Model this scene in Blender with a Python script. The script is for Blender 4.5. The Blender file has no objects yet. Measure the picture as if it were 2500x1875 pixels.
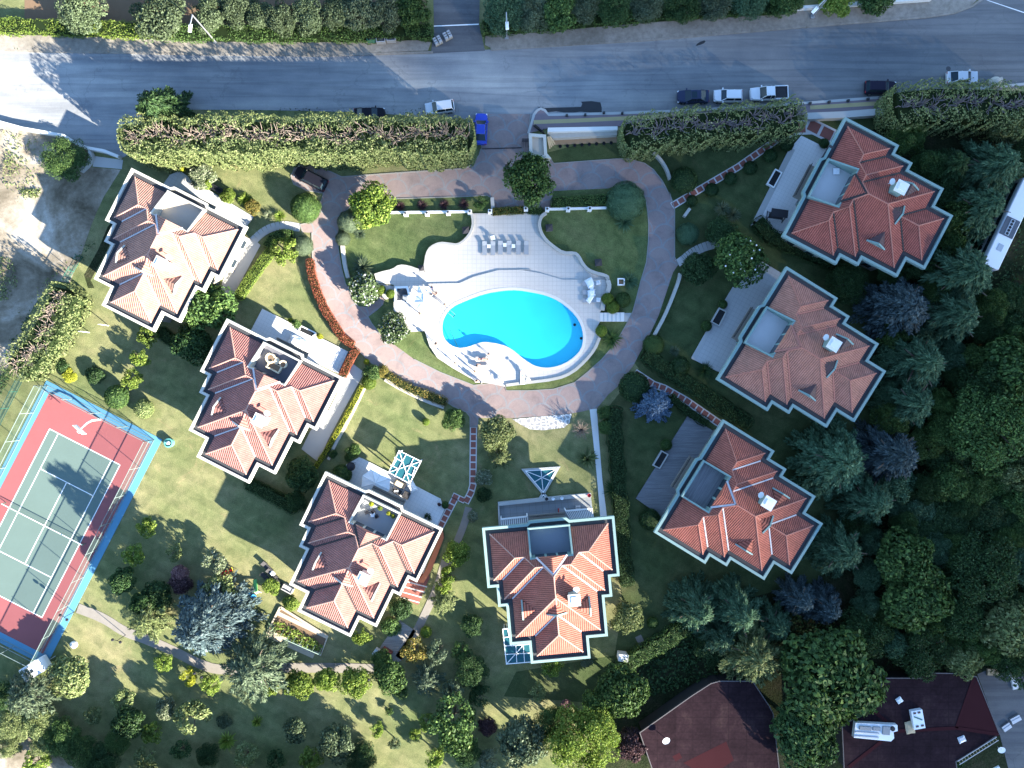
import bpy, bmesh, math, random
import numpy as np
from mathutils import Vector, Matrix
from mathutils.geometry import tessellate_polygon, delaunay_2d_cdt

S = bpy.context.scene
COL = S.collection
R = math.radians
# ------------------------------------------------------------------ camera, sky, sun, exposure
CAM_H = 110.0          # metres above the ground, looking straight down
PPM = 17.5             # photograph pixels per metre on the ground (photo is 2500 px wide)
cam_d = bpy.data.cameras.new('camera'); cam = bpy.data.objects.new('camera', cam_d); COL.objects.link(cam)
cam.location = (0, 0, CAM_H); cam.rotation_euler = (0, 0, 0)
cam_d.sensor_width = 36.0; cam_d.lens = 36.0 * CAM_H * PPM / 2500.0
cam_d.clip_end = 20000.0
S.camera = cam

SUN_EL, SUN_DX, SUN_DY = R(22.0), 0.775, -0.632
world = bpy.data.worlds.new('World'); S.world = world; world.use_nodes = True
wn = world.node_tree; wn.nodes.clear()
sky = wn.nodes.new('ShaderNodeTexSky'); sky.sky_type = 'NISHITA'; sky.sun_disc = False
sky.sun_elevation = SUN_EL; sky.sun_rotation = math.atan2(SUN_DX, SUN_DY)
sky.altitude = 100; sky.air_density = 1.0; sky.dust_density = 0.1; sky.ozone_density = 3.5
bg = wn.nodes.new('ShaderNodeBackground'); bg.inputs['Strength'].default_value = 0.095
wo = wn.nodes.new('ShaderNodeOutputWorld')
wn.links.new(sky.outputs[0], bg.inputs['Color']); wn.links.new(bg.outputs[0], wo.inputs['Surface'])

sd = bpy.data.lights.new('sun', 'SUN'); sun = bpy.data.objects.new('sun', sd); COL.objects.link(sun)
sd.energy = 5.0; sd.angle = R(0.5); sd.color = (1.0, 0.93, 0.80)
SUN = Vector((SUN_DX*math.cos(SUN_EL), SUN_DY*math.cos(SUN_EL), math.sin(SUN_EL))).normalized()
sun.rotation_euler = SUN.to_track_quat('Z', 'Y').to_euler(); sun.location = (60, -50, 60)

S.view_settings.view_transform = 'Standard'; S.view_settings.look = 'None'
S.view_settings.exposure = 2.6; S.view_settings.gamma = 1.0
S.cycles.max_bounces = 6; S.cycles.diffuse_bounces = 3; S.cycles.transparent_max_bounces = 12
S.cycles.caustics_reflective = False; S.cycles.caustics_refractive = False

# ------------------------------------------------------------------ pixels of the photograph -> metres
def W(px, py, z=0.0):
    k = (CAM_H - z) / CAM_H / PPM
    return ((px - 1250.0) * k, (937.5 - py) * k)
ORG = {'00':(0,0),'10':(600,0),'20':(1200,0),'30':(1800,0),'01':(0,450),'11':(600,450),'21':(1200,450),'31':(1800,450),
       '02':(0,900),'12':(600,900),'22':(1200,900),'32':(1800,900),'03':(0,1350),'13':(600,1350),'23':(1200,1350),'33':(1800,1350)}
SC = {'F':(0,0,.8848),'z1':(940,660,11.85),'z2':(1040,820,7.9),'z3':(1160,560,14.75),'z4':(1400,660,10.37),'z5':(830,1080,7.9),
      'z6':(600,750,8.296),'z7':(640,1390,7.54),'z8':(530,1340,6.684),'D':(1140,1180,3.607),'g':(1230,250,3.81),'t':(1180,1120,3.735),
      'b':(2040,1600,2.761)}
def P(tile, *xy):
    """reads a list of photo pixels measured in one enlarged crop"""
    if tile in ORG: ox, oy = ORG[tile]; s = 3.16
    elif tile == 's': ox, oy, s = 0, 0, 1.0
    else: ox, oy, s = SC[tile]
    return [(ox + xy[i]/s, oy + xy[i+1]/s) for i in range(0, len(xy), 2)]
def PW(pts, z=0.0): return [W(a, b, z) for a, b in pts]
def G(tile, *xy, z=0.0): return PW(P(tile, *xy), z)

# ------------------------------------------------------------------ materials
MATS = {}
class E:
    """tiny expression builder over Math nodes"""
    def __init__(s, nt, sock): s.nt, s.s = nt, sock
    def _op(s, op, *o):
        n = s.nt.nodes.new('ShaderNodeMath'); n.operation = op
        for i, a in enumerate((s,)+o):
            if isinstance(a, E): s.nt.links.new(a.s, n.inputs[i])
            else: n.inputs[i].default_value = a
        return E(s.nt, n.outputs[0])
    def __add__(s, o): return s._op('ADD', o)
    def __sub__(s, o): return s._op('SUBTRACT', o)
    def __mul__(s, o): return s._op('MULTIPLY', o)
    def __truediv__(s, o): return s._op('DIVIDE', o)
    def floor(s): return s._op('FLOOR')
    def frac(s): return s._op('FRACT')
    def abs(s): return s._op('ABSOLUTE')
    def lt(s, o): return s._op('LESS_THAN', o)
    def gt(s, o): return s._op('GREATER_THAN', o)
    def mx(s, o): return s._op('MAXIMUM', o)
    def sqrt(s): return s._op('SQRT')
    def mod(s, o): return s._op('FLOORED_MODULO', o)
class NB:
    def __init__(s, name):
        s.m = bpy.data.materials.new(name); s.m.use_nodes = True; s.nt = s.m.node_tree
        s.b = s.nt.nodes['Principled BSDF']; s.tc = s.nt.nodes.new('ShaderNodeTexCoord'); MATS[name] = s.m
    def set(s, k, v): s.b.inputs[k].default_value = v
    def link(s, a, b): s.nt.links.new(a, b)
    def vec(s, sc=(1,1,1), rot=0):
        mp = s.nt.nodes.new('ShaderNodeMapping'); mp.inputs['Scale'].default_value = sc; mp.inputs['Rotation'].default_value = (0,0,rot)
        s.link(s.tc.outputs['Object'], mp.inputs['Vector']); return mp.outputs[0]
    def xyz(s, rot=0):
        n = s.nt.nodes.new('ShaderNodeSeparateXYZ'); s.link(s.vec((1,1,1), rot), n.inputs[0])
        return [E(s.nt, n.outputs[i]) for i in range(3)]
    def noise(s, scale, detail=4, rough=.55, sc=(1,1,1), rot=0, dist=0):
        n = s.nt.nodes.new('ShaderNodeTexNoise'); n.inputs['Scale'].default_value = scale; n.inputs['Detail'].default_value = detail
        n.inputs['Roughness'].default_value = rough; n.inputs['Distortion'].default_value = dist
        s.link(s.vec(sc, rot), n.inputs['Vector']); return n.outputs[0]
    def ramp(s, fac, stops):
        n = s.nt.nodes.new('ShaderNodeValToRGB'); cr = n.color_ramp
        while len(cr.elements) < len(stops): cr.elements.new(.5)
        for e, (p, c) in zip(cr.elements, stops): e.position = p; e.color = (c if len(c) == 4 else (*c, 1))
        s.link(fac, n.inputs[0]); return n.outputs[0]
    def mix(s, fac, a, b, mode='MIX'):
        n = s.nt.nodes.new('ShaderNodeMix'); n.data_type = 'RGBA'; n.blend_type = mode
        for sock, v in ((n.inputs[0], fac), (n.inputs[6], a), (n.inputs[7], b)):
            if isinstance(v, E): v = v.s
            if isinstance(v, (int, float)): sock.default_value = v
            elif isinstance(v, tuple): sock.default_value = (*v, 1) if len(v) == 3 else v
            else: s.link(v, sock)
        return n.outputs[2]
    def bump(s, h, strength=.4, dist=.05):
        n = s.nt.nodes.new('ShaderNodeBump'); n.inputs['Strength'].default_value = strength; n.inputs['Distance'].default_value = dist
        if isinstance(h, E): h = h.s
        s.link(h, n.inputs['Height']); s.link(n.outputs[0], s.b.inputs['Normal'])
    def color(s, c): s.link(c, s.b.inputs['Base Color'])
def sc3(c, k): return tuple(min(1, x*k) for x in c)

def mat(name, col, rough=.75, var=.18, scale=1.5, fine=18, metal=0, bump=.15, spec=.3):
    if name in MATS: return MATS[name]
    n = NB(name); n.set('Roughness', rough); n.set('Metallic', metal); n.set('Specular IOR Level', spec)
    a = n.noise(scale, 5); b = n.noise(fine, 3)
    c = n.mix(a, sc3(col, 1-var), sc3(col, 1+var)); c2 = n.mix(b, sc3(col, 1-var*.6), sc3(col, 1+var*.6))
    n.color(n.mix(.5, c, c2))
    if bump: n.bump(b, bump, .02)
    return n.m

def grass_mat(name, c0, c1, c2, scl=.09):
    n = NB(name); n.set('Roughness', .9); n.set('Specular IOR Level', .1)
    a = n.noise(scl, 6, .6); b = n.noise(.7, 4, .6, dist=.5); f = n.noise(9, 3, .7)
    c = n.ramp(a, [(.3, c0), (.5, c1), (.72, c2)])
    d = n.ramp(b, [(.3, (.72,.76,.7)), (.7, (1.25,1.2,1.15))])
    e = n.ramp(f, [(.25, (.55,.6,.5)), (.75, (1.4,1.35,1.3))])
    w_ = n.noise(.22, 5, .7, dist=1.2); c = n.mix(n.ramp(w_, [(.60, (0,0,0)), (.74, (.7,.7,.7))]), c, (c2[0]*1.05, c2[1]*.92, c2[2]*.95))
    x, y, z = n.xyz(R(28)); st = ((y/2.2).frac()-.5)._op('SIGN')*.045+1.0; sv = n.nt.nodes.new('ShaderNodeCombineColor')
    for i in range(3): n.link(st.s, sv.inputs[i])
    c = n.mix(1.0, c, sv.outputs[0], 'MULTIPLY')
    n.color(n.mix(1.0, n.mix(1.0, c, d, 'MULTIPLY'), e, 'MULTIPLY')); n.bump(f, .6, .08); return n.m

def foliage_mat(name, dark, light, tip=None, trans=.25):
    if name in MATS: return MATS[name]
    n = NB(name); n.set('Roughness', .6); n.set('Specular IOR Level', .2)
    g = n.nt.nodes.new('ShaderNodeNewGeometry'); oi = n.nt.nodes.new('ShaderNodeObjectInfo')
    stops = [(0, dark), (.45, tuple((a+b)/2 for a, b in zip(dark, light))), (.85, light)]
    if tip: stops.append((1.0, tip))
    c = n.ramp(g.outputs['Random Per Island'], stops)
    hv = n.nt.nodes.new('ShaderNodeHueSaturation')
    mr = n.nt.nodes.new('ShaderNodeMapRange'); mr.inputs[3].default_value = .8; mr.inputs[4].default_value = 1.2
    n.link(oi.outputs['Random'], mr.inputs[0]); n.link(mr.outputs[0], hv.inputs['Value']); n.link(c, hv.inputs['Color'])
    n.color(hv.outputs[0])
    t = n.nt.nodes.new('ShaderNodeBsdfTranslucent'); n.link(hv.outputs[0], t.inputs[0])
    ms = n.nt.nodes.new('ShaderNodeMixShader'); ms.inputs[0].default_value = trans
    out = n.nt.nodes['Material Output']; n.link(n.b.outputs[0], ms.inputs[1]); n.link(t.outputs[0], ms.inputs[2]); n.link(ms.outputs[0], out.inputs[0])
    return n.m

# ------------------------------------------------------------------ mesh builder
def inset(poly, d):
    """offsets a simple polygon inwards by d (metres)"""
    n = len(poly); A = sum(poly[i][0]*poly[(i+1) % n][1]-poly[(i+1) % n][0]*poly[i][1] for i in range(n))
    sg = 1 if A > 0 else -1; out = []
    for i in range(n):
        p0, p1, p2 = Vector(poly[i-1]), Vector(poly[i]), Vector(poly[(i+1) % n])
        a = (p1-p0).normalized(); b = (p2-p1).normalized()
        na = Vector((-a.y, a.x))*sg; nb = Vector((-b.y, b.x))*sg; m = na+nb
        if m.length < 1e-4: m = na
        m.normalize(); k = d/max(.35, m.dot(na)); out.append(tuple(p1+m*k))
    return out
class MB:
    def __init__(s): s.v, s.f, s.m = [], [], []
    def add(s, vs, fs, mi=0):
        o = len(s.v); s.v += [tuple(v) for v in vs]; s.f += [tuple(i+o for i in f) for f in fs]; s.m += [mi]*len(fs)
    def box(s, cx, cy, cz, sx, sy, sz, rot=0, mi=0, taper=1.0):
        c, n = math.cos(rot), math.sin(rot); vs = []
        for z, k in ((-.5, 1), (.5, taper)):
            for x, y in ((-.5,-.5),(.5,-.5),(.5,.5),(-.5,.5)):
                X, Y = x*sx*k, y*sy*k; vs.append((cx+X*c-Y*n, cy+X*n+Y*c, cz+z*sz))
        s.add(vs, [(3,2,1,0),(4,5,6,7),(0,1,5,4),(1,2,6,5),(2,3,7,6),(3,0,4,7)], mi)
    def bar(s, p0, p1, w, h, mi=0):
        """box beam from p0 to p1 (3-D), w wide, h high"""
        a, b = Vector(p0), Vector(p1); d = (b-a).normalized(); up = Vector((0,0,1))
        if abs(d.z) > .95: up = Vector((1,0,0))
        sx = d.cross(up).normalized()*w/2; sz = sx.cross(d).normalized()*h/2
        vs = [a-sx-sz, a+sx-sz, a+sx+sz, a-sx+sz, b-sx-sz, b+sx-sz, b+sx+sz, b-sx+sz]
        s.add(vs, [(0,1,2,3),(7,6,5,4),(0,4,5,1),(1,5,6,2),(2,6,7,3),(3,7,4,0)], mi)
    def prism(s, poly, z0, z1, mi=0, bottom=False, top=True, mtop=None):
        n = len(poly); A = sum(poly[i][0]*poly[(i+1) % n][1]-poly[(i+1) % n][0]*poly[i][1] for i in range(n))
        if A < 0: poly = poly[::-1]
        vs = [(x, y, z0) for x, y in poly]+[(x, y, z1) for x, y in poly]
        s.add(vs, [(i, (i+1) % n, n+(i+1) % n, n+i) for i in range(n)], mi)
        if top: s.sheet(poly, z1, mi=mi if mtop is None else mtop)
        if bottom: s.sheet(poly, z0, mi=mi)
    def sheet(s, poly, z, holes=(), mi=0, zf=None):
        loops = [list(p) for p in (poly, *holes)]; flat, ed = [], []
        for lp in loops: o = len(flat); flat += [Vector(p) for p in lp]; ed += [(o+i, o+(i+1) % len(lp)) for i in range(len(lp))]
        vo, _, fo = delaunay_2d_cdt(flat, ed, [], 1, 1e-5)[:3]; fs = []
        for t in fo:
            mx_, my_ = sum(vo[i].x for i in t)/len(t), sum(vo[i].y for i in t)/len(t); ins = False
            for lp in loops:
                for i in range(len(lp)):
                    (x0, y0), (x1, y1) = lp[i-1], lp[i]
                    if (y0 > my_) != (y1 > my_) and mx_ < (x1-x0)*(my_-y0)/(y1-y0)+x0: ins = not ins
            if ins: a, b, c = (vo[i] for i in t[:3]); fs.append(t if (b.x-a.x)*(c.y-a.y)-(b.y-a.y)*(c.x-a.x) > 0 else t[::-1])
        s.add([(p.x, p.y, z if zf is None else zf(p.x, p.y)) for p in vo], fs, mi)
    def ring(s, poly, d, z0, z1, mi=0):
        inn = inset(poly, d); n = len(poly)
        vs = [(x,y,z0) for x,y in poly]+[(x,y,z1) for x,y in poly]+[(x,y,z1) for x,y in inn]+[(x,y,z0) for x,y in inn]
        fs = []
        for i in range(n):
            j = (i+1) % n
            for a in range(4): fs.append((a*n+i, a*n+j, ((a+1) % 4)*n+j, ((a+1) % 4)*n+i))
        s.add(vs, fs, mi)
    def strip(s, line, w, z0, z1, mi=0):
        """wall or path of width w along an open polyline"""
        n = len(line); L, Rr = [], []
        for i in range(n):
            p = Vector(line[i]); a = Vector(line[max(0, i-1)]); b = Vector(line[min(n-1, i+1)]); d = (b-a).normalized()
            nn = Vector((-d.y, d.x))*w/2; L.append(p+nn); Rr.append(p-nn)
        vs = [(p.x,p.y,z0) for p in L]+[(p.x,p.y,z0) for p in Rr]+[(p.x,p.y,z1) for p in L]+[(p.x,p.y,z1) for p in Rr]; fs = []
        for i in range(n-1):
            fs += [(2*n+i, 3*n+i, 3*n+i+1, 2*n+i+1), (i, 2*n+i, 2*n+i+1, i+1), (n+i, n+i+1, 3*n+i+1, 3*n+i)]
        fs += [(0, n, 3*n, 2*n), (n-1, 3*n-1, 4*n-1, 2*n-1)]
        s.add(vs, fs, mi)
    def tube(s, p0, p1, r0, r1=None, n=6, mi=0, cap=True):
        s.path([p0, p1], [r0, r0 if r1 is None else r1], n, mi, cap)
    def path(s, pts, rad, n=6, mi=0, cap=True):
        pts = [Vector(p) for p in pts]
        if not isinstance(rad, (list, tuple)): rad = [rad]*len(pts)
        vs, fs = [], []
        for i, p in enumerate(pts):
            d = (pts[min(i+1, len(pts)-1)]-pts[max(i-1, 0)]).normalized(); up = Vector((0,0,1)) if abs(d.z) < .9 else Vector((1,0,0))
            a = d.cross(up).normalized(); b = a.cross(d)
            for k in range(n):
                t = 2*math.pi*k/n; vs.append(p+a*math.cos(t)*rad[i]+b*math.sin(t)*rad[i])
        for i in range(len(pts)-1):
            for k in range(n):
                j = (k+1) % n; fs.append((i*n+k, i*n+j, (i+1)*n+j, (i+1)*n+k))
        if cap: fs += [tuple(range(n)), tuple((len(pts)-1)*n+k for k in range(n))[::-1]]
        s.add(vs, fs, mi)
    def lathe(s, prof, c=(0,0,0), n=12, mi=0, sx=1, sy=1):
        vs, fs = [], []; m = len(prof)
        for r, z in prof:
            for k in range(n):
                t = 2*math.pi*k/n; vs.append((c[0]+r*math.cos(t)*sx, c[1]+r*math.sin(t)*sy, c[2]+z))
        for i in range(m-1):
            for k in range(n):
                j = (k+1) % n; fs.append((i*n+k, i*n+j, (i+1)*n+j, (i+1)*n+k))
        fs += [tuple(range(n))[::-1], tuple((m-1)*n+k for k in range(n))]
        s.add(vs, fs, mi)
    def loft(s, rings, mi=0, cap=True):
        n = len(rings[0]); vs = [p for r in rings for p in r]; fs = []
        for i in range(len(rings)-1):
            for k in range(n):
                j = (k+1) % n; fs.append((i*n+k, i*n+j, (i+1)*n+j, (i+1)*n+k))
        if cap: fs += [tuple(range(n))[::-1], tuple((len(rings)-1)*n+k for k in range(n))]
        s.add(vs, fs, mi)
    def build(s, name, mats, parent=None, loc=None, rot=0, world=False, smooth=False):
        me = bpy.data.meshes.new(name)
        if loc and len(loc) == 2: loc = (*loc, 0)
        o3 = Vector((0,0,0))
        if world: o3 = Vector(parent.location) if parent else Vector(loc)
        me.from_pydata([tuple(Vector(v)-o3) for v in s.v], [], s.f)
        for m in (mats if isinstance(mats, (list, tuple)) else [mats]): me.materials.append(m)
        if len(me.materials) > 1: me.polygons.foreach_set('material_index', s.m)
        if smooth: me.polygons.foreach_set('use_smooth', [True]*len(me.polygons))
        me.update(); o = bpy.data.objects.new(name, me); COL.objects.link(o)
        if parent: o.parent = parent
        elif loc: o.location = loc; o.rotation_euler = (0,0,rot)
        return o
def tag(o, label=None, cat=None, group=None, kind=None):
    if label: o['label'] = label
    if cat: o['category'] = cat
    if group: o['group'] = group
    if kind: o['kind'] = kind
    return o
def thing(name, label, cat, loc=(0,0,0), rot=0, group=None, scale=1.0):
    o = bpy.data.objects.new(name, None); COL.objects.link(o); o.location = loc if len(loc) == 3 else (*loc, 0)
    o.rotation_euler = (0,0,rot); o.scale = (scale,)*3; o.empty_display_size = .3
    return tag(o, label, cat, group)
def struct(name, mb, mats): return tag(mb.build(name, mats), kind='structure')
def dup(root, loc, rot, label=None, group=None):
    r = root.copy(); COL.objects.link(r); r.location = loc if len(loc) == 3 else (*loc, 0); r.rotation_euler = (0,0,rot)
    if label: r['label'] = label
    if group: r['group'] = group
    for ch in list(root.children):
        c = ch.copy(); COL.objects.link(c); c.parent = r
        for g in ch.children:
            d = g.copy(); COL.objects.link(d); d.parent = c
    return r
def smooth_line(pts, it=2, closed=False):
    for _ in range(it):
        out = []; n = len(pts); rng = range(n) if closed else range(n-1)
        if not closed: out.append(pts[0])
        for i in rng:
            a, b = pts[i], pts[(i+1) % n]
            out.append((a[0]*.75+b[0]*.25, a[1]*.75+b[1]*.25)); out.append((a[0]*.25+b[0]*.75, a[1]*.25+b[1]*.75))
        if not closed: out.append(pts[-1])
        pts = out
    return pts
# ------------------------------------------------------------------ setting: materials
LAWN = grass_mat('lawn', (.092,.122,.052), (.152,.163,.082), (.235,.212,.128))
LAWN2 = grass_mat('island_lawn', (.072,.108,.042), (.10,.130,.055), (.130,.145,.070), .15)
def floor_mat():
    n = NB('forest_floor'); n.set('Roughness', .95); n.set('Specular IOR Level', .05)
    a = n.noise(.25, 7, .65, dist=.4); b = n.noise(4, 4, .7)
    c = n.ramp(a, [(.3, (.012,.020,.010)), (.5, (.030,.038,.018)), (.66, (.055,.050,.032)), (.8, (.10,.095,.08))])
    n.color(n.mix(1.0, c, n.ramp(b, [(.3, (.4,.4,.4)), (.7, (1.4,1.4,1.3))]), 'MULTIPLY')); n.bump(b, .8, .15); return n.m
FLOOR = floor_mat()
def asphalt_mat(name, base, dust, darker_east=False):
    n = NB(name); n.set('Roughness', .9); n.set('Specular IOR Level', .2)
    a = n.noise(.10, 5, .6, (.25,1.6,1), R(3)); b = n.noise(.45, 5, .6, (.18,1.4,1), R(3), .6); f = n.noise(14, 3, .7); p = n.noise(.16, 5, .65)
    c = n.mix(n.ramp(a, [(.35, (0,0,0)), (.68, (1,1,1))]), base, dust)
    c = n.mix(1.0, c, n.ramp(b, [(.3, (.86,.86,.87)), (.7, (1.12,1.11,1.08))]), 'MULTIPLY')
    c = n.mix(1.0, c, n.ramp(p, [(.35, (.85,.86,.88)), (.75, (1.2,1.17,1.12))]), 'MULTIPLY')
    v = n.nt.nodes.new('ShaderNodeTexVoronoi'); v.feature = 'DISTANCE_TO_EDGE'; v.inputs['Scale'].default_value = .16; nv = n.nt.nodes.new('ShaderNodeVectorMath'); nv.operation = 'ADD'
    wn_ = n.nt.nodes.new('ShaderNodeTexNoise'); wn_.inputs['Scale'].default_value = .5; wn_.inputs['Detail'].default_value = 5; n.link(n.vec(), wn_.inputs['Vector']); ws = n.nt.nodes.new('ShaderNodeVectorMath'); ws.operation = 'SCALE'; ws.inputs[3].default_value = 3.5
    n.link(wn_.outputs['Color'], ws.inputs[0]); n.link(n.vec(), nv.inputs[0]); n.link(ws.outputs[0], nv.inputs[1]); n.link(nv.outputs[0], v.inputs['Vector'])
    crack = E(n.nt, v.outputs['Distance']).lt(.012)*E(n.nt, n.noise(.07, 2)).gt(.5); c = n.mix(crack*.22, c, sc3(base, .5))
    if darker_east:   # the road colour darkens towards its eastern end
        x, y, z = n.xyz(); k = ((x+E(n.nt, n.noise(.06, 4))*40-18)/45)._op('MINIMUM', 1.0).mx(0.0); c = n.mix(k*.62, c, sc3(base, .42))
    c = n.mix(1.0, c, n.ramp(n.noise(.6, 3, .5, (.05, 1.3, 1), R(2.5)), [(.42, (1,1,1)), (.5, (.84,.84,.85)), (.56, (1.02,1.02,1.02)), (.68, (1.16,1.15,1.12))]), 'MULTIPLY')
    n.color(n.mix(1.0, c, n.ramp(f, [(.2, (.82,.82,.82)), (.8, (1.18,1.18,1.18))]), 'MULTIPLY')); n.bump(f, .3, .02); return n.m
ASPH = asphalt_mat('asphalt', (.20,.215,.23), (.34,.34,.33), True); ASPH2 = asphalt_mat('dark_asphalt', (.10,.105,.115), (.15,.15,.15))
def gravel_mat(name, c0, c1, c2):
    n = NB(name); n.set('Roughness', .95); n.set('Specular IOR Level', .1)
    a = n.noise(.16, 7, .62, dist=.5); b = n.noise(1.6, 5, .7); f = n.noise(16, 3, .7)
    c = n.ramp(a, [(.32, c0), (.5, c1), (.68, c2)])
    c = n.mix(1.0, c, n.ramp(b, [(.3, (.75,.74,.72)), (.7, (1.15,1.15,1.15))]), 'MULTIPLY')
    n.color(n.mix(1.0, c, n.ramp(f, [(.25, (.75,.75,.75)), (.8, (1.22,1.22,1.22))]), 'MULTIPLY')); n.bump(f, .5, .04); return n.m
GRAVEL = gravel_mat('roadside_gravel', (.20,.18,.15), (.27,.245,.21), (.33,.30,.26))
SAND = gravel_mat('sandy_lot', (.085,.070,.045), (.26,.22,.165), (.46,.42,.36))
def drive_mat():
    n = NB('driveway_brick'); n.set('Roughness', .85); n.set('Specular IOR Level', .2)
    x, y, z = n.xyz(R(12)); a, b = 3.3, 1.65
    j = (y/b).floor(); xx = ((x-j.mod(2.0)*(a/2))/a).frac()*a-a/2; yy = y-j*b
    d = (xx*xx+yy*yy).sqrt(); line = (d-a/2+.12).abs().lt(.11)
    w = n.noise(2.2, 4, .6); big = n.noise(.12, 5, .6, dist=.5); f = n.noise(20, 2, .7); stn = n.noise(.35, 6, .7, dist=.8)
    red = n.mix(w, (.225,.160,.145), (.295,.218,.200)); gry = n.mix(w, (.190,.205,.215), (.235,.25,.26))
    c = n.mix(line*.75, red, gry)
    c = n.mix(n.ramp(big, [(.35, (0,0,0)), (.75, (.55,.55,.55))]), c, (.26,.225,.205)); c = n.mix(1.0, c, n.ramp(stn, [(.3, (.74,.75,.77)), (.5, (1,1,1)), (.75, (1.1,1.1,1.08))]), 'MULTIPLY')
    n.color(n.mix(1.0, c, n.ramp(f, [(.2, (.8,.8,.8)), (.8, (1.2,1.2,1.2))]), 'MULTIPLY')); n.bump(f, .3, .02); return n.m
DRIVE = drive_mat()
def grid_mat(name, col, gap, size, w=.03, var=.08, rot=0, rough=.6):
    n = NB(name); n.set('Roughness', rough); n.set('Specular IOR Level', .3)
    x, y, z = n.xyz(rot); gx = (x/size).frac(); gy = (y/size).frac(); t = w/size
    g = gx.lt(t).mx(gy.lt(t)); a = n.noise(.35, 5, .6); f = n.noise(8, 3, .6)
    c = n.mix(a, sc3(col, 1-var), sc3(col, 1+var)); c = n.mix(1.0, c, n.ramp(f, [(.2, (.93,.93,.93)), (.8, (1.06,1.06,1.06))]), 'MULTIPLY')
    n.color(n.mix(g, c, gap)); return n.m
DECK = grid_mat('deck_tile', (.50,.468,.425), (.39,.365,.33), .62, .045, .16)
TERR = grid_mat('terrace_paving', (.42,.42,.41), (.32,.32,.31), .6, .035, .12, R(28))
TERRW = grid_mat('white_terrace_paving', (.64,.63,.61), (.5,.5,.48), .5, .03, .07, R(28))
TERRD = grid_mat('grey_terrace_paving', (.27,.285,.29), (.19,.20,.20), .9, .04, .12, R(-5))
def plank_mat(name, c0, c1, rot, wdt=.16):
    n = NB(name); n.set('Roughness', .8)
    x, y, z = n.xyz(rot); k = (y/wdt).floor(); g = (y/wdt).frac().lt(.16)
    a = n.noise(3.0, 4, .6, (.12, 2.4, 1), rot); c = n.mix(n.ramp(a, [(.35, (0,0,0)), (.65, (1,1,1))]), c0, c1)
    n.color(n.mix(g*.6, c, sc3(c0, .45))); return n.m
PLANK = plank_mat('weathered_plank', (.20,.185,.165), (.33,.31,.285), R(32)); PLANK2 = plank_mat('grey_deck_plank', (.135,.140,.150), (.22,.225,.235), R(63))
CONC = mat('concrete', (.40,.40,.38), .85, .15, .6, 12); CONCW = mat('white_concrete', (.60,.60,.57), .8, .1, .8, 10)
KERB = mat('kerb_stone', (.24,.23,.21), .9, .2, 1.5, 8); STONE = mat('pale_stone_edging', (.40,.38,.335), .85, .25, 2.5, 9, bump=.5); PAVE = mat('stone_flag', (.21,.19,.165), .9, .35, 1.2, 5, bump=.4)
def crazy_mat():
    n = NB('crazy_paving'); n.set('Roughness', .8)
    v = n.nt.nodes.new('ShaderNodeTexVoronoi'); v.feature = 'DISTANCE_TO_EDGE'; v.inputs['Scale'].default_value = 1.9; n.link(n.vec(), v.inputs['Vector'])
    n.color(n.ramp(v.outputs['Distance'], [(.07, (.62,.60,.56)), (.12, (.28,.27,.26))])); return n.m
CRAZY = crazy_mat()
BRICK = mat('red_paver', (.235,.085,.065), .85, .25, 1.5, 16); BRICKB = mat('paver_border', (.50,.48,.46), .8, .1, 1, 12)
PURP = mat('purple_paver', (.20,.155,.165), .85, .15, 1, 14); YEL = mat('tactile_yellow', (.40,.33,.17), .8, .15, 1.5, 12)
WHITE = mat('white_paint', (.80,.80,.78), .5, .04, 1, 8, bump=0); SOIL = mat('garden_soil', (.155,.10,.06), .95, .3, 1.4, 7, bump=.6)
BLACK = mat('black_metal', (.018,.018,.022), .4, .1, 2, 9, bump=0); DARKG = mat('dark_gap', (.012,.014,.016), .8, .2, 2, 8, bump=0)
GRN = mat('green_metal', (.035,.13,.095), .5, .1, 2, 9, bump=0); SILV = mat('galvanised_metal', (.45,.46,.47), .4, .1, 2, 9, metal=.6, bump=0)

# ------------------------------------------------------------------ setting: ground sheets
POOL = smooth_line(P('11',1515,1110,1530,1030,1590,950,1700,900,1850,845,2000,822)+P('21',200,820,300,835,420,860,520,905,610,975,670,1050,700,1130,705,1200,690,1270,640,1330,560,1385,470,1412,400,1415,330,1400,250,1350,180,1290,120,1250,50,1230,0,1222)+P('11',1840,1215,1780,1230,1720,1255,1640,1265,1580,1240,1530,1190), 1, True)
POOLW = PW(POOL)
LAWN3 = grass_mat('lawn_painted_shade', (.038,.060,.026), (.056,.078,.034), (.085,.095,.048))  # grass colour darkened to carry the shade over the eastern lawns
def sheet(name, pts, z, m, holes=()):
    b = MB(); b.sheet(pts, z, holes); return struct(name, b, m)
def slab(name, pts, z0, z1, m, holes=()):
    b = MB(); b.prism(pts, z0, z1, top=not holes)
    if holes: b.sheet(pts, z1, holes)
    return struct(name, b, m)
gx = 700
sheet('ground', [(-gx,-gx),(gx,-gx),(gx,gx),(-gx,gx)], 0, LAWN, [POOLW])
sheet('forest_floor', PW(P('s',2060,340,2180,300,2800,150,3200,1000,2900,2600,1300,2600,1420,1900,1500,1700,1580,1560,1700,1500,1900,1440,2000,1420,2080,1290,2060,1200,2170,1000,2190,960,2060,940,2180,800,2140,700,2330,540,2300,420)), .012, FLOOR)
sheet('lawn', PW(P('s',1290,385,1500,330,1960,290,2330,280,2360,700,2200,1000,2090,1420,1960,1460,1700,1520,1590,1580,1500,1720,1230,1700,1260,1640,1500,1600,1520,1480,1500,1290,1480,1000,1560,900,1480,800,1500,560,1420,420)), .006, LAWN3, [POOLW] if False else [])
sheet('orchard_soil', PW(P('s',60,-60,1045,-60,1040,60,400,60,60,52)), .012, SOIL)
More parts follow.
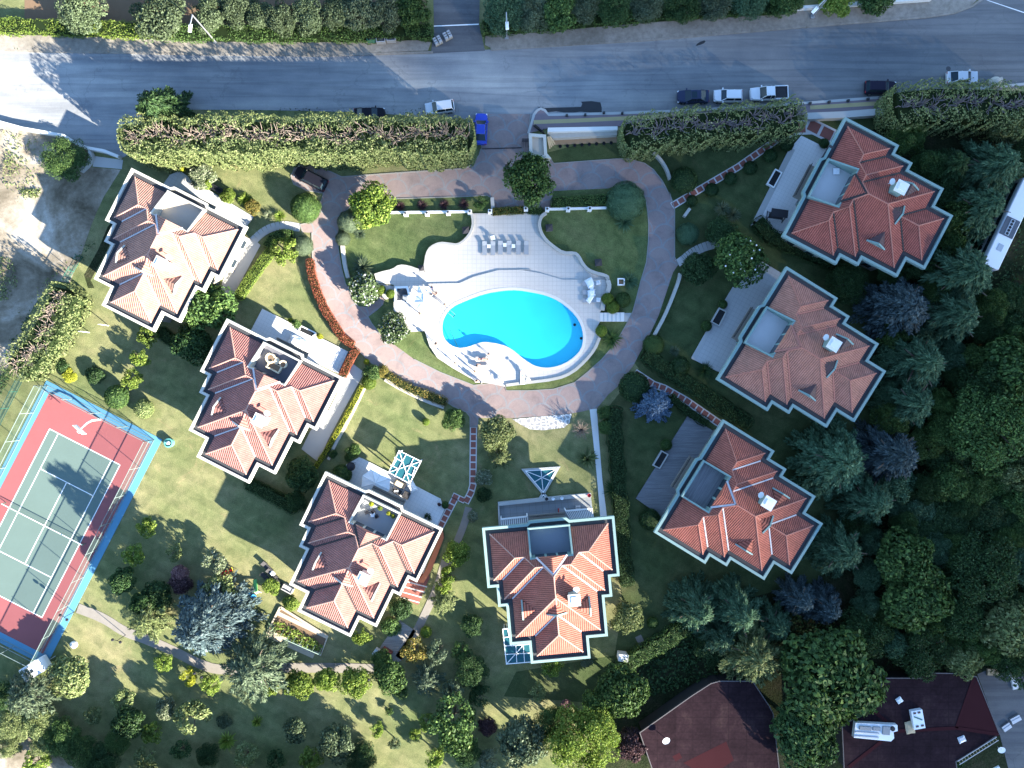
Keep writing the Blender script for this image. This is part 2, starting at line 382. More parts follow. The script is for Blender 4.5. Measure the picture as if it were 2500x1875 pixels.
road_top = P('s',-700,118,0,124,452,132,791,136,1057,128,1198,121,1582,98,2034,60,2260,42,2328,32,2373,15,2402,-5,2440,-200)
road_bot = P('s',3200,-200,3200,120,2500,205,2211,236,1927,257,1700,272,1520,280,1339,284,1300,300,1290,362,1175,362,1172,300,900,274,600,268,449,268,400,330,294,388,228,367,165,336,0,300,-700,190)
sheet('road', PW(road_top+road_bot), .02, ASPH)
sheet('side_street', PW(P('s',1052,-200,1175,-200,1170,60,1184,124,1052,131,1060,62)), .026, ASPH2)
sheet('street_marking', G('10',1452,198,1797,183,1797,192,1452,206), .032, WHITE)
sheet('street_marking', G('30',1920,2,1935,2,2230,100,2230,108), .026, WHITE)
slab('pavement', PW(P('s',-700,82,0,85,220,90,455,93,700,92,894,86,1000,96,1052,104,1045,124,791,134,452,130,0,122,-700,116)), 0, .12, GRAVEL)
slab('pavement', PW(P('s',1186,82,1396,62,1675,36,1900,27,2120,16,2243,3,2330,-6,2395,-10,2370,14,2328,29,2260,39,2034,57,1582,95,1200,118,1184,110)), 0, .12, GRAVEL)
slab('sidewalk', PW(P('s',1290,326,1298,300,1304,280,1312,270,1320,266,1330,270,1339,281,1520,277,1700,269,1927,255,2211,234,2600,196,2600,225,2211,262,1977,280,1700,300,1504,309,1336,314)), 0, .13, PURP)
b = MB(); b.strip(G('20',325,945,660,932,1000,916,1580,890,2212,860), .55, .13, .136); b.strip(G('30',560,832,1080,800,1700,745,2212,690), .55, .13, .136); struct('tactile_strip', b, YEL)
b = MB(); b.strip(PW(P('s',1290,326,1298,300,1304,280,1312,270,1320,266,1330,270,1339,281,1520,277,1700,269,1927,255,2211,234,2600,196)), .35, 0, .145); struct('kerb', b, CONC)
b = MB(); b.strip(PW(road_top[:5]), .3, 0, .13); b.strip(PW(road_top[5:12]), .3, 0, .13); struct('kerb', b, GRAVEL)
sheet('road_stain', G('20',350,822,410,835,450,832,520,830,600,828,690,825,700,800,690,785,770,780,840,790,850,830,850,868,760,870,690,862,640,868,560,868,500,860,420,868,390,845), .027, mat('wet_asphalt', (.028,.03,.032), .5, .3, 2, 9))
sheet('road_stain', G('20',1572,355,1590,335,1610,322,1640,312,1652,318,1640,334,1615,345,1590,352), .027, MATS['wet_asphalt'])

sheet('sandy_lot', PW(P('00',-2200,900,0,955,200,1012,520,1068,690,1155,735,1215,700,1290,930,1310,910,1345,800,1520,745,1640)+P('01',700,330,620,560,540,760,400,740,260,940,150,1180,70,1400,0,1480,-2200,1900)), .016, SAND)
sheet('sandy_lot', PW(P('03',-2200,1250,0,1290,120,1350,240,1420,330,1510,450,1560,560,1610,640,1800,-2200,2500)), .016, SAND)
sheet('concrete_strip', G('00',735,1205,950,1235,940,1305,715,1285), .03, CONC)
sheet('grey_dirt', G('01',650,700,760,500,830,330,900,250,930,300,800,560,700,740,730,800,680,800), .02, FLOOR)

DRV = P('10',1855,880,1815,1150,1800,1200,1740,1275,1690,1300,1500,1312,1200,1332,850,1357,740,1365,620,1310,480,1265,380,1290,350,1360,370,1420,470,1470,600,1490,580,1560)+P('11',575,150,555,200,530,240,470,300,420,310,440,370,510,375,515,560,545,700,590,850,655,980,725,1090,800,1190,870,1280,960,1370,1090,1460)+P('12',1280,130,1500,225,1600,290,1700,335,1730,370,1730,450,1790,450,1797,380,2050,382)+P('22',160,382,400,365,620,345,700,330,815,305,900,200,970,140,1040,50)+P('21',1095,1395,1150,1290,1220,1160,1290,1010,1350,830,1400,680,1440,620,1412,560,1412,200,1400,150,1370,60)+P('20',1370,1500,1320,1400,1250,1310,1180,1260,1060,1227,960,1227,480,1262,460,1230,285,1160,285,1035,300,880)
sheet('driveway', PW(DRV), .034, DRIVE, [POOLW])
b = MB(); b.strip(PW(DRV[1:23]), .15, 0, .10); b.strip(PW(DRV[23:40]), .12, 0, .10); b.strip(PW(DRV[56:72]), .12, 0, .10); b.strip(PW(DRV[72:80]), .12, 0, .10); struct('kerb', b, KERB)
ISL = P('11',870,118,1110,113,1700,95,1860,85,1905,110,1908,200)+P('21',240,200,460,200,475,52,900,32,950,15,1100,10,1190,120,1205,220,1212,310,1210,440,1195,600,1150,750,1120,870,1090,980,1040,1080,1000,1150,920,1270,850,1350,740,1450,640,1530,480,1580,300,1592,115,1592,105,1555)+P('11',2000,1560,1900,1535,1757,1550,1500,1450,1300,1350,1150,1240,1040,1160,970,1070,943,1020,870,945,830,900,790,790,770,770,740,650,715,500,710,385,730,250,790,190)
sheet('lawn', PW(ISL), .05, LAWN2, [POOLW])
b = MB(); b.strip(PW(ISL[10:35]), .13, 0, .11); b.strip(PW(ISL[36:46]), .13, 0, .11); b.strip(PW(ISL[46:]+ISL[:6]), .13, 0, .11); struct('kerb', b, KERB)
sheet('brick_path', G('11',860,940,905,975,945,1022,1010,975,1060,928,1075,880,1040,865,985,905,930,945), .062, DRIVE)
WAVL = P('11',1742,228,1758,300,1742,370,1700,430,1640,475,1570,465,1500,458,1430,490,1400,540,1388,620,1378,680,1330,665,1260,640,1190,632,1140,668,1060,685,1000,705)
WAVR = P('21',880,738,900,725,868,705,800,690,740,665,700,620,670,560,640,535,550,537,480,490,420,440,380,380,365,310,385,250,420,228)
STEP = P('11',1145,776,1650,765,1760,715,1950,665,2200,662)+P('21',210,660,380,690,550,740,878,738)
b = MB(); lower = PW(WAVL+[P('11',1010,760)[0]]+STEP+WAVR); b.prism(lower, 0, .28, top=True); struct('pool_deck', b, DECK)
TER = STEP+P('21',892,840,850,900,845,970,835,990,835,1060,812,1100,830,1185,790,1270,720,1360,620,1450,500,1500,250,1530,110,1547)+P('11',2000,1560,1850,1530,1772,1530,1760,1510,1600,1420,1480,1340,1420,1250,1398,1180,1383,1133,1240,1140,1235,1080,1145,975)
slab('pool_terrace', PW(TER), 0, .46, DECK, [POOLW, G('z1',335,505,655,495,720,725,715,930,335,930)])
sheet('deck_entry_paving', G('11',1000,705,1010,760,1140,785,1145,860,1085,890,1050,870,1070,790,1010,770), .07, DECK)
# pool basin and water
POOLM = NB('pool_tile'); POOLM.set('Roughness', .4); POOLM.color(POOLM.mix(POOLM.noise(.25, 3), (.03,.56,.70), (.045,.66,.78)))
b = MB(); n_ = len(POOLW); b.sheet(POOLW, -.30)
b.add([(x,y,-.30) for x,y in POOLW]+[(x,y,.462) for x,y in POOLW], [((i+1) % n_, i, n_+i, n_+(i+1) % n_) for i in range(n_)]); struct('pool_basin', b, POOLM.m)
def water_mat():
    m = bpy.data.materials.new('pool_water'); m.use_nodes = True; nt = m.node_tree; nt.nodes.clear()
    t = nt.nodes.new('ShaderNodeBsdfTransparent'); t.inputs[0].default_value = (.80,.98,1,1); g = nt.nodes.new('ShaderNodeBsdfGlossy'); g.inputs['Roughness'].default_value = .05
    mx = nt.nodes.new('ShaderNodeMixShader'); mx.inputs[0].default_value = .035; o = nt.nodes.new('ShaderNodeOutputMaterial')
    tc = nt.nodes.new('ShaderNodeTexCoord'); nz = nt.nodes.new('ShaderNodeTexNoise'); nz.inputs['Scale'].default_value = 2.5; bp = nt.nodes.new('ShaderNodeBump'); bp.inputs['Strength'].default_value = .15
    nt.links.new(tc.outputs['Object'], nz.inputs['Vector']); nt.links.new(nz.outputs[0], bp.inputs['Height']); nt.links.new(bp.outputs[0], g.inputs['Normal'])
    nt.links.new(t.outputs[0], mx.inputs[1]); nt.links.new(g.outputs[0], mx.inputs[2]); nt.links.new(mx.outputs[0], o.inputs[0]); return m
b = MB(); b.sheet(POOLW, .36); struct('pool_water', b, water_mat())
b = MB(); o1 = inset(POOLW, -.42); b.ring(o1, .40, .40, .50, 0); struct('pool_coping', b, mat('coping_stone', (.58,.56,.52), .6, .08, 1, 8))
b = MB(); o2 = inset(POOLW, -1.02); b.ring(o2, .10, .44, .466, 0); struct('pool_drain', b, mat('drain_channel', (.48,.43,.40), .8, .1, 1, 8))
for px_, py_, l in ((1403,793,'upper'),(1419,826,'lower')): b = MB(); b.lathe([(.20,0),(.20,.05),(.12,.06)], (0,0,0), 10); tag(b.build('pool_drain_cover', DARKG, loc=(*W(px_,py_,-.3),-.29)), 'dark round drain under the water at the eastern end of the pool, '+l+' one', 'drain')
def stone_wall(line, w, z1, name, label, m=STONE, it=1, z0=0, group=None):
    l = PW(line) if it == 0 else smooth_line(PW(line), it); c = l[len(l)//2]
    b = MB(); b.strip(l, w, z0, z1); return tag(b.build(name, m, loc=(*c, 0), world=True), label, 'wall', group)
stone_wall(WAVL, .34, .72, 'stone_wall', 'wavy pale stone edging wall between pool deck and western lawn')
stone_wall(WAVR, .42, .78, 'stone_wall', 'wavy pale stone edging wall between pool deck and eastern lawn')
stone_wall(P('21',892,745,905,790,890,840,862,885,850,975), .6, .85, 'stone_wall', 'short thick stone wall beside the two draped sun loungers')
stone_wall(P('21',830,1185,795,1272,722,1363,622,1453,502,1503,250,1533,112,1550), .40, .7, 'stone_wall', 'curved stone wall along the southern rim of the pool terrace')
stone_wall(P('11',750,440,755,520,772,640,795,725), .5, .7, 'stone_wall', 'straight white stone wall edging the island lawn by the driveway')
stone_wall(P('21',1450,690,1440,745,1385,890,1330,1020,1250,1168), .42, .7, 'stone_wall', 'long white stone wall east of the driveway beside sloping lawn')
stone_wall(P('20',1245,1185,1300,1240,1345,1310,1372,1390), .4, .7, 'stone_wall', 'curved mossy stone wall at the end of the eastern hedge')
stone_wall(P('21',1480,255,1500,225,1522,195), .4, .8, 'stone_wall', 'short slanted stone wall beside the grey clipped mound')
stone_wall(P('12',1075,85,1200,160,1400,255,1530,300), .45, .35, 'stone_wall', 'low stone edging behind the green and orange border hedge')
stone_wall(P('12',915,150,850,290,760,460,690,590,640,700), .4, .35, 'stone_wall', 'low pale stone edging beside the bright yellow hedge')
stone_wall(P('00',-400,880,0,950,200,1005,520,1062,620,1125,700,1155,830,1178,940,1222), .38, 1.0, 'boundary_wall', 'white rendered boundary wall of the sandy lot along the road', CONCW, 0)
stone_wall(P('00',700,1155,728,1210,705,1270,640,1330), .38, .9, 'boundary_wall', 'short curved concrete wall around the lone shrub in the sandy lot', CONC, 1)
stone_wall(P('20',620,196,900,180,1150,162,1500,128,2080,96,2212,85), .4, .8, 'boundary_wall', 'long low wall along the ivy verge north of the road', CONCW, 0)
stone_wall(P('30',0,112,400,82,900,45,1480,5), .4, .8, 'boundary_wall', 'low pale wall continuing along the far eastern verge', CONCW, 0)
b = MB(); b.prism(G('20',430,1015,960,1005,960,1032,430,1048), 0, 1.7, mi=0); b.prism(G('20',430,1048,960,1032,960,1060,470,1085), 0, 1.1, mi=1)
tag(b.build('street_wall', [CONCW, STONE], loc=W(1420,328), world=True) , 'thick white street wall with rough stone ledge beside the gatehouse', 'wall')
b = MB(); b.strip(G('20',480,1095,700,1085,980,1075), .9, .04, .1); struct('planting_bed', b, mat('tan_soil', (.33,.22,.13), .95, .25, 1.2, 6, bump=.5))
b = MB(); b.lathe([(.22,.0),(.24,.17),(.18,.2),(.17,.08)], (0,0,0), 10); h0 = b.build('planting_hole', DARKG, loc=(*G('20',530,1132)[0], .03)); tag(h0, 'one of nine dark round planting holes along the tan soil strip', 'planting hole', 'planting holes in the tan soil strip')
for i in range(1, 9): h1 = h0.copy(); COL.objects.link(h1); h1.location = (*G('20',530+56*i,1132-4*i)[0], .03)
b = MB(); b.strip(G('30',520,915,780,905,1120,878), .9, 0, 1.1)
tag(b.build('street_wall', CONC, loc=W(2060,286), world=True), 'grey street wall behind the villa nearest the road', 'wall')

# terraces in front of the villas
slab('terrace', PW(P('s',416,428,440,418,520,470,620,530,600,556,392,462)), 0, .22, TERR)
slab('terrace', G('z6',345,35,2080,900,1880,1345,100,500), 0, .25, TERRW)
slab('terrace', G('z5',40,470,375,285,490,335,1940,1085,2020,1290,1850,1640,200,800), 0, .25, TERRW)
slab('terrace', G('t',133,398,978,318,1003,545,152,625), 0, .25, TERRD)
b = MB(); b.strip(G('t',135,405,560,362,978,322), .5, .25, .95); struct('terrace_parapet', b, CONC)
b = MB(); b.strip(G('t',148,620,140,420), .2, .25, .8); struct('terrace_parapet', b, CONC)
slab('terrace_deck', G('22',1510,365,1728,490,1310,1140,1112,1000), 0, .22, PLANK2)
slab('terrace', G('21',2070,590,2290,720,1775,1460,1540,1345,1830,880,1880,800), 0, .25, TERR)
b = MB(); b.strip(G('21',1870,800,1700,1080,1550,1345), .55, .25, .29); struct('terrace_edging', b, CONC)
slab('terrace', G('30',395,1160,490,1050,690,1150,520,1460,345,1850,105,1735), 0, .25, TERRW)
b = MB(); b.strip(G('30',420,1150,330,1330,130,1735), .8, .25, .29); b.strip(G('30',105,1720,335,1835), .8, .25, .29); struct('terrace_edging', b, CONC)
sheet('wood_terrace', G('13',1185,515,1310,600,1200,830,1150,850,1030,735), .05, PLANK)
# paths
def red_path(line, w, n):
    b = MB(); l = PW(line); b.strip(l, w, 0, .05, 0); seg = []; tot = sum((Vector(l[i+1])-Vector(l[i])).length for i in range(len(l)-1)); st = tot/n
    def at(s):
        for i in range(len(l)-1):
            d = (Vector(l[i+1])-Vector(l[i])); L = d.length
            if s <= L or i == len(l)-2: return Vector(l[i])+d/L*s, d.angle_signed(Vector((1,0)))
            s -= L
    for k in range(n):
        p, a = at((k+.5)*st); b.box(p.x, p.y, .055, st*.80, w*.70, .02, a, 1)
    return struct('paver_path', b, [BRICKB, BRICK])
red_path(P('20',1392,1590,1600,1465,1760,1372,1900,1290,2100,1150,2212,1070)+P('30',330,1045), 1.0, 18)
red_path(P('30',330,1045,440,985,590,980,740,1055), 2.1, 4)
red_path(P('21',1105,1450,1250,1545)+P('22',1330,150,1500,245,1760,425), 1.05, 14)
red_path(P('12',1757,450,1752,900,1735,960,1695,1035), 1.0, 11); red_path(P('12',1690,1020,1595,975), .8, 2)
red_path(P('12',1615,1000,1500,1220,1380,1470,1320,1640), 1.0, 14)
slab('paver_path', G('13',1385,150,1420,185,1330,400,1190,340,1250,200), 0, .05, BRICK)
b = MB()
for k in range(4): b.bar((*G('13',1250-18*k,222+40*k)[0],.055), (*G('13',1400-20*k,262+40*k)[0],.055), .16, .03)
struct('paver_border', b, BRICKB)
def slab_path(line, w, gap, m, z=.06):
    b = MB(); l = smooth_line(PW(line), 2)
    for i in range(len(l)-1):
        p, q = Vector(l[i]), Vector(l[i+1]); d = q-p; c = (p+q)/2; b.box(c.x, c.y, z/2, max(.1, d.length-gap), w, z, math.atan2(d.y, d.x))
    return struct('slab_path', b, m)
slab_path(P('21',1475,590,1540,530,1640,480,1790,445), 1.25, .05, CONC); slab_path(P('11',-40,560,40,450,150,350,280,310,420,335), 1.15, .03, CONC)
b = MB(); b.strip(G('21',1440,570,1475,618), 1.0, 0, .05); struct('slab_path', b, BRICKB)
sheet('concrete_path', G('22',757,315,812,308,830,560,855,860,890,1140,838,1140,815,860,785,560), .05, CONCW)
sheet('concrete_path', G('12',800,-60,915,30,800,240,640,540,560,720,430,620,500,480,640,320,700,200), .05, CONC)
sheet('concrete_path', G('01',1960,420,2010,470,1790,880,1690,830,1740,690,1850,560), .05, CONC)
def flag(pts, w):
    b = MB(); b.strip(smooth_line(PW(pts), 2), w, 0, .05); return struct('flagstone_path', b, PAVE)
flag(P('03',600,425,800,500,960,610,1120,660,1350,760,1520,850,1700,910)+P('13',220,885,400,885,700,885,990,895), 1.35)
flag(P('13',1540,60,1480,260,1400,440,1300,640,1180,810), 1.1); flag(P('12',1720,1070,1690,1190,1620,1360,1560,1500), 1.0)
sheet('crazy_paving', G('22',160,390,620,347,600,420,560,455,400,475,300,468,240,440), .06, CRAZY)
flag(P('23',1130,640,1160,700), .9)
# steps from the driveway down to the pool
b = MB()
for k in range(6):
    x0, y0 = P('z4',665+101*k,1080)[0]; x1, y1 = P('z4',762+101*k,1302)[0]; b.prism(PW([(x0,y0),(x1,y0),(x1,y1),(x0,y1)]), 0, .48+.0*k+(.07*k))
tag(b.build('stone_steps', CONCW, loc=W(1493,775), world=True), 'six pale stone steps from the pool terrace up to the driveway', 'steps')
sheet('step_landing', G('z4',1290,1080,1465,1080,1390,1300,1290,1300), .07, CONC)

# tennis court
CO = Vector(P('02',360,90)[0]); CS = Vector((281.6,144)).normalized(); CL = Vector((-278,543)).normalized()
def ct(s, l, z=0): p = CO+CS*s+CL*l; return W(p.x, p.y, z)
def crect(s0, s1, l0, l1): return [ct(s0,l0), ct(s1,l0), ct(s1,l1), ct(s0,l1)]
CB = mat('court_blue', (.085,.235,.35), .7, .08, .5, 10); CR = mat('court_red', (.25,.078,.078), .7, .16, .4, 10); CG = mat('court_green', (.105,.150,.130), .7, .14, .4, 10)
slab('tennis_court', crect(0,317,0,622), 0, .05, CB); sheet('tennis_court_surround', crect(20,297,22,598), .055, CR); sheet('tennis_court_playing_area', crect(61,254,102,520), .06, CG)
b = MB(); lw = .95
for s0, s1, l0, l1 in ((61,254,102,102),(61,254,520,520),(61,61,102,520),(254,254,102,520),(85,85,102,520),(230,230,102,520),(85,230,199,199),(85,230,423,423),(157.5,157.5,199,423)):
    b.sheet(crect(s0-lw*(s0 == s1), s1+lw*(s0 == s1), l0-lw*(l0 == l1), l1+lw*(l0 == l1)), .066)


struct('court_lines', b, WHITE)
# ------------------------------------------------------------------ villas: one plan, seven houses
# plan coordinates: u to the right, v towards the back, front edge of the cornice on v = 0
OUTL = [(-2.85,0),(-2.45,-.36),(2.45,-.36),(2.85,0),(8.75,0),(8.75,7.95),(7.55,7.95),(7.55,10.55),(6.5,10.55),(6.5,15.7),(3.95,15.7),(3.95,18.4),
        (-3.95,18.4),(-3.95,15.7),(-6.5,15.7),(-6.5,10.55),(-7.55,10.55),(-7.55,7.95),(-8.75,7.95),(-8.75,0)]
WS, BS, FV = [7.85,6.65,5.6,3.05], [7.05,9.65,14.8,17.5], .9
DS = [(b-FV)/2 for b in BS]; SLOPE, EAVE = .58, 6.35
def clip(poly, a, b, c):
    """keeps a*u + b*v <= c"""
    out = []
    for i in range(len(poly)):
        p, q = poly[i], poly[(i+1) % len(poly)]; dp, dq = a*p[0]+b*p[1]-c, a*q[0]+b*q[1]-c
        if dp <= 0: out.append(p)
        if (dp < 0 < dq) or (dq < 0 < dp):
            t = dp/(dp-dq); out.append((p[0]+(q[0]-p[0])*t, p[1]+(q[1]-p[1])*t))
    return out
def corrugate(mb, polys, hf, ax, pitch=.27, amp=.06):
    """roof plane as real barrel-tile rows: cover rows stand proud of darker channels"""
    st = pitch/3
    for poly in polys:
        tris = tessellate_polygon([[Vector((u, v, 0)) for u, v in poly]])
        for t in tris:
            tri = [poly[i] for i in t]; ts = [p[0]*ax[0]+p[1]*ax[1] for p in tri]
            for k in range(math.floor(min(ts)/st), math.floor(max(ts)/st)+1):
                q = clip(clip(tri, ax[0], ax[1], (k+1)*st), -ax[0], -ax[1], -k*st)
                if len(q) < 3: continue
                ph = k % 3; vs = []
                for u, v in q:
                    f = min(1, max(0, (u*ax[0]+v*ax[1])/st-k)); dz = (f if ph == 0 else 1-f if ph == 1 else 0)*amp
                    vs.append((u, -v, hf(u, v)+dz))
                A = sum(vs[i][0]*vs[(i+1) % len(vs)][1]-vs[(i+1) % len(vs)][0]*vs[i][1] for i in range(len(vs)))
                if abs(A) < 1e-5: continue
                mb.add(vs, [tuple(range(len(vs))) if A > 0 else tuple(range(len(vs)))[::-1]], 0 if ph < 2 else 1)
def roof_mb():
    b = MB(); w, bk, d = WS, BS, DS; f = FV
    F = lambda u, v: EAVE+SLOPE*(v-f)
    front = [(-w[0],f),(-w[0]+d[0],f+d[0]),(-w[1]+d[0],f+d[0]),(-w[1]+d[1],f+d[1]),(-w[2]+d[1],f+d[1]),(0,f+w[2])]
    front = front+[(-u, v) for u, v in front[-2::-1]]
    tris = [[front[i] for i in t] for t in tessellate_polygon([[Vector((u,v,0)) for u, v in front]])]
    pl = []
    for t in tris:
        for q in (clip(t, 1, 0, -2.62), clip(t, -1, 0, -2.62), clip(clip(clip(t, 1, 0, 2.62), -1, 0, 2.62), 0, -1, -4.2)):
            if len(q) > 2: pl.append(q)
    corrugate(b, pl, F, (1,0))
    for sg in (-1, 1):
        m = lambda pts: [(sg*-u, v) for u, v in pts]
        A1, J1 = (-w[0]+d[0], f+d[0]), (-w[1]+d[0], f+d[0]); A2, J2 = (-w[1]+d[1], f+d[1]), (-w[2]+d[1], f+d[1]); A3, A3b, J3, A4 = (0, f+w[2]), (0, bk[2]-w[2]), (0, bk[2]-w[3]), (0, bk[3]-w[3])
        for wi, pts in ((w[0], [(-w[0],f),(-w[0],bk[0]),A1]), (w[1], [(-w[1],bk[0]),(-w[1],bk[1]),A2,J1]), (w[2], [(-w[2],bk[1]),(-w[2],bk[2]),A3b,A3,J2]), (w[3], [(-w[3],bk[2]),(-w[3],bk[3]),A4,J3])):
            corrugate(b, [m(pts)], lambda u, v, wi=wi: EAVE+SLOPE*(wi-abs(u)), (0,1))
        for bi, lift, pts in ((bk[0], .10, [(-w[0],bk[0]),(-w[1],bk[0]),J1,A1]), (bk[1], .10, [(-w[1],bk[1]),(-w[2],bk[1]),J2,A2]), (bk[2], .10, [(-w[2],bk[2]),(-w[3],bk[2]),J3,A3b])):
            corrugate(b, [m(pts)], lambda u, v, bi=bi: EAVE+SLOPE*(bi-v), (1,0))
    corrugate(b, [[(-w[3],bk[3]),(w[3],bk[3]),(0,bk[3]-w[3])]], lambda u, v: EAVE+SLOPE*(bk[3]-v), (1,0))
    return b
def ridge_lines():
    w, bk, d, f = WS, BS, DS, FV; L, V = [], []
    def p(u, v, h): return (u, -v, EAVE+SLOPE*h+.05)
    for s in (-1, 1):
        L += [[p(s*w[0],f,0), p(s*(w[0]-d[0]),f+d[0],d[0]), p(s*w[0],bk[0],0)], [p(s*(w[0]-d[0]),f+d[0],d[0]), p(s*(w[1]-d[0]),f+d[0],d[0]), p(s*(w[1]-d[1]),f+d[1],d[1]), p(s*w[1],bk[1],0)],
              [p(s*(w[1]-d[1]),f+d[1],d[1]), p(s*(w[2]-d[1]),f+d[1],d[1]), p(0,f+w[2],w[2])], [p(0,bk[2]-w[2],w[2]), p(s*w[2],bk[2],0)], [p(0,bk[3]-w[3],w[3]), p(s*w[3],bk[3],0)]]
        V += [[p(s*w[1],bk[0],0), p(s*(w[1]-d[0]),f+d[0],d[0])], [p(s*w[2],bk[1],0), p(s*(w[2]-d[1]),f+d[1],d[1])], [p(s*w[3],bk[2],0), p(0,bk[2]-w[3],w[3])]]
    L += [[p(0,f+w[2],w[2]), p(0,bk[2]-w[2],w[2]), p(0,bk[2]-w[3],w[3])], [p(0,bk[2]-w[3],w[3]), p(0,bk[3]-w[3],w[3])]]
    return L, V
def dormer_parts(root, u, v, ang, z, mw, mr):
    """small triangular gable dormer, its gable facing along ang"""
    c, s = math.cos(ang), math.sin(ang)
    def q(a, l, h): return (u+c*a-s*l, -v+s*a+c*l, z+h)   # a along the gable direction, l sideways
    b = MB(); hw, hh, ln = 1.2, .72, 1.75
    b.add([q(0,-hw,-.12), q(0,hw,-.12), q(0,0,hh)], [(0,1,2)])
    for sg in (-1, 1): b.bar(q(.06,sg*(hw+.1),-.1), q(.06,0,hh+.05), .20, .16)
    b.bar(q(.06,-hw,-.1), q(.06,hw,-.1), .14, .14)
    dm = b.build('dormer', mw, root)
    r = MB()
    for sg in (-1, 1):
        A, B, C = Vector(q(0,sg*hw,-.1)), Vector(q(0,0,hh)), Vector(q(-ln,0,hh))
        n = 9
        for k in range(n):
            t0, t1 = k/n, (k+1)/n; lift = Vector((0,0,.05 if k % 2 else 0))
            p0, p1 = B.lerp(C, t0), B.lerp(C, t1); a0, a1 = A.lerp(C, t0), A.lerp(C, t1)
            r.add([a0+lift, a1+lift, p1+lift, p0+lift], [(0,1,2,3) if sg < 0 else (3,2,1,0)], k % 2 == 0)
    r.build('dormer_roof', mr, dm)
ROOF_PROTO = roof_mb(); RL, VL = ridge_lines()
def villa(tl, tr, label, tile, chan, ridge, trim, wallc, flash, floor, drm=None, chim=1):
    z0 = 6.5; a = Vector(W(*tl, z0)); c = Vector(W(*tr, z0)); d = c-a; sc = d.length/17.5; mid = (a+c)/2
    a = Vector(W(*tl, z0*sc)); c = Vector(W(*tr, z0*sc)); d = c-a; sc = d.length/17.5; mid = (a+c)/2
    rt = thing('villa', label, 'house', (mid.x, mid.y, 0), math.atan2(d.y, d.x), 'red tiled villas round the pool', sc)
    xy = [(u, -v) for u, v in OUTL]
    b = MB(); b.prism(inset(xy, 1.25), 0, 5.95, top=False); b.build('wall', wallc, rt)
    b = MB(); b.ring(xy, .34, 5.85, 6.52); b.build('cornice', trim, rt)
    b = MB(); b.prism(inset(xy, .30), 5.86, 6.18, bottom=True); b.build('gutter', GUT, rt)
    me = ROOF_PROTO.build('roof', [tile, chan], rt)
    b = MB()
    for l in RL: b.path(l, .09, 6)
    b.build('ridge_tiles', ridge, rt)
    for p0, p1 in VL: b = MB(); b.bar((p0[0], p0[1], p0[2]+.02), (p1[0], p1[1], p1[2]+.02), .17, .12); b.build('valley_flashing', flash, rt)
    # roof terrace cut into the front slope
    b = MB(); b.sheet([(-2.6,-.72),(-2.6,-4.2),(2.6,-4.2),(2.6,-.72)], 6.24); b.build('terrace_floor', floor, rt)
    b = MB()
    for s in (-1, 1):
        u0, u1 = s*2.60, s*2.82
        for z in (0,): b.add([(u0,-.72,6.2),(u1,-.72,6.2),(u1,-4.3,6.2),(u0,-4.3,6.2),(u0,-.72,7.0),(u1,-.72,7.0),(u1,-4.3,8.42),(u0,-4.3,8.42)], [(3,2,1,0),(4,5,6,7),(0,1,5,4),(1,2,6,5),(2,3,7,6),(3,0,4,7)])
    b.box(0, -.60, 6.6, 5.64, .22, .82); b.box(0, -4.28, 7.28, 5.64, .2, 2.15); b.build('terrace_parapet', trim, rt)
    b = MB()
    for u in (-1.5, 0, 1.5): b.box(u, -4.165, 7.2, 1.2, .03, 1.7)
    b.build('terrace_door', GLASS, rt)
    b = MB(); zr, ze = EAVE+SLOPE*5.3, EAVE+SLOPE*3.35
    for s in (-1, 1):
        corr = [(0,4.1),(0,6.2),(s*1.95,4.1)]; corrugate(b, [corr], lambda u, v: zr-(zr-ze)*abs(u)/1.95+.06, (0,1))
    b.add([(-1.95,-4.1,ze),(1.95,-4.1,ze),(0,-4.1,zr)], [(0,1,2)]); b.build('gable_roof', [tile, chan], rt)
    b = MB()
    for s in (-1, 1): b.bar((s*2.0,-4.1,ze+.08), (0,-6.25,zr+.06), .24, .16)
    b.build('gable_flashing', flash, rt)
    dr = drm or [tile, chan]; dw = trim
    dormer_parts(rt, -4.35, 11.0, math.pi, EAVE+SLOPE*1.75, dw, dr)
    dormer_parts(rt, 4.35, 11.3, 0, EAVE+SLOPE*1.75, dw, dr)
    dormer_parts(rt, 0, 11.55, -math.pi/2, EAVE+SLOPE*3.5, dw, dr)
    b = MB(); b.box(2.3, -9.5, 8.9, 1.25, 1.2, 2.9); ch = b.build('chimney', trim if chim else wallc, rt)
    b = MB(); b.box(2.3, -9.5, 10.42, 1.55, 1.5, .16); b.box(2.3, -9.5, 10.56, .8, .8, .14); b.build('chimney_cap', CAPW, ch)
    b = MB(); b.lathe([(.02,0),(.25,.05),(.42,.14),(.44,.16)], (2.7,-8.35,9.6), 12, sx=1, sy=.8); b.tube((2.7,-8.35,8.6), (2.7,-8.35,9.7), .04); b.build('satellite_dish', CAPW, rt)
    b = MB()
    for k in range(17): u = -2.3+.2875*k; b.box(u, .50, 3.9, .05, .05, .9)
    b.box(0, .50, 4.38, 4.75, .06, .06); b.build('balcony_railing', BLACK, rt); b = MB(); b.box(0, -.15, 3.40, 4.9, 1.5, .14); b.build('balcony', wallc, rt)
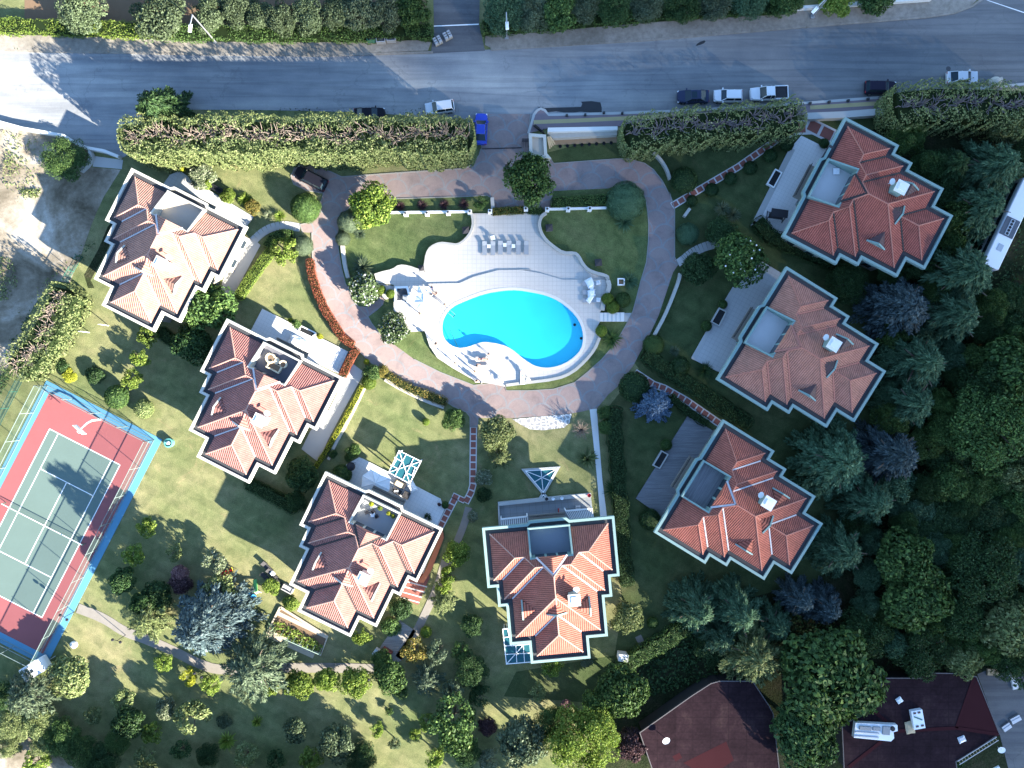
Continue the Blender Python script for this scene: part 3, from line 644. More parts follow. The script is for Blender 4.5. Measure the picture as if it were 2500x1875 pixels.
    for u, v, r_ in [(-5.8,1.24,0),(5.8,1.24,0),(-1.6,.88,0),(1.6,.88,0),(7.51,2.4,1),(7.51,5.4,1),(-7.51,2.4,1),(-7.51,5.4,1),(5.26,13,1),(-5.26,13,1),(1.7,17.16,0),(-1.7,17.16,0)]:
        for z in (1.6, 4.5):
            sgn = (1 if v < 9 else -1) if not r_ else (1 if u > 0 else -1)
            b = MB()
            if r_: X = u+sgn*.03; b.box(X, -v, z, .10, 1.4, 1.5)
            else: X = u; b.box(u, -v+sgn*.03, z, 1.4, .10, 1.5)
            wi = b.build('window', trim, rt); b = MB()
            if r_: b.box(u+sgn*.05, -v, z, .10, 1.16, 1.26)
            else: b.box(u, -v+sgn*.05, z, 1.16, .10, 1.26)
            b.build('pane', GLASS, wi)
    return rt
GUT = mat('gutter_dark', (.045,.047,.052), .8, .3, 1.2, 6); GLASS = mat('dark_glass', (.02,.03,.04), .08, .1, 1, 5, bump=0, spec=.6)
CAPW = mat('chimney_cap', (.72,.71,.68), .7, .08, 2, 9); FLW = mat('pale_flashing', (.42,.41,.43), .6, .15, 3, 10); FLD = mat('dark_flashing', (.03,.028,.028), .7, .2, 3, 10)
CREAM = mat('cream_cornice', (.47,.455,.40), .7, .10, .8, 7); MINT = mat('mint_cornice', (.19,.285,.27), .7, .14, .8, 7); WALLM = mat('villa_wall', (.24,.215,.18), .8, .1, .7, 6)
def roof_mat(name, c, cv):
    n = NB(name); n.set('Roughness', .85); n.set('Specular IOR Level', .15)
    a = n.noise(.22, 6, .65, dist=.6); b_ = n.noise(1.1, 5, .7); f = n.noise(7, 3, .7)
    t = n.mix(n.ramp(b_, [(.3, (0,0,0)), (.7, (1,1,1))]), sc3(c, 1-cv), sc3(c, 1+cv*.8)); t = n.mix(n.ramp(a, [(.5, (0,0,0)), (.72, (.55,.55,.55))]), t, (c[0]*.55, c[1]*.72, c[2]*.72))
    n.color(n.mix(1.0, t, n.ramp(f, [(.2, (.78,.76,.76)), (.8, (1.2,1.2,1.2))]), 'MULTIPLY')); return n.m
def tiles(name, c, k=.42, cv=.22): return roof_mat(name, c, cv), roof_mat(name+'_channel', sc3(c, k), cv)
def tiles_old(name, c, k=.42, cv=.22): return mat(name, c, .8, cv, .45, 7, bump=.2), mat(name+'_channel', sc3(c, k), .85, cv, .5, 7, bump=.2)
TA, TB, TC, TD, TE, TF, TG = (tiles('roof_tile_'+n, c, k) for n, c, k in (('bleached',(.37,.20,.155),.60),('crimson',(.31,.14,.12),.58),('rosy',(.33,.15,.125),.58),('scarlet',(.335,.125,.09),.52),('russet',(.325,.112,.082),.48),('salmon',(.40,.185,.135),.60),('brick',(.325,.102,.078),.46)))
RDG = [mat('ridge_'+n, c, .8, .15, .8, 6) for n, c in (('pale',(.42,.24,.19)),('rose',(.38,.15,.11)),('plain',(.34,.16,.12)))]
TFLOOR = [mat('roof_terrace_'+n, c, .7, .12, .5, 5) for n, c in (('tan',(.40,.35,.29)),('slate',(.13,.13,.15)),('grey',(.30,.31,.32)),('blue_grey',(.17,.20,.24)),('white',(.52,.52,.51)))]
BRN = mat('brown_sheet_metal', (.085,.045,.045), .5, .1, 1, 6)
villa((321.2,409.8),(602.9,552.8),'sun-bleached red-tiled villa beside the sandy lot, empty roof terrace', *TA, RDG[0], CREAM, WALLM, FLW, TFLOOR[0])
villa((553.8,777.5),(837.3,922),'crimson-tiled villa with cream lounge set on its dark roof terrace', *TB, RDG[0], CREAM, WALLM, FLW, TFLOOR[1])
villa((794.2,1151.2),(1081.8,1291),'rosy-tiled villa beside the big white octagonal parasol, yellow plants on its roof terrace', *TC, RDG[0], CREAM, WALLM, FLD, TFLOOR[2])
villa((1176.9,1289),(1499.6,1259.8),'scarlet-tiled villa with triangular glass skylight in front and glass conservatory behind', *TD, RDG[0], MINT, WALLM, FLW, TFLOOR[3])
villa((1596.5,1299.8),(1766,1024),'russet-tiled villa with grey plank terrace near the powder blue spruce', *TE, RDG[1], MINT, WALLM, FLW, PLANK2)
villa((1749,926),(1920.3,650),'pale salmon-tiled villa with bare roof terrace, middle of the eastern villas', *TF, RDG[1], MINT, WALLM, RDG[1], TFLOOR[4], [BRN, BRN])
villa((1910.1,576.3),(2063.3,285.2),'brick-red tiled villa nearest the road, with black swing seat on its terrace', *TG, RDG[1], MINT, WALLM, FLD, TFLOOR[4], [BRN, BRN])

# glass structures
TEAL = mat('teal_glass', (.018,.095,.115), .35, .25, .6, 3, bump=0, spec=.2)
def glass_roof(name, label, cat, corners, z, bars, group=None, base=None):
    c = W(*corners[0], z); rt = thing(name, label, cat, (*W(*corners[0]), 0)); pl = PW(corners, z)
    b = MB(); b.prism(pl, z, z+.06, bottom=True); b.build('glass_panel', TEAL, rt, world=True)
    b = MB(); b.ring(pl, .10, z-.04, z+.14)
    for x0, y0, x1, y1 in bars: b.bar((*W(x0,y0,z), z+.10), (*W(x1,y1,z), z+.10), .085, .10)
    b.build('frame', WHITE, rt, world=True)
    if z > 1:
        for p in inset(pl, .2): b = MB(); b.box(p[0], p[1], z/2, .14, .14, z-.1); b.build('post', WHITE, rt, world=True)
    elif base:
        b = MB(); b.ring(inset(pl, -.24), .22, 0, z+.1); b.build('curb', base, rt, world=True)
    return rt
def BR(t, *rows): return [(*P(t, *r)[0], *P(t, *r)[1]) for r in rows]
glass_roof('glass_pergola', 'square teal glass pergola with white beams beside the octagonal parasol', 'pergola', P('z5',1140,150,1575,362,1350,800,933,580), 2.7,
           BR('z5',(1140,150,1350,800),(1575,362,933,580),(1285,215,1055,660),(1430,290,1290,590),(1050,285,1200,370),(975,435,1120,505),(1095,330,1030,445),(1360,435,1500,500),(1290,585,1430,655),(1450,490,1400,630),(1280,590,1205,735)))
glass_roof('glass_skylight', 'triangular teal glass skylight set in the lawn north of the scarlet villa', 'skylight', P('t',378,108,675,88,547,312), .35, BR('t',(378,108,612,200),(675,88,460,215),(525,98,547,312)), base=CONC)
glass_roof('glass_skylight', 'tiny triangular skylight tip touching the grey terrace parapet', 'skylight', P('t',547,322,580,362,522,362), .35, [], base=CONC)
glass_roof('glass_conservatory', 'L-shaped teal glass conservatory at the back corner of the scarlet villa', 'conservatory', P('D',312,1280,360,1275,392,1425,575,1408,590,1572,345,1592), 2.6,
           BR('D',(318,1355,372,1350),(325,1430,392,1425),(332,1505,580,1490),(345,1592,490,1430),(430,1422,440,1585),(495,1416,508,1578)))
def slat_pergola(label, cr, n):
    z = 2.6; q = PW(cr, z); rt = thing('pergola', label, 'pergola', (*q[0], 0), 0, 'slatted pergolas on the grey terrace'); b = MB()
    A, B_, C_, D_ = (Vector(p) for p in q)
    for k in range(n+1): t = k/n; p0 = A.lerp(B_, t); p1 = D_.lerp(C_, t); b.bar((*p0, z), (*p1, z), .12, .14)
    b.build('slat', WHITE, rt, world=True); b = MB(); b.bar((*A, z+.1), (*B_, z+.1), .2, .16); b.bar((*A, z/2), (*A.lerp(B_, .001), z/2), .15, z); b.build('beam', WHITE, rt, world=True)
    for p in (A, B_): b = MB(); b.box(p.x, p.y, z/2, .15, .15, z-.05); b.build('post', WHITE, rt, world=True)
slat_pergola('white slatted pergola at the western end of the grey terrace', P('t',160,550,400,525,408,590,166,612), 13)
slat_pergola('white slatted pergola at the eastern end of the grey terrace', P('t',750,475,990,455,1002,528,796,552), 14)

# ------------------------------------------------------------------ tennis court fittings
FNET = bpy.data.materials.new('wire_mesh'); FNET.use_nodes = True; _n = FNET.node_tree; _b = _n.nodes['Principled BSDF']; _b.inputs['Base Color'].default_value = (.05,.10,.085,1)
_t = _n.nodes.new('ShaderNodeBsdfTransparent'); _m = _n.nodes.new('ShaderNodeMixShader'); _m.inputs[0].default_value = .24
_n.links.new(_t.outputs[0], _m.inputs[1]); _n.links.new(_b.outputs[0], _m.inputs[2]); _n.links.new(_m.outputs[0], _n.nodes['Material Output'].inputs[0])
def wire_fence(label, line, h, step, post, rails, railm, group=None):
    """wire fence along metre points"""
    rt = thing('wire_fence', label, 'fence', (*line[0], 0), 0, group); nb = MB(); rb = MB()
    for a, c in zip(line[:-1], line[1:]):
        a, c = Vector(a), Vector(c); n = max(1, round((c-a).length/step))
        nb.add([(*a,.05),(*c,.05),(*c,h),(*a,h)], [(0,1,2,3)])
        for z in rails: rb.bar((*a, z*h), (*c, z*h), .06, .06)
        for k in range(n+1):
            p = a.lerp(c, k/n); b = MB(); b.tube((*p,0), (*p,h+.05), .045, n=6); b.build('post', post, rt, world=True)
    nb.build('wire_mesh', FNET, rt, world=True); rb.build('rail', railm, rt, world=True)
    return rt
FENM = mat('fence_metal', (.20,.25,.235), .6, .1, 2, 9, bump=0)
wire_fence('tall wire fence with pale rails around the tennis court', [ct(8,612), ct(8,10), ct(300,10), ct(300,612), ct(8,612)], 3.2, 4.2, FENM, (.02,.5,.98), FENM)
wire_fence('low green wire fence along the edge of the sandy lot behind the bleached villa', G('01',640,560,505,790), 1.8, 2.4, GRN, (.1,.98), GRN)
wire_fence('green wire fence beside the pale strip west of the tennis court', G('02',200,50,-60,560), 1.8, 2.4, GRN, (.1,.98), GRN)
rt = thing('tennis_net', 'tennis net with white band stretched across the green court', 'net', (*ct(50,311), 0)); b = MB(); A, B_ = ct(48,311), ct(267,311)
b.add([(*A,.1),(*B_,.1),(*B_,1.0),(*A,1.0)], [(0,1,2,3)]); b.build('mesh_net', FNET, rt, world=True); b = MB(); b.bar((*A,1.0), (*B_,1.0), .09, .07); b.build('band', WHITE, rt, world=True)
for q in (A, B_): b = MB(); b.tube((*q,0), (*q,1.08), .05); b.build('post', GRN, rt, world=True)
x, y = W(*P('02',775,392)[0]); rt = thing('basketball_hoop', 'white basketball hoop leaning over the red court surround', 'basketball hoop', (x, y, 0)); b = MB()
hx, hy = W(*P('02',620,470)[0], 3.0); b.path([(x,y,0),(x,y,2.2),(x+(hx-x)*.3,y+(hy-y)*.3,2.9),(hx,hy,3.1)], [.14,.14,.12,.09], 8); b.build('pole', WHITE, rt, world=True)
dd = Vector((hx-x,hy-y)).normalized(); b = MB(); b.bar((hx-dd.y*.9,hy+dd.x*.9,3.2), (hx+dd.y*.9,hy-dd.x*.9,3.2), .08, 1.05); b.build('backboard', WHITE, rt, world=True)
b = MB(); rr = [(hx+dd.x*.35+.23*math.cos(t*.628), hy+dd.y*.35+.23*math.sin(t*.628), 2.95) for t in range(11)]; b.path(rr, .025, 5); b.build('rim', WHITE, rt, world=True)

# ------------------------------------------------------------------ lamps
def street_lamp(px, py, tx, ty, h, label):
    """base pixel, lamp-head pixel at height h"""
    x, y = W(px, py); hx, hy = W(tx, ty, h); rt = thing('street_lamp', label, 'street lamp', (x, y, 0), 0, 'street lamps north of the road'); b = MB()
    b.path([(x,y,0),(x,y,h*.98)], [.11,.075], 8); b.path([(x,y,h*.97),(x+(hx-x)*.8,y+(hy-y)*.8,h*1.01),(hx,hy,h)], .07, 6); b.box(x, y, .14, .55, .55, .28); b.build('pole', SILV, rt, world=True)
    d = math.atan2(hy-y, hx-x); b = MB(); b.box(hx, hy, h, 1.05, .42, .16, d, taper=.8); b.build('lamp_head', WHITE, rt, world=True)
street_lamp(527,103,464,68,8.3,'leaning-looking white street lamp among the olive trees by the western verge')
street_lamp(1237,92,1238,62,7.6,'white street lamp right of the side street, in front of dark bushes')
street_lamp(1983,42,1990,24,8.2,'street lamp on a square concrete foot on the eastern pavement')
def garden_lamp(px, py, ang, label):
    x, y = W(px, py); rt = thing('garden_lamp', label, 'garden lamp', (x, y, 0), 0, 'twin globe lamps in the lower garden'); b = MB(); b.tube((0,0,0), (0,0,2.5), .05, .04); c, s = math.cos(ang)*.55, math.sin(ang)*.55
    b.bar((-c,-s,2.45), (c,s,2.45), .05, .05); b.build('pole', BLACK, rt)
    for k in (-1, 1): b = MB(); b.lathe([(.05,0),(.17,.08),(.21,.2),(.15,.34),(.04,.38)], (k*c,k*s,2.4), 10); b.build('globe', BLACK, rt)
for p, a, l in ((P('03',970,632)[0], -.3, 'black twin-globe lamp beside the stone path east of the tennis court'), (P('03',572,455)[0], -.6, 'black twin-globe lamp standing on the blue edge of the tennis court'), (P('03',1585,890)[0], -.5, 'black twin-globe lamp between two yellow-green shrubs by the stone path'),
                (P('13',335,855)[0], 0, 'black twin-globe lamp above the row of lime-green trees, western one'), (P('13',1005,918)[0], .2, 'black twin-globe lamp by the dense shrub at the path end')): garden_lamp(*p, a, l)
# ------------------------------------------------------------------ vehicles
TYRE = mat('tyre', (.02,.02,.02), .9, .1, 2, 9, bump=0); RIM = mat('wheel_rim', (.35,.35,.36), .4, .1, 2, 9, metal=.7, bump=0); WIND = mat('car_glass', (.018,.035,.048), .15, .05, 1, 3, bump=0, spec=.22); LAMP = mat('headlight_lens', (.7,.72,.74), .2, .05, 1, 5, bump=0)
def paint(name, c): 
    dk = max(c) < .1; m = mat(name, c, .35, .03, 1, 5, bump=0, spec=.12 if dk else .45); m.node_tree.nodes['Principled BSDF'].inputs['Coat Weight'].default_value = .03 if dk else .3; return m
def plan(L, Wd, z, rnd=.35, x0=0, nf=.82):
    """rounded car plan: x forward"""
    pts = []
    for x, y in ((-.5,-.44),(-.47,-.5),(.30,-.5),(.44,-.46),(.495,-.34),(.5,-.12),(.5,.12),(.495,.34),(.44,.46),(.30,.5),(-.47,.5),(-.5,.44)): pts.append((x0+x*L, y*Wd, z))
    return pts
def car(px, py, ang, kind, pm, label, L=4.2, Wd=1.76, h=1.46, sunroof=False, group='cars parked along the road'):
    x, y = W(px, py, .7); rt = thing('pickup_truck' if kind == 'pickup' else 'parked_car', label, 'pickup truck' if kind == 'pickup' else 'car', (x, y, 0), R(ang), group)
    b = MB(); zb = .92 if kind != 'suv' else 1.02; zh = zb-.10
    b.loft([plan(L*.96, Wd*.94, .22), plan(L, Wd, .42), plan(L, Wd, .66), plan(L*.985, Wd*.97, zh), plan(L*.95, Wd*.90, zb)])
    # cabin: (rear bottom, rear top, front top, front bottom) as shares of the length
    rb, rt_, ft, fb = {'hatch': (-.475,-.42,.10,.26), 'sedan': (-.40,-.22,.10,.27), 'suv': (-.48,-.44,.14,.28), 'pickup': (-.13,-.11,.12,.25), 'mpv': (-.48,-.43,.16,.32)}[kind]
    wb, wt = Wd*.44, Wd*.36; xs = [rb*L, rt_*L, ft*L, fb*L]
    b.add([(xs[1],-wt,h-.03),(xs[2],-wt,h-.03),(xs[2],wt,h-.03),(xs[1],wt,h-.03),(xs[1]+.05,-wt*.9,h+.03),(xs[2]-.08,-wt*.9,h+.03),(xs[2]-.08,wt*.9,h+.03),(xs[1]+.05,wt*.9,h+.03)], [(3,2,1,0),(4,5,6,7),(0,1,5,4),(1,2,6,5),(2,3,7,6),(3,0,4,7)])
    for s in (-1, 1):
        b.bar((xs[0],s*wb,zb-.02), (xs[1],s*wt,h-.02), .08, .08); b.bar((xs[3],s*wb,zb-.02), (xs[2],s*wt,h-.02), .07, .07); b.bar((xs[0],s*wb,zb), (xs[3],s*wb,zb), .05, .06); m_ = (xs[1]+xs[2])/2-.1; b.bar((m_,s*wb,zb), (m_,s*wt,h-.02), .07, .07)
    if kind == 'pickup':
        bx0, bx1 = -L*.485, -L*.15
        for s in (-1, 1): b.bar((bx0,s*Wd*.47,zb+.10), (bx1,s*Wd*.47,zb+.10), .10, .32)
        b.bar((bx0,-Wd*.47,zb+.1), (bx0,Wd*.47,zb+.1), .10, .32)
    b.build('body', pm, rt)
    b = MB(); vs = [(xs[0],-wb,zb-.03),(xs[3],-wb,zb-.03),(xs[3],wb,zb-.03),(xs[0],wb,zb-.03),(xs[1],-wt,h-.025),(xs[2],-wt,h-.025),(xs[2],wt,h-.025),(xs[1],wt,h-.025)]
    b.add(vs, [(3,2,1,0),(4,5,6,7),(0,1,5,4),(1,2,6,5),(2,3,7,6),(3,0,4,7)]); b.build('windows', WIND, rt)
    if kind == 'pickup': b = MB(); b.box((bx0+bx1)/2+.02, 0, zb+.06, (bx1-bx0)*.93, Wd*.84, .10); b.build('cargo_bed', mat('bed_liner', (.03,.03,.035), .8, .1, 2, 9), rt)
    if sunroof: b = MB(); b.box((xs[1]+xs[2])/2+.25, 0, h+.035, .75, .85, .02); b.build('sunroof', WIND, rt)
    for fx in (.31, -.32):
        for s in (-1, 1):
            wx, wy = fx*L, s*(Wd/2-.09); b = MB(); b.path([(wx,wy-.1,.32),(wx,wy+.1,.32)], .32, 14); wh = b.build('wheel', TYRE, rt); b = MB(); b.path([(wx,wy-.105,.32),(wx,wy+.105,.32)], .2, 10); b.build('rim', RIM, wh)
    for s in (-1, 1):
        b = MB(); b.box(L*.462, s*Wd*.36, .68, .22, .34, .16, -s*.35); b.build('headlight', LAMP, rt)
        b = MB(); b.box(xs[3]-.25, s*(Wd/2+.06), zb+.06, .16, .22, .14); b.build('mirror', pm, rt)
        b = MB(); b.box(-L*.487, s*Wd*.38, .75, .1, .28, .18); b.build('tail_light', mat('tail_lens', (.35,.02,.02), .3, .05, 1, 5, bump=0), rt)
    return rt
PS, PWH, PB, PBL, PN, PG = paint('silver_paint', (.62,.64,.66)), paint('white_car_paint', (.75,.76,.77)), paint('black_car_paint', (.012,.012,.018)), paint('blue_car_paint', (.02,.055,.42)), paint('navy_car_paint', (.035,.045,.085)), paint('light_silver_paint', (.55,.57,.6))
car(*P('10',1497,828)[0], 188, 'hatch', PS, 'silver hatchback parked at an angle on the road beside the western hedge', 4.05, 1.72)
car(*P('10',955,880)[0], 1, 'sedan', PB, 'black car half hidden under the northern edge of the western hedge', 4.3, 1.75, group=None)
car(*P('10',1815,995)[0], 88, 'sedan', PBL, 'bright blue sedan parked at the gate end of the western hedge', 4.3, 1.75)
car(*P('10',503,1378)[0], 153, 'suv', PB, 'black off-road car on the driveway beside the domed green shrub', 4.7, 1.85, 1.75, group=None)
car(*P('20',1555,745)[0], 181, 'sedan', PN, 'dark blue sedan with sunroof at the western end of the parked row', 4.4, 1.78, sunroof=True)
car(*P('20',1825,740)[0], 180, 'hatch', PWH, 'white hatchback parked between the dark blue sedan and the pickup', 4.0, 1.72)
car(*P('30',243,722)[0], 182, 'pickup', PWH, 'white double-cab pickup with dark cargo bed on the roadside', 5.2, 1.85, 1.75)
car(*P('30',1105,675)[0], -1, 'hatch', paint('midnight_paint', (.016,.014,.03)), 'black hatchback parked alone between the two eastern hedges', 4.3, 1.78)
car(*P('30',1735,598)[0], 1, 'sedan', PG, 'light silver sedan parked against the far eastern hedge', 4.3, 1.72)
CARA = mat('caravan_white', (.76,.77,.78), .45, .04, .6, 6, bump=0)
x, y = W(2462, 548, 2.4); rt = thing('white_bus', 'long white bus standing among the dark trees at the eastern edge', 'bus', (x, y, 0), math.atan2(312, 148)); b = MB(); L = 13.0
b.loft([[(px_*L, py_*2.45*k, z) for px_, py_ in ((-.5,-.38),(-.49,-.5),(.49,-.5),(.5,-.42),(.5,.42),(.49,.5),(-.49,.5),(-.5,.38))] for k, z in ((.97,.35),(1,.9),(1,2.6),(.94,2.95),(.85,3.05))]); b.build('body', CARA, rt)
b = MB(); b.box(-.6, 0, 3.08, 2.6, 1.95, .10); ac = b.build('air_conditioner', mat('dark_grey_unit', (.09,.10,.12), .6, .1, 2, 8), rt); b = MB(); b.box(-.6, 0, 3.15, 2.3, .62, .05); b.build('fan_housing', SILV, ac)
b = MB()
for k in range(5): b.lathe([(.2,0),(.2,.03)], (-1.5+.45*k,0,3.17), 10)
b.build('fan', BLACK, ac)
b = MB(); b.box(-3.6, 0, 3.07, .95, .72, .06); b.build('roof_hatch', SILV, rt)
for s in (-1, 1): b = MB(); b.box(0, s*1.22, 1.9, 11.6, .05, .85); b.build('window', WIND, rt)
for fx in (-.3, .3):
    for s in (-1, 1): b = MB(); b.path([(fx*L,s*1.1-.14,.48),(fx*L,s*1.1+.14,.48)], .48, 14); b.build('wheel', TYRE, rt)
b = MB(); b.path([(-L*.5,.5,2.3),(-L*.545,.55,2.2),(-L*.555,.6,1.8)], .05, 6); b.build('mirror', BLACK, rt)
x, y = W(*P('03',265,895)[0], 1.6); rt = thing('caravan', 'small white caravan tucked against the lower corner of the tennis court', 'caravan', (x, y, 0), R(32)); b = MB(); L = 3.6
b.loft([[(px_*L*a, py_*1.9, z) for px_, py_ in ((-.5,-.42),(-.46,-.5),(.46,-.5),(.5,-.42),(.5,.42),(.46,.5),(-.46,.5),(-.5,.42))] for a, z in ((.90,.4),(1,.8),(1,1.5),(.86,2.25),(.80,2.35))]); b.build('body', CARA, rt)
b = MB(); b.box(.1,-.1,2.36,.42,.42,.10); b.build('roof_vent', GLASS, rt)
for s in (-1, 1): b = MB(); b.box(0, s*.955, 1.5, 1.1, .03, .5); b.build('window', WIND, rt)
b = MB(); b.box(-1.68, 0, 1.6, .12, 1.2, .5); b.build('window', WIND, rt)
for s in (-1, 1): b = MB(); b.path([(0,s*.8-.09,.3),(0,s*.8+.09,.3)], .3, 12); b.build('wheel', TYRE, rt)
b = MB(); b.bar((1.7,0,.4), (2.6,0,.4), .08, .08); b.build('drawbar', SILV, rt)
x, y = W(*P('03',562,712)[0], .4); tag((lambda b: (b.lathe([(.5,0),(.52,.3),(.4,.5),(.15,.58)], (0,0,0), 14), b.lathe([(.16,.5),(.16,.75),(.05,.8)], (0,0,0), 8), b)[-1])(MB()).build('stone_fountain', CONCW, loc=(x,y,0)), 'small round white stone fountain on the lawn near the caravan', 'fountain')
x, y = W(*P('02',1305,572)[0], .4); rt = thing('water_well', 'round teal and white basin at the tennis court corner', 'basin', (x, y, 0)); b = MB(); b.lathe([(.62,0),(.66,.7),(.5,.75),(.48,.45)], (0,0,0), 16); b.build('basin', mat('teal_paint', (.10,.30,.27), .5, .1, 2, 8), rt); b = MB(); b.lathe([(.22,.4),(.24,.85),(.08,.95)], (0,0,0), 10); b.build('spout', WHITE, rt)
# ------------------------------------------------------------------ vegetation
FM = {'green': foliage_mat('leaf_green', (0.027,0.060,0.018), (0.090,0.158,0.042), (0.165,0.240,0.068)),
      'lime': foliage_mat('leaf_lime', (0.068,0.128,0.018), (0.225,0.300,0.053), (0.360,0.420,0.105), .35),
      'yellow': foliage_mat('leaf_yellow', (0.180,0.210,0.018), (0.450,0.465,0.045), (0.630,0.600,0.090), .35),
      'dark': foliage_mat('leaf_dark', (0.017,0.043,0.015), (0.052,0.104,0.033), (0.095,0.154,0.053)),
      'olive': foliage_mat('leaf_olive', (0.045,0.068,0.032), (0.124,0.165,0.086), (0.198,0.251,0.139)),
      'cypress': foliage_mat('leaf_cypress', (0.075,0.113,0.038), (0.235,0.273,0.105), (0.356,0.370,0.179)),
      'cedar': foliage_mat('needle_cedar', (0.030,0.074,0.036), (0.094,0.176,0.092), (0.160,0.254,0.140)),
      'blue': foliage_mat('needle_blue', (0.033,0.056,0.059), (0.098,0.143,0.149), (0.158,0.214,0.213)),
      'powder': foliage_mat('needle_powder_blue', (0.054,0.096,0.153), (0.171,0.259,0.367), (0.243,0.336,0.439)),
      'grey': foliage_mat('leaf_grey_green', (0.045,0.075,0.042), (0.134,0.176,0.102), (0.204,0.243,0.156)),
      'pale': foliage_mat('leaf_pale', (0.084,0.120,0.060), (0.264,0.300,0.180), (0.480,0.480,0.360)),
      'flower': foliage_mat('leaf_white_flower', (0.036,0.066,0.024), (0.108,0.156,0.060), (0.680,0.680,0.680)),
      'red': foliage_mat('leaf_red', (0.120,0.024,0.014), (0.360,0.102,0.060), (0.456,0.192,0.096)),
      'purple': foliage_mat('leaf_purple', (0.024,0.012,0.015), (0.112,0.063,0.069), (0.210,0.128,0.120)),
      'pink': foliage_mat('blossom_pink', (0.108,0.042,0.060), (0.360,0.216,0.204), (0.504,0.336,0.300)),
      'orange': foliage_mat('leaf_orange', (0.075,0.090,0.022), (0.240,0.195,0.045), (0.390,0.240,0.075))}
BARK = mat('bark', (.10,.075,.055), .9, .25, 2, 9, bump=.5); TWIG = mat('bare_twig', (.21,.165,.135), .9, .35, 1.2, 6); TWIG2 = mat('bare_twig_grey', (.155,.135,.140), .9, .35, 1.2, 6)
def cards(name, P_, N_, size, asp, rng, core=None, twist=1.0, tilt=.55, along=None):
    """leaf-sized faces at points P_ with outward normals N_"""
    n = len(P_); J = N_+rng.normal(0, tilt, (n,3)); J /= np.linalg.norm(J, axis=1, keepdims=True)+1e-9
    A = along if along is not None else rng.normal(0, 1, (n,3)); A = A-J*(A*J).sum(1, keepdims=True); A /= np.linalg.norm(A, axis=1, keepdims=True)+1e-9
    B = np.cross(J, A); sz = size*rng.uniform(.65, 1.35, (n,1)); a = A*sz; b = B*sz*asp
    V = np.empty((n,4,3)); V[:,0] = P_-a*.5; V[:,1] = P_+b*.5+J*sz*.06; V[:,2] = P_+a*.55; V[:,3] = P_-b*.5+J*sz*.06
    V = V.reshape(-1,3); F = np.arange(4*n).reshape(-1,4)
    if core is not None: V = np.vstack([V, core[0]]); F2 = core[1]+4*n; F = np.vstack([F, F2])
    me = bpy.data.meshes.new(name); me.vertices.add(len(V)); me.vertices.foreach_set('co', V.ravel()); k = len(F)
    me.loops.add(4*k); me.loops.foreach_set('vertex_index', F.ravel().astype(np.int32)); me.polygons.add(k); me.polygons.foreach_set('loop_start', np.arange(0, 4*k, 4, dtype=np.int32))
    me.update(calc_edges=True); me.materials.append(FM['green']); return me
def sph(rng, n, zmin=-1):
    v = rng.normal(0, 1, (n*3,3)); v /= np.linalg.norm(v, axis=1, keepdims=True); return v[v[:,2] >= zmin][:n]
def core_ball(r, cz, rz):
    U, Vv = 14, 7; vs, fs = [], []
    for i in range(Vv+1):
        for k in range(U):
            ph = math.pi*i/Vv; th = 2*math.pi*k/U; vs.append((r*math.sin(ph)*math.cos(th), r*math.sin(ph)*math.sin(th), cz+rz*math.cos(ph)))
    for i in range(Vv):
        for k in range(U): fs.append((i*U+k, (i+1)*U+k, (i+1)*U+(k+1) % U, i*U+(k+1) % U))
    return np.array(vs), np.array(fs)
def lumpy(rng, nc, nl, rc, base, leaf, asp, flat=.75, name='crown', squash=.48, dens=1.0, tilt=.6):
    """crown of clumps in a unit cylinder (radius 1, z 0..1)"""
    C = sph(rng, nc, -.55)*rng.uniform(.25, .92, (nc,1))**.6*(1-rc*.75); cz = base+(1-base)/2; Ps, Ns = [], []
    for c in C:
        r = rc*rng.uniform(.7, 1.25); d = sph(rng, int(nl*r*r/rc/rc), -.35); p = c+d*r*rng.uniform(.75, 1.08, (len(d),1)); Ps.append(p); Ns.append(d*.8+c*.35+np.array([0,0,.35]))
    p = np.vstack(Ps); n = np.vstack(Ns); p[:,2] = cz+p[:,2]*(1-base)/2*1.02; n /= np.linalg.norm(n, axis=1, keepdims=True)+1e-9
    return cards(name, p, n, leaf, asp, rng, tilt=tilt)
def conifer(rng, nb, nl, droop, up, leaf, asp, name='crown', base=.08, wid=1.0, kindp=''):
    Ps, Ns, As = [], [], []
    for i in range(nb):
        t = (i+rng.uniform(0,1))/nb; z0 = base+(1-base)*t*.97; L = wid*(1-t)**(.5 if kindp == 'spruce' else .7)*rng.uniform(.72, 1.08)+.05; th = i*2.399+rng.uniform(-.4,.4); dx, dy = math.cos(th), math.sin(th); m = max(8, int(nl*L))
        s = rng.uniform(.15, 1, m)**.75; side = rng.choice([-1, 1], m); sp = rng.uniform(0, 1, m)*.30*L*(1.12-s)+.01
        x = dx*s*L-dy*side*sp; y = dy*s*L+dx*side*sp; z = z0+up*s*L*.3-droop*(s*L)**2*.25+rng.normal(0,.012,m)
        Ps.append(np.stack([x,y,z],1)); ang = side*rng.uniform(.15,.85,m); As.append(np.stack([dx*np.cos(ang)-dy*np.sin(ang), dy*np.cos(ang)+dx*np.sin(ang), np.full(m,-.12)],1)); Ns.append(np.tile([dx*.25,dy*.25,1.0],(m,1)))
    p, n, a = np.vstack(Ps), np.vstack(Ns), np.vstack(As); n /= np.linalg.norm(n, axis=1, keepdims=True)
    return cards(name, p, n, leaf, asp, rng, tilt=.28, along=a)
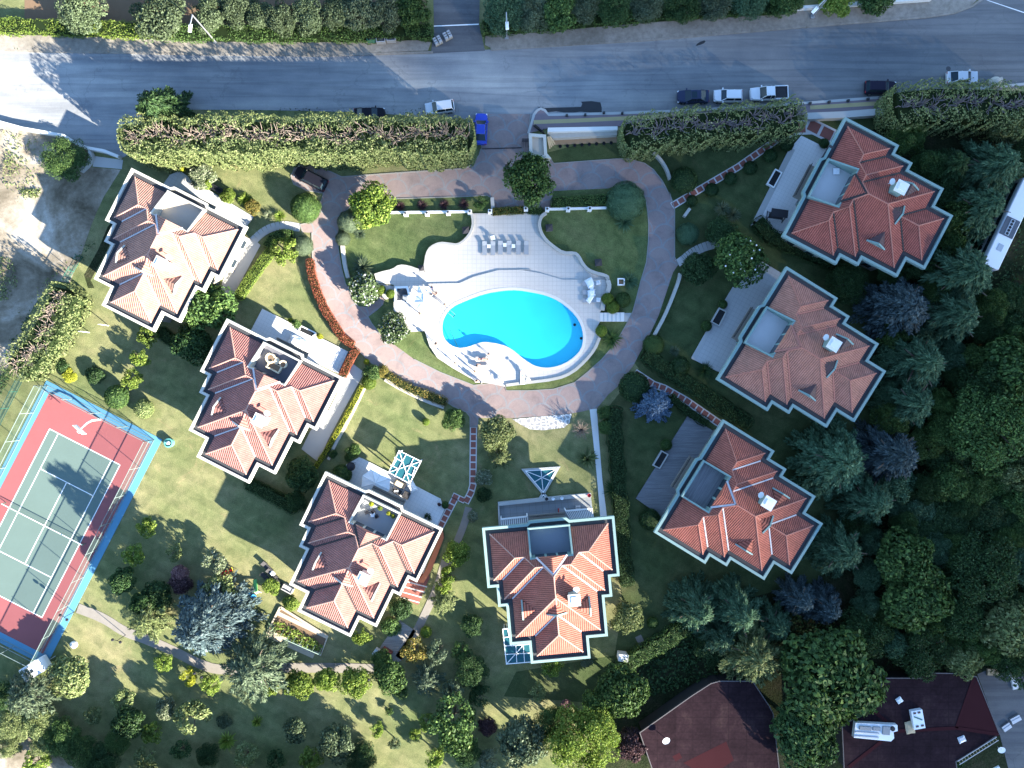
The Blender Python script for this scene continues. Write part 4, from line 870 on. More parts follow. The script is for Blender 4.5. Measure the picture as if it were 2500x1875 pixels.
def blades(rng, n, name='crown', wdt=.03, up=.6):
    V, F = [], []
    for i in range(n):
        th = rng.uniform(0, 6.283); el = rng.uniform(.05, 1.35); L = rng.uniform(.75, 1.05); d = np.array([math.cos(th), math.sin(th), 0]); q = np.array([-math.sin(th), math.cos(th), 0])*wdt; o = len(V)
        for s, w in ((.05,.7),(.55,1),(1.0,.12)):
            h = up*(math.sin(el)*s*L*1.2-(1-math.sin(el))*s*s*.25+.18); c = d*math.cos(el)*s*L+np.array([0,0,max(.02,h)]); V += [c-q*w, c+q*w]
        F += [(o,o+1,o+3,o+2), (o+2,o+3,o+5,o+4)]
    me = bpy.data.meshes.new(name); me.from_pydata([tuple(v) for v in V], [], F); me.materials.append(FM['green']); return me
def twigs(rng, n, name='crown'):
    b = MB()
    for i in range(n):
        th = rng.uniform(0,6.283); L = rng.uniform(.4,1); p = [(0,0,.25)]; x = y = 0; z = .25
        for k in range(3): th += rng.normal(0,.35); x += math.cos(th)*L/3; y += math.sin(th)*L/3; z += rng.uniform(.02,.28); p.append((x,y,min(1,z)))
        b.path(p, [.022,.016,.010,.004], 3, cap=False)
        for k in (1,2):
            t2 = th+rng.choice([-1,1])*rng.uniform(.5,1); q = p[k]; b.path([q, (q[0]+math.cos(t2)*.22,q[1]+math.sin(t2)*.22,min(1,q[2]+.12))], [.010,.003], 3, cap=False)
    me = bpy.data.meshes.new(name); me.from_pydata(b.v, [], b.f); me.materials.append(TWIG); return me
PROTO = {}
def proto(kind, var):
    if (kind, var) in PROTO: return PROTO[kind, var]
    rng = np.random.default_rng(hash(kind) % 1 + sum(map(ord, kind))*7+var*13)
    if kind == 'broad': me = lumpy(rng, 46, 150, .30, .22, .105, .62)
    elif kind == 'dense': me = lumpy(rng, 80, 130, .24, .12, .085, .65)
    elif kind == 'olive': me = lumpy(rng, 34, 260, .30, .20, .070, .6, tilt=.75)
    elif kind == 'loose': me = lumpy(rng, 26, 75, .24, .30, .125, .5)
    elif kind == 'wild': me = lumpy(rng, 90, 190, .22, .10, .050, .55, tilt=.8)
    elif kind == 'shrub': me = lumpy(rng, 30, 110, .34, .02, .14, .6)
    elif kind == 'ball':
        d = sph(rng, 2600, -.75); p = d*rng.uniform(.90,1.0,(len(d),1)); p[:,2] = .5+p[:,2]*.5; me = cards('crown', p, d, .10, .6, rng, core_ball(.90,.48,.44), tilt=.55)
    elif kind == 'mound':
        d = sph(rng, 5200, -.3); p = d*(rng.uniform(.90,1.0,(len(d),1))+.035*np.sin(d[:,:1]*9+d[:,1:2]*7)); p[:,2] = .3+p[:,2]*.7; me = cards('crown', p, d, .095, .22, rng, core_ball(.91,.28,.62), tilt=.5)
    elif kind == 'cedar': me = conifer(rng, 105, 165, .9, .25, .115, .22)
    elif kind == 'spruce': me = conifer(rng, 140, 135, .5, .15, .085, .36, kindp='spruce')
    elif kind == 'fluffy': me = conifer(rng, 80, 170, .25, .9, .10, .22, wid=1.0)
    elif kind == 'spiky': me = blades(rng, 190)
    elif kind == 'palm': me = blades(rng, 70, wdt=.085, up=.7)
    elif kind == 'twig': me = twigs(rng, 70)
    PROTO[kind, var] = me; return me
TREES = {'broad','dense','olive','loose','wild','cedar','spruce','fluffy'}
_cnt = {}
def trunk_mesh(rng, h, r):
    b = MB(); tr = max(.06, .045*h); b.path([(0,0,0),(.02*h,0,h*.3),(0,.03*h,h*.62)], [tr,tr*.75,tr*.45], 7)
    for k in range(5): t = 6.283*k/5+rng.uniform(-.4,.4); z = h*rng.uniform(.3,.55); b.path([(0,.01*h,z),(math.cos(t)*r*.3,math.sin(t)*r*.3,z+h*.12),(math.cos(t)*r*.6,math.sin(t)*r*.6,z+h*.2)], [tr*.45,tr*.3,tr*.12], 5)
    return b
NAMES = {'broad':'broadleaf_tree','dense':'broadleaf_tree','olive':'olive_tree','loose':'fruit_tree','wild':'broadleaf_tree','cedar':'cedar_tree','spruce':'spruce_tree','fluffy':'cypress_tree','shrub':'shrub','ball':'clipped_bush','mound':'clipped_bush','spiky':'spiky_plant','palm':'palm_plant','twig':'bare_shrub'}
CATS = {'broad':'tree','dense':'tree','olive':'tree','loose':'tree','wild':'tree','cedar':'tree','spruce':'tree','fluffy':'tree','shrub':'shrub','ball':'bush','mound':'bush','spiky':'plant','palm':'plant','twig':'shrub'}
def plant(kind, px, py, rp, h, m, label, group=None, ry=None, rot=None):
    _cnt[kind] = _cnt.get(kind, 0)+1; i = _cnt[kind]; rng = np.random.default_rng(i*31+len(kind)*7)
    zc = h*(.62 if kind in TREES else .5); f = {'broad':1.2,'dense':1.16,'olive':1.42,'loose':1.2,'wild':1.2,'shrub':1.15,'cedar':1.4,'spruce':1.38,'fluffy':1.38,'spiky':1.1}.get(kind, 1.04); r = f*rp/PPM*(CAM_H-zc)/CAM_H; r2 = f*(ry or rp)/PPM*(CAM_H-zc)/CAM_H; x, y = W(px, py, zc); me = proto(kind, i % 3)
    ang = float(rng.uniform(0, 6.283)) if ry is None else (rot or 0)
    c = bpy.data.objects.new('crown' if kind in TREES else NAMES[kind], me); COL.objects.link(c)
    c.material_slots[0].link = 'OBJECT'; c.material_slots[0].material = FM[m] if m in FM else {'twig':TWIG,'twig2':TWIG2}[m]
    if kind in TREES:
        rt = thing(NAMES[kind], label, 'tree', (x, y, 0), 0, group); c.parent = rt; c.scale = (r, r2, h); c.rotation_euler = (0,0,ang)
        trunk_mesh(rng, h, r).build('trunk', BARK, rt); return rt
    c.location = (x, y, 0); c.scale = (r, r2, h); c.rotation_euler = (0,0,ang); return tag(c, label, CATS[kind], group)
def hedge(line, w, h, m, label, leaf=.22, dens=26, asp=.55, twig=None, bump=.18, seed=1, name='hedge', group=None, lift=0, topgap=.0):
    """foliage over a lumpy long box; twig = material of the bare cut branches showing along its top"""
    rng = np.random.default_rng(seed); l = [Vector(W(a, b, h*.8)) for a, b in line]; segs = list(zip(l[:-1], l[1:])); tot = sum((b-a).length for a, b in segs); Ps, Ns = [], []; c0 = l[0]
    for a, b in segs:
        L = (b-a).length; d = (b-a)/L; q = Vector((-d.y, d.x)); n = int(L*(w+1.6*h)*dens)
        t = rng.uniform(-.02, 1.02, n)*L; u = rng.uniform(-1, 1, n)*(w/2+.8*h)
        side = np.abs(u) > w/2; off = np.where(side, np.sign(u)*w/2, u); z = np.where(side, h-(np.abs(u)-w/2)/.8, h)
        f = np.sin(t*1.7+seed)*np.cos(off*2.1)*bump+np.sin(t*.63)*bump*.8+np.sin(t*4.1+off*3)*bump*.4
        rr = np.clip((w/2-np.abs(off))/(w*.18+.01), 0, 1); z = z-np.where(side, 0, (1-rr)**2*.12*h); keep = np.ones(n, bool)
        if topgap: keep = ~((~side) & (np.abs(off+np.sin(t*.8)*w*.08) < w*topgap*(1+.5*np.sin(t*1.3+2))*.5) & (rng.uniform(0,1,n) < .86))
        z = z+np.where(side, 0, f)-rng.uniform(0, .35, n)*bump*2; off = off+np.where(side, np.sign(u)*f*1.0, 0)
        P3 = np.stack([a.x+d.x*t+q.x*off, a.y+d.y*t+q.y*off, np.maximum(z, .05)], 1)[keep]; sn = np.where(side, np.sign(u)*.9, 0); N3 = np.stack([q.x*sn, q.y*sn, np.where(side, .35, 1)], 1)[keep]; Ps.append(P3); Ns.append(N3)
    for e, s in ((0,-1),(-1,1)):
        a, b = segs[e]; d = (b-a).normalized()*s; p0 = a if e == 0 else b; q = Vector((-d.y, d.x)); n = int(w*h*dens*1.2); u = rng.uniform(-.5,.5,n)*w; z = rng.uniform(.05,1,n)*h; k = np.sqrt(np.clip(1-(2*u/w)**2,0,1))*w*.22
        Ps.append(np.stack([p0.x+q.x*u+d.x*k, p0.y+q.y*u+d.y*k, z],1)); Ns.append(np.tile([d.x,d.y,.3],(n,1)))
    p, n = np.vstack(Ps), np.vstack(Ns); n = n/(np.linalg.norm(n, axis=1, keepdims=True)+1e-9); p = p-np.array([c0.x,c0.y,0])
    rt = thing(name, label, 'hedge', (c0.x, c0.y, 0), 0, group)
    me = cards('foliage', p, n, leaf, asp, rng, tilt=.65); o = bpy.data.objects.new('foliage', me); COL.objects.link(o); o.parent = rt; me.materials[0] = FM[m]
    b = MB()
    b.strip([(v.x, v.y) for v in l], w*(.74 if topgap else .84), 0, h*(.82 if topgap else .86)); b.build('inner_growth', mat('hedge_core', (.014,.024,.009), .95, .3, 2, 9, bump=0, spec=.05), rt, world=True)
    if twig:
        b = MB(); s = 0
        for a, c in segs:
            L = (c-a).length; d = (c-a)/L; q = Vector((-d.y, d.x)); n = int(L/.62)
            for k in range(n):
                t = (k+rng.uniform(0,1))/n*L; o_ = rng.normal(0, w*.10); b0 = a+d*t+q*o_; z0 = h*.80
                for j in range(9):
                    th = rng.uniform(0,6.283); Lb = rng.uniform(.4, .22*w+.5); e1 = (b0.x+math.cos(th)*Lb*.5, b0.y+math.sin(th)*Lb*.5, z0+rng.uniform(.05,.12)*h); e2 = (b0.x+math.cos(th+.3)*Lb, b0.y+math.sin(th+.3)*Lb, z0+rng.uniform(.1,.2)*h)
                    b.path([(b0.x,b0.y,z0), e1, e2], [.075,.05,.022], 4, cap=False)
        b.build('bare_branches', twig, rt, world=True)
    return rt
# long hedges
hedge(P('s',320,337,560,332,800,332,1000,333,1140,335), 4.7, 8.5, 'cypress', 'long clipped cypress hedge west of the gate, bare brown branches along its top', .27, 46, .5, TWIG, .42, 3, topgap=.40)
hedge(P('s',1535,331,1640,313,1760,303,1880,294,1945,283), 4.2, 6.0, 'cypress', 'cypress hedge east of the gate behind parked cars, grey bare branches on top', .27, 34, .5, TWIG2, .42, 5, topgap=.50)
hedge(P('s',2190,262,2280,253,2380,254,2520,260), 5.2, 6.0, 'cypress', 'far eastern cypress hedge in front of the light silver sedan', .28, 34, .5, TWIG2, .45, 7, topgap=.28)
hedge(P('s',158,712,122,788,86,848,40,903), 4.2, 4.6, 'cypress', 'slanting cypress hedge between the sandy lot and the bleached villa lawn, brown cut top', .30, 26, .5, TWIG, .4, 9, topgap=.34)
hedge(P('s',-30,60,120,64,250,68,420,76), 1.9, 1.6, 'lime', 'bright sunlit ivy hedge along the western verge under the olive trees', .18, 60, .6, None, .2, 11)
hedge(P('s',420,77,640,80,850,80,1050,74), 1.9, 1.6, 'green', 'ivy hedge running from the olive trees to the side street', .18, 60, .6, None, .2, 12)
hedge(P('s',1180,66,1300,58,1480,42,1700,24,1900,14), 1.8, 1.5, 'green', 'long low ivy hedge along the verge east of the side street', .18, 60, .6, None, .25, 13)
hedge(P('11',492,585,505,690,545,820,605,960,680,1080,745,1180,820,1235), 1.05, .95, 'red', 'curved red-leaved hedge along the western edge of the driveway', .12, 140, .55, None, .06, 14)
hedge(P('11',850,1275,800,1360,745,1475), 1.05, 1.0, 'red', 'short red-leaved hedge at the end of the crimson villa terrace', .12, 140, .55, None, .06, 15)
hedge(P('12',892,140,850,230,775,370,700,500,640,600,575,700,535,765), .62, .8, 'yellow', 'narrow bright yellow hedge dividing two lawns north of the rosy villa', .11, 150, .55, None, .04, 16)
hedge(P('01',2090,510,2020,600,1940,710,1880,800,1835,870), 1.35, 1.1, 'lime', 'yellow-green clipped hedge curving beside the bleached villa path', .13, 120, .55, None, .06, 17)
hedge(P('11',350,385,260,385,200,420,160,480), 1.3, 1.1, 'green', 'dark curved hedge section under the grey stone path', .13, 120, .55, None, .06, 18)
hedge(P('12',1095,50,1180,110,1300,170,1420,210,1540,260), 1.15, .8, 'orange', 'mixed green and orange border hedge along the southern driveway edge', .15, 90, .5, None, .15, 19)
hedge(P('12',700,110,640,210), .5, .5, 'lime', 'thin yellow-green hedge strip against the crimson villa wall', .11, 130, .5, None, .04, 20)
hedge(P('20',475,1560,620,1552,760,1545,880,1535), 1.35, 1.1, 'green', 'dark green hedge behind the white posts north of the eastern island lawn', .15, 110, .5, None, .08, 21)
hedge(P('11',1905,215,2010,205,2140,195), .95, .8, 'orange', 'mixed low hedge at the top edge of the pool deck, western half', .14, 110, .5, None, .08, 22)
hedge(P('21',20,205,240,200), .95, .8, 'green', 'low hedge at the top edge of the pool deck, middle part', .14, 110, .5, None, .08, 23)
hedge(P('21',285,205,390,205), .95, .8, 'green', 'short low hedge next to the right stub wall of the pool deck', .14, 110, .5, None, .08, 24)
hedge(P('12',10,890,150,960,300,1040,370,1090), 1.7, 1.5, 'dark', 'dark hedge between the crimson and rosy villas', .15, 90, .5, None, .1, 25)
hedge(P('22',965,310,945,420,965,640,985,900,1005,1150,1020,1420,1050,1659), 1.9, 1.5, 'dark', 'long dark hedge beside the white concrete path east of the scarlet villa', .18, 80, .5, None, .18, 26)
hedge(P('21',1180,1310,1290,1390,1420,1480,1560,1570,1700,1660)+P('22',1840,330,1990,430), 2.0, 1.1, 'dark', 'dark sprawling hedge on the north side of the brick path to the russet villa', .18, 80, .5, None, .2, 27)
hedge(P('22',1390,220,1500,320,1660,420), 1.1, .9, 'dark', 'dark hedge on the south side of the brick path to the russet villa', .16, 90, .5, None, .12, 28)
hedge(P('23',1010,890,1110,820,1240,740,1340,690,1440,610,1530,560), 1.9, 2.0, 'green', 'ivy-grown hedge slanting away from the white cabinet', .2, 70, .55, None, .25, 29)
hedge(P('31',160,280,260,400,420,470,640,560,780,610), 2.0, 1.4, 'dark', 'dark hedge between the brick-red villa and the salmon villa', .18, 70, .5, None, .2, 30)
hedge(P('01',1230,1130,1300,1200,1400,1240), 1.6, 1.3, 'dark', 'dark hedge behind the bleached villa near the big broadleaf tree', .16, 80, .5, None, .1, 31)
PL = '''olive 195 26 46 5.0 olive|grey-green olive tree at the western end of the roadside row
olive 385 40 56 5.2 olive|large grey-green olive tree left of the western street lamp
olive 512 36 34 4.8 olive|olive tree just right of the western street lamp
olive 578 22 36 4.8 olive|olive tree second right of the western street lamp
olive 632 34 32 4.6 olive|small olive tree in the middle of the roadside row
olive 684 44 34 4.8 olive|olive tree above the middle of the ivy hedge
olive 752 36 36 4.8 olive|olive tree left of the rubbish containers
olive 815 30 34 4.6 olive|olive tree behind the rubbish containers
olive 878 26 40 4.8 grey|darker olive tree right of the rubbish containers
olive 942 30 34 4.6 grey|easternmost olive tree before the dark corner bushes
dense 1002 26 42 4.2 green|dark bushy tree at the western corner of the side street
wild 1232 22 50 4.5 cedar|dark grey-green bushy tree at the eastern corner of the side street
wild 1300 30 44 4.2 grey|grey bushy tree right of the middle street lamp
dense 1365 26 46 4.2 green|mid-green bushy tree above the eastern verge
wild 1425 18 36 4.0 grey|pale grey bushy tree at the top edge of the eastern verge
wild 1500 14 44 4.0 dark|dark low tree at the top edge near the long wall
wild 1580 12 40 3.8 grey|grey low tree behind the long white verge wall
wild 1665 10 42 3.8 dark|dark low tree above the parked dark blue sedan
wild 1745 6 40 3.8 grey|grey low tree above the parked white hatchback
wild 1830 4 42 3.8 cedar|grey-green low tree above the white pickup
dense 1920 2 38 3.5 green|green low tree near the square-footed street lamp
dense 2040 -4 42 3.2 lime|yellow-green thicket at the top edge by the eastern pavement
dense 2140 -6 42 3.2 green|green thicket at the top edge farthest east
spruce 388 268 62 10.0 dark|tall dark conifer at the western end of the road hedge
spruce 318 332 34 6.0 dark|smaller dark conifer at the hedge corner by the road junction
wild 158 388 52 2.6 green|lone round green shrub tree in the sandy lot
broad 910 503 50 5.0 lime|bright green broadleaf tree at the island lawn's upper left corner
mound 850 540 27 2.2 grey|grey-green mounded shrub beside the bright green island tree
mound 836 582 18 1.8 grey|small grey-green mound at the corner of the island wall
spiky 878 570 17 1.1 grey|small spiky grass clump on the island lawn behind the grey mound
spiky 884 652 32 1.8 grey|large spiky grey-green plant above the white-flowering bush
shrub 888 703 39 3.0 flower|white-flowering round bush beside the brick path to the pool
shrub 961 800 37 2.8 flower|white-flowering round bush nearest the pool terrace
ball 931 707 11 1.3 lime|narrow yellow-green bush left of the pool path
ball 953 717 11 1.4 lime|yellow-green clipped bush left of the spiral stair pit
spiky 977 503 15 .9 purple|westernmost of four purple spiky plants in the long planter
spiky 1030 500 16 .9 purple|second purple spiky plant from the west in the long planter
spiky 1084 498 16 .9 purple|third purple spiky plant from the west in the long planter
spiky 1132 497 17 .9 purple|easternmost of four purple spiky plants in the long planter
loose 1173 493 19 1.8 green|small green shrub tree at the end of the long planter
dense 1293 434 61 7.5 green|big round green tree inside the gate beside the gatehouse
mound 1529 489 47 3.2 cedar|large blue-green clipped dome at the island's upper right corner
spiky 1526 540 27 1.4 cedar|spiky green plant below the large blue-green dome
spiky 1537 684 25 1.3 cedar|spiky green plant beside the square white planter
ball 1521 732 19 1.6 green|dark round bush beside the pool steps
ball 1483 730 15 1.6 lime|bright green bush at the top of the pool steps
ball 1496 750 16 1.6 lime|bright green round bush overhanging the pool steps
ball 1468 808 14 1.4 lime|bright green bush below the pool steps
spiky 1494 826 29 1.6 green|large spiky palm-like plant below the pool steps
mound 744 506 36 3.0 green|domed dark green clipped shrub behind the black off-road car
spiky 655 525 15 1.0 pale|pale grass tuft left of the domed clipped shrub
spiky 682 526 17 1.2 lime|yellow-green grass tuft next to the domed clipped shrub
shrub 494 432 30 1.6 pale|whitish-green spreading shrub near the bleached villa terrace
ball 446 413 7 1.0 yellow|tiny yellow bush between the hedge and the bleached villa
shrub 505 448 14 1.2 lime|yellow-green shrub in front of the whitish shrub
shrub 556 478 18 1.4 lime|yellow-green shrub by the bleached villa terrace planter
spiky 596 486 21 1.4 lime|spiky yellow-green plant beside the bleached villa terrace
shrub 617 506 18 1.2 orange|brownish shrub at the end of the bleached villa terrace
loose 694 611 34 3.2 lime|yellow-green tree above the red driveway hedge
mound 738 600 25 1.8 grey|grey-green mound shrub at the top of the red driveway hedge
broad 512 752 58 6.5 green|big sunlit broadleaf tree between the bleached and crimson villas
broad 470 838 44 5.0 dark|dark broadleaf tree in shade behind the crimson villa
loose 362 822 26 2.6 lime|uppermost lime-green tree of the slanting trio behind the bleached villa
loose 344 872 25 2.6 lime|middle lime-green tree of the slanting trio behind the bleached villa
loose 323 925 25 2.6 lime|lowest lime-green tree of the slanting trio behind the bleached villa
ball 285 969 29 2.2 green|large round dark bush near the upper tennis court corner
ball 351 998 24 1.8 cypress|round olive-green bush beside the crimson villa lawn shadow
shrub 232 916 23 1.4 dark|dark spreading shrub in the shadow of the slanting hedge
shrub 152 893 15 1.2 dark|small dark shrub beside the slanting cypress hedge
shrub 171 918 16 1.1 yellow|small yellow shrub at the top corner of the tennis court
ball 901 934 17 1.4 lime|yellow-green round bush at the top of the yellow hedge
shrub 908 910 22 1.5 green|mixed green shrub at the driveway end of the yellow hedge
shrub 932 905 16 1.3 orange|orange-tinted shrub at the driveway end of the border hedge
ball 895 883 7 .9 yellow|tiny yellow flowering bush on the concrete path
dense 1106 1023 27 2.6 green|round dark green tree at the end of the green and orange border
ball 1040 1030 9 1.0 lime|tiny round yellow-green bush alone on the rosy villa lawn
shrub 863 1100 17 1.8 green|leafy green bush at the upper end of the rosy villa terrace
shrub 850 1117 10 1.0 green|small green bush tucked beside the terrace bush
ball 835 1158 24 1.8 green|round dark bush between the terrace and the rosy villa wall
shrub 812 1108 11 1.0 dark|small dark shrub on the lawn beside the yellow hedge
dense 735 1160 40 4.0 dark|dark dense tree between the crimson and rosy villas
dense 722 1225 26 3.0 dark|dark tree at the upper corner of the rosy villa
dense 1211 1058 42 3.8 cypress|sunlit green tree right of the brick stepping path
fluffy 1222 1118 26 3.0 cypress|feathery yellowish conifer below the sunlit green tree
shrub 1180 1166 20 1.6 pale|pale-leaved shrub beside the brick stepping path
dense 1180 1208 19 1.8 dark|dark shrub tree below the pale-leaved shrub
shrub 1154 1260 14 1.2 pale|small whitish shrub near the grey terrace corner
ball 1087 1233 9 1.1 green|potted green plant at the eastern end of the rosy villa terrace
loose 1043 1263 10 1.3 dark|potted dark plant at the southern side of the rosy villa terrace
broad 1116 1352 28 3.6 lime|bright green tree by the stone path above the brick steps
loose 1096 1405 24 3.0 lime|bright green loose tree at the bend of the stone path
loose 1082 1430 20 2.6 lime|yellow-green tree beside the villa with the plank terrace and stone path
dense 1478 1008 18 1.7 green|green shrub at the top of the white concrete path
dense 1480 1044 19 1.7 green|green shrub second along the white concrete path
twig 1420 1050 30 2.6 twig|reddish-brown leafless shrub beside the white concrete path
palm 1434 1122 30 1.8 cypress|broad-fronded yellow-green palm beside the white concrete path
spruce 1601 989 38 5.0 powder|powder blue spruce on the russet villa lawn
ball 1548 945 37 2.4 dark|large dark oval bush at the bottom of the driveway bend
ball 1627 1086 14 1.4 green|round green bush on the edge of the grey plank terrace
ball 1586 1268 26 1.8 dark|dark round bush at the lower corner of the russet villa
spiky 1502 1197 30 1.5 dark|dark spiky plant against the long dark hedge
dense 1705 655 40 2.6 dark|dark dense bush beside the curved slab path
dense 1764 566 38 2.2 dark|dark spreading bush right of the grey clipped mound
mound 1680 570 27 2.2 cedar|upright blue-green clipped mound east of the driveway
broad 1808 635 58 6.0 green|magnolia tree dotted with white flowers by the slab path
spiky 1766 508 22 1.3 grey|grey-green spiky yucca on the brick-red villa lawn, left one
spiky 1792 524 22 1.3 grey|grey-green spiky yucca on the brick-red villa lawn, lower one
ball 1671 440 32 2.0 dark|large dark bush at the start of the long brick path
ball 1738 464 17 1.1 dark|dark round bush first along the lower side of the long brick path
ball 1784 436 16 1.1 dark|dark round bush second along the lower side of the long brick path
ball 1832 410 17 1.1 dark|dark round bush third along the lower side of the long brick path
ball 1881 380 17 1.1 dark|dark round bush fourth along the lower side of the long brick path
ball 1921 352 17 1.1 dark|dark round bush nearest the brick-red villa terrace
ball 1690 490 14 1.0 dark|small dark bush below the long brick path start
mound 1596 842 26 1.5 green|low green mound at the lower end of the long white wall
spiky 1648 857 15 .9 grey|small grey spiky agave on the salmon villa lawn
ball 1662 893 23 1.7 dark|round dark bush below the small agave
spiky 1722 905 26 1.4 dark|dark spiky plant at the lower end of the salmon villa terrace
ball 1765 743 11 1.1 green|small round bush beside the salmon villa planter, upper one
ball 1725 796 13 1.2 green|small round bush beside the salmon villa planter, lower one
ball 2012 350 12 1.0 dark|dark bush where the brick path meets the brick-red villa
wild 2070 692 46 4.0 dark|dark bushy tree between the brick-red and salmon villas
spruce 2205 752 72 8.5 blue|bluish-green spruce behind the salmon villa with bushy branch tips
cedar 2358 668 84 10.0 cedar|dark cedar beside the front end of the white bus
cedar 2338 770 72 9.0 cedar|green cedar below the white bus
cedar 2252 885 72 9.0 cedar|dark green cedar right of the salmon villa's back corner
cedar 2230 985 64 8.5 cedar|shaded cedar between the two spruces east of the villas
cedar 2402 505 66 9.0 cedar|cedar touching the side of the white bus
cedar 2440 405 74 9.0 cedar|cedar behind the white bus roof
cedar 2330 405 50 7.0 dark|dark cedar at the back corner of the brick-red villa
wild 2290 470 60 4.0 dark|low dark thicket behind the brick-red villa
wild 2240 540 46 3.0 dark|low dark thicket right of the brick-red villa
dense 2462 300 46 5.5 cypress|bushy green tree at the eastern end of the far hedge
spruce 2045 1128 78 8.5 cedar|dense green spruce beside the russet villa's back step
cedar 2188 1112 72 9.5 blue|blue-grey cedar right of the dense green spruce
cedar 2132 1228 62 8.5 cedar|green cedar below the blue-grey cedar
cedar 2058 1345 64 9.0 cedar|pale green cedar below the russet villa's back corner
wild 2430 1040 105 9.0 green|largest broad green tree at the eastern edge
broad 2470 905 74 8.0 green|dark broadleaf tree above the largest eastern tree
wild 2400 940 62 7.0 dark|dark tree between the cedars and the eastern edge
dense 2485 1150 50 6.5 cypress|yellowish-green tree at the eastern edge below the largest tree
wild 2330 1120 60 4.0 dark|dark low thicket beside the blue-grey cedar
wild 2300 1280 70 3.0 dark|dark low scrub in the middle of the eastern wood
wild 2440 1260 66 3.0 dark|dark low scrub at the eastern edge
wild 2180 1330 40 4.0 dark|dark shrub tree below the green cedar
broad 2205 1368 66 8.0 green|bright-tipped green tree in the lower eastern wood, upper one
broad 2240 1462 74 8.0 green|bright-tipped green tree in the lower eastern wood, lower one
wild 2400 1395 84 7.5 dark|dark wide tree at the right of the bright-tipped trees
broad 2462 1530 62 7.0 cypress|yellowish tree at the eastern edge above the scrap heap
cedar 1705 1492 58 8.0 cedar|feathery green cedar below the russet villa, left one
cedar 1806 1500 64 9.0 cedar|feathery green cedar below the russet villa, middle one
fluffy 1838 1602 70 8.5 cypress|sunlit yellow-green tree above the dark roofed shed
cedar 1958 1466 42 7.0 blue|bluish cedar below the russet villa, left of the pair
cedar 2022 1488 44 7.0 blue|bluish cedar below the russet villa, right of the pair
broad 2025 1660 112 9.5 green|huge dark green broadleaf tree between the two brown roofs
broad 1962 1795 76 8.5 dark|dark tree at the bottom between the two brown roofs
wild 2110 1545 62 6.0 dark|dark tree covering the parked junk above the right brown roof
wild 2250 1590 66 6.0 dark|dark tree behind the tan wall of the right brown roof
dense 2352 1612 42 5.5 cypress|yellow-tipped tree at the top corner of the right brown roof
wild 2345 1500 56 6.0 dark|dark tree above the yellow-tipped tree
dense 2330 1850 28 2.5 dark|dark bush beside the ladder on the right brown roof
wild 1740 1580 44 3.0 dark|dark undergrowth tree below the feathery cedars
wild 1422 1808 80 9.5 lime|big bright yellow-green tree at the bottom centre
dense 1275 1812 58 7.0 grey|shaded grey-green tree left of the big yellow-green tree
dense 1538 1820 38 5.0 purple|purple-leaved tree right of the big yellow-green tree
broad 1518 1690 56 6.0 green|ivy-clad green tree above the left brown roof
broad 1460 1722 36 5.0 green|green tree joining the ivy hedge and the big yellow-green tree
dense 1532 1508 38 3.4 cypress|sunlit bush against the eastern wall of the scarlet villa
ball 1594 1520 14 1.2 green|small green bush on the grass east of the scarlet villa
loose 1349 1626 26 2.4 lime|pale yellow-green tree behind the scarlet villa
shrub 1432 1612 16 1.0 grey|small shrub under the back wall of the scarlet villa
shrub 1382 1722 14 1.0 pink|pinkish shrub in the shade above the big yellow-green tree
loose 1070 1592 30 3.0 grey|grey-green sapling right of the plank terrace
loose 1012 1588 31 2.8 orange|orange-yellow tree at the lower corner of the plank terrace
ball 1040 1543 14 1.3 lime|small yellow-green bush right of the plank terrace
fluffy 1040 1662 34 4.0 grey|grey feathery tree below the orange-yellow tree
broad 950 1652 38 4.0 green|dense dark green tree at the east end of the lime row
broad 934 1612 24 3.0 green|green tree overhanging the lower plank terrace corner
broad 869 1666 34 3.6 lime|largest lime-green tree in the row below the stone path
broad 799 1661 28 3.2 lime|middle lime-green tree in the row below the stone path
broad 730 1670 33 3.4 lime|western lime-green tree in the row below the stone path
loose 660 1676 20 2.4 lime|small lime tree beside the big grey-green cedar
fluffy 615 1633 74 8.5 grey|big feathery grey-green cedar at the end of the stone path
loose 884 1552 24 2.6 lime|yellow-tipped tree behind the rosy villa
dense 978 1486 28 2.4 dark|dark shrub tree between the rosy villa and the plank terrace
shrub 954 1530 24 1.6 green|green bush at the back wall of the rosy villa
fluffy 1080 1470 28 3.2 cypress|feathery green tree beside the stone path bend
dense 1152 1528 27 2.4 dark|dark bush in the shade left of the scarlet villa
loose 1106 1752 56 5.5 green|large mottled green tree at the bottom, right of the lawn
loose 1102 1690 26 3.5 grey|grey-green sapling above the mottled green tree
loose 1120 1800 46 5.0 green|lower half-shaded tree below the mottled green tree
loose 1043 1762 21 2.6 lime|yellow-green sapling left of the mottled green tree, upper one
loose 1014 1793 15 2.2 lime|yellow-green sapling left of the mottled green tree, lower one
loose 1059 1846 28 3.0 lime|sunlit sapling at the bottom edge below the yellow-green saplings
loose 964 1815 15 2.2 olive|small pale tree on the shaded lower lawn
broad 822 1815 40 4.0 olive|grey-green tree at the bottom of the sunny lower lawn
broad 720 1784 28 3.2 olive|grey-green tree between two dark shadows on the lower lawn
palm 625 1765 16 1.6 lime|small yellow-green palm left of the grey-green lawn trees
loose 673 1855 24 2.6 dark|dark small tree at the bottom edge left of centre
dense 1190 1775 22 3.0 purple|purple-brown shrub tree right of the mottled green tree
loose 1196 1856 30 3.0 pale|pale yellowish tree at the bottom edge
loose 950 1737 10 1.0 green|tiny bush on the sunny lower lawn
broad 172 1652 46 4.2 cypress|yellow-green broadleaf tree beside the white caravan
fluffy 62 1702 52 6.5 grey|pale grey-green cedar below the white caravan
wild 34 1768 42 3.2 cypress|sunlit bush at the lower left beside the sand
wild 98 1762 40 3.6 cypress|sunlit bush second from the lower left corner
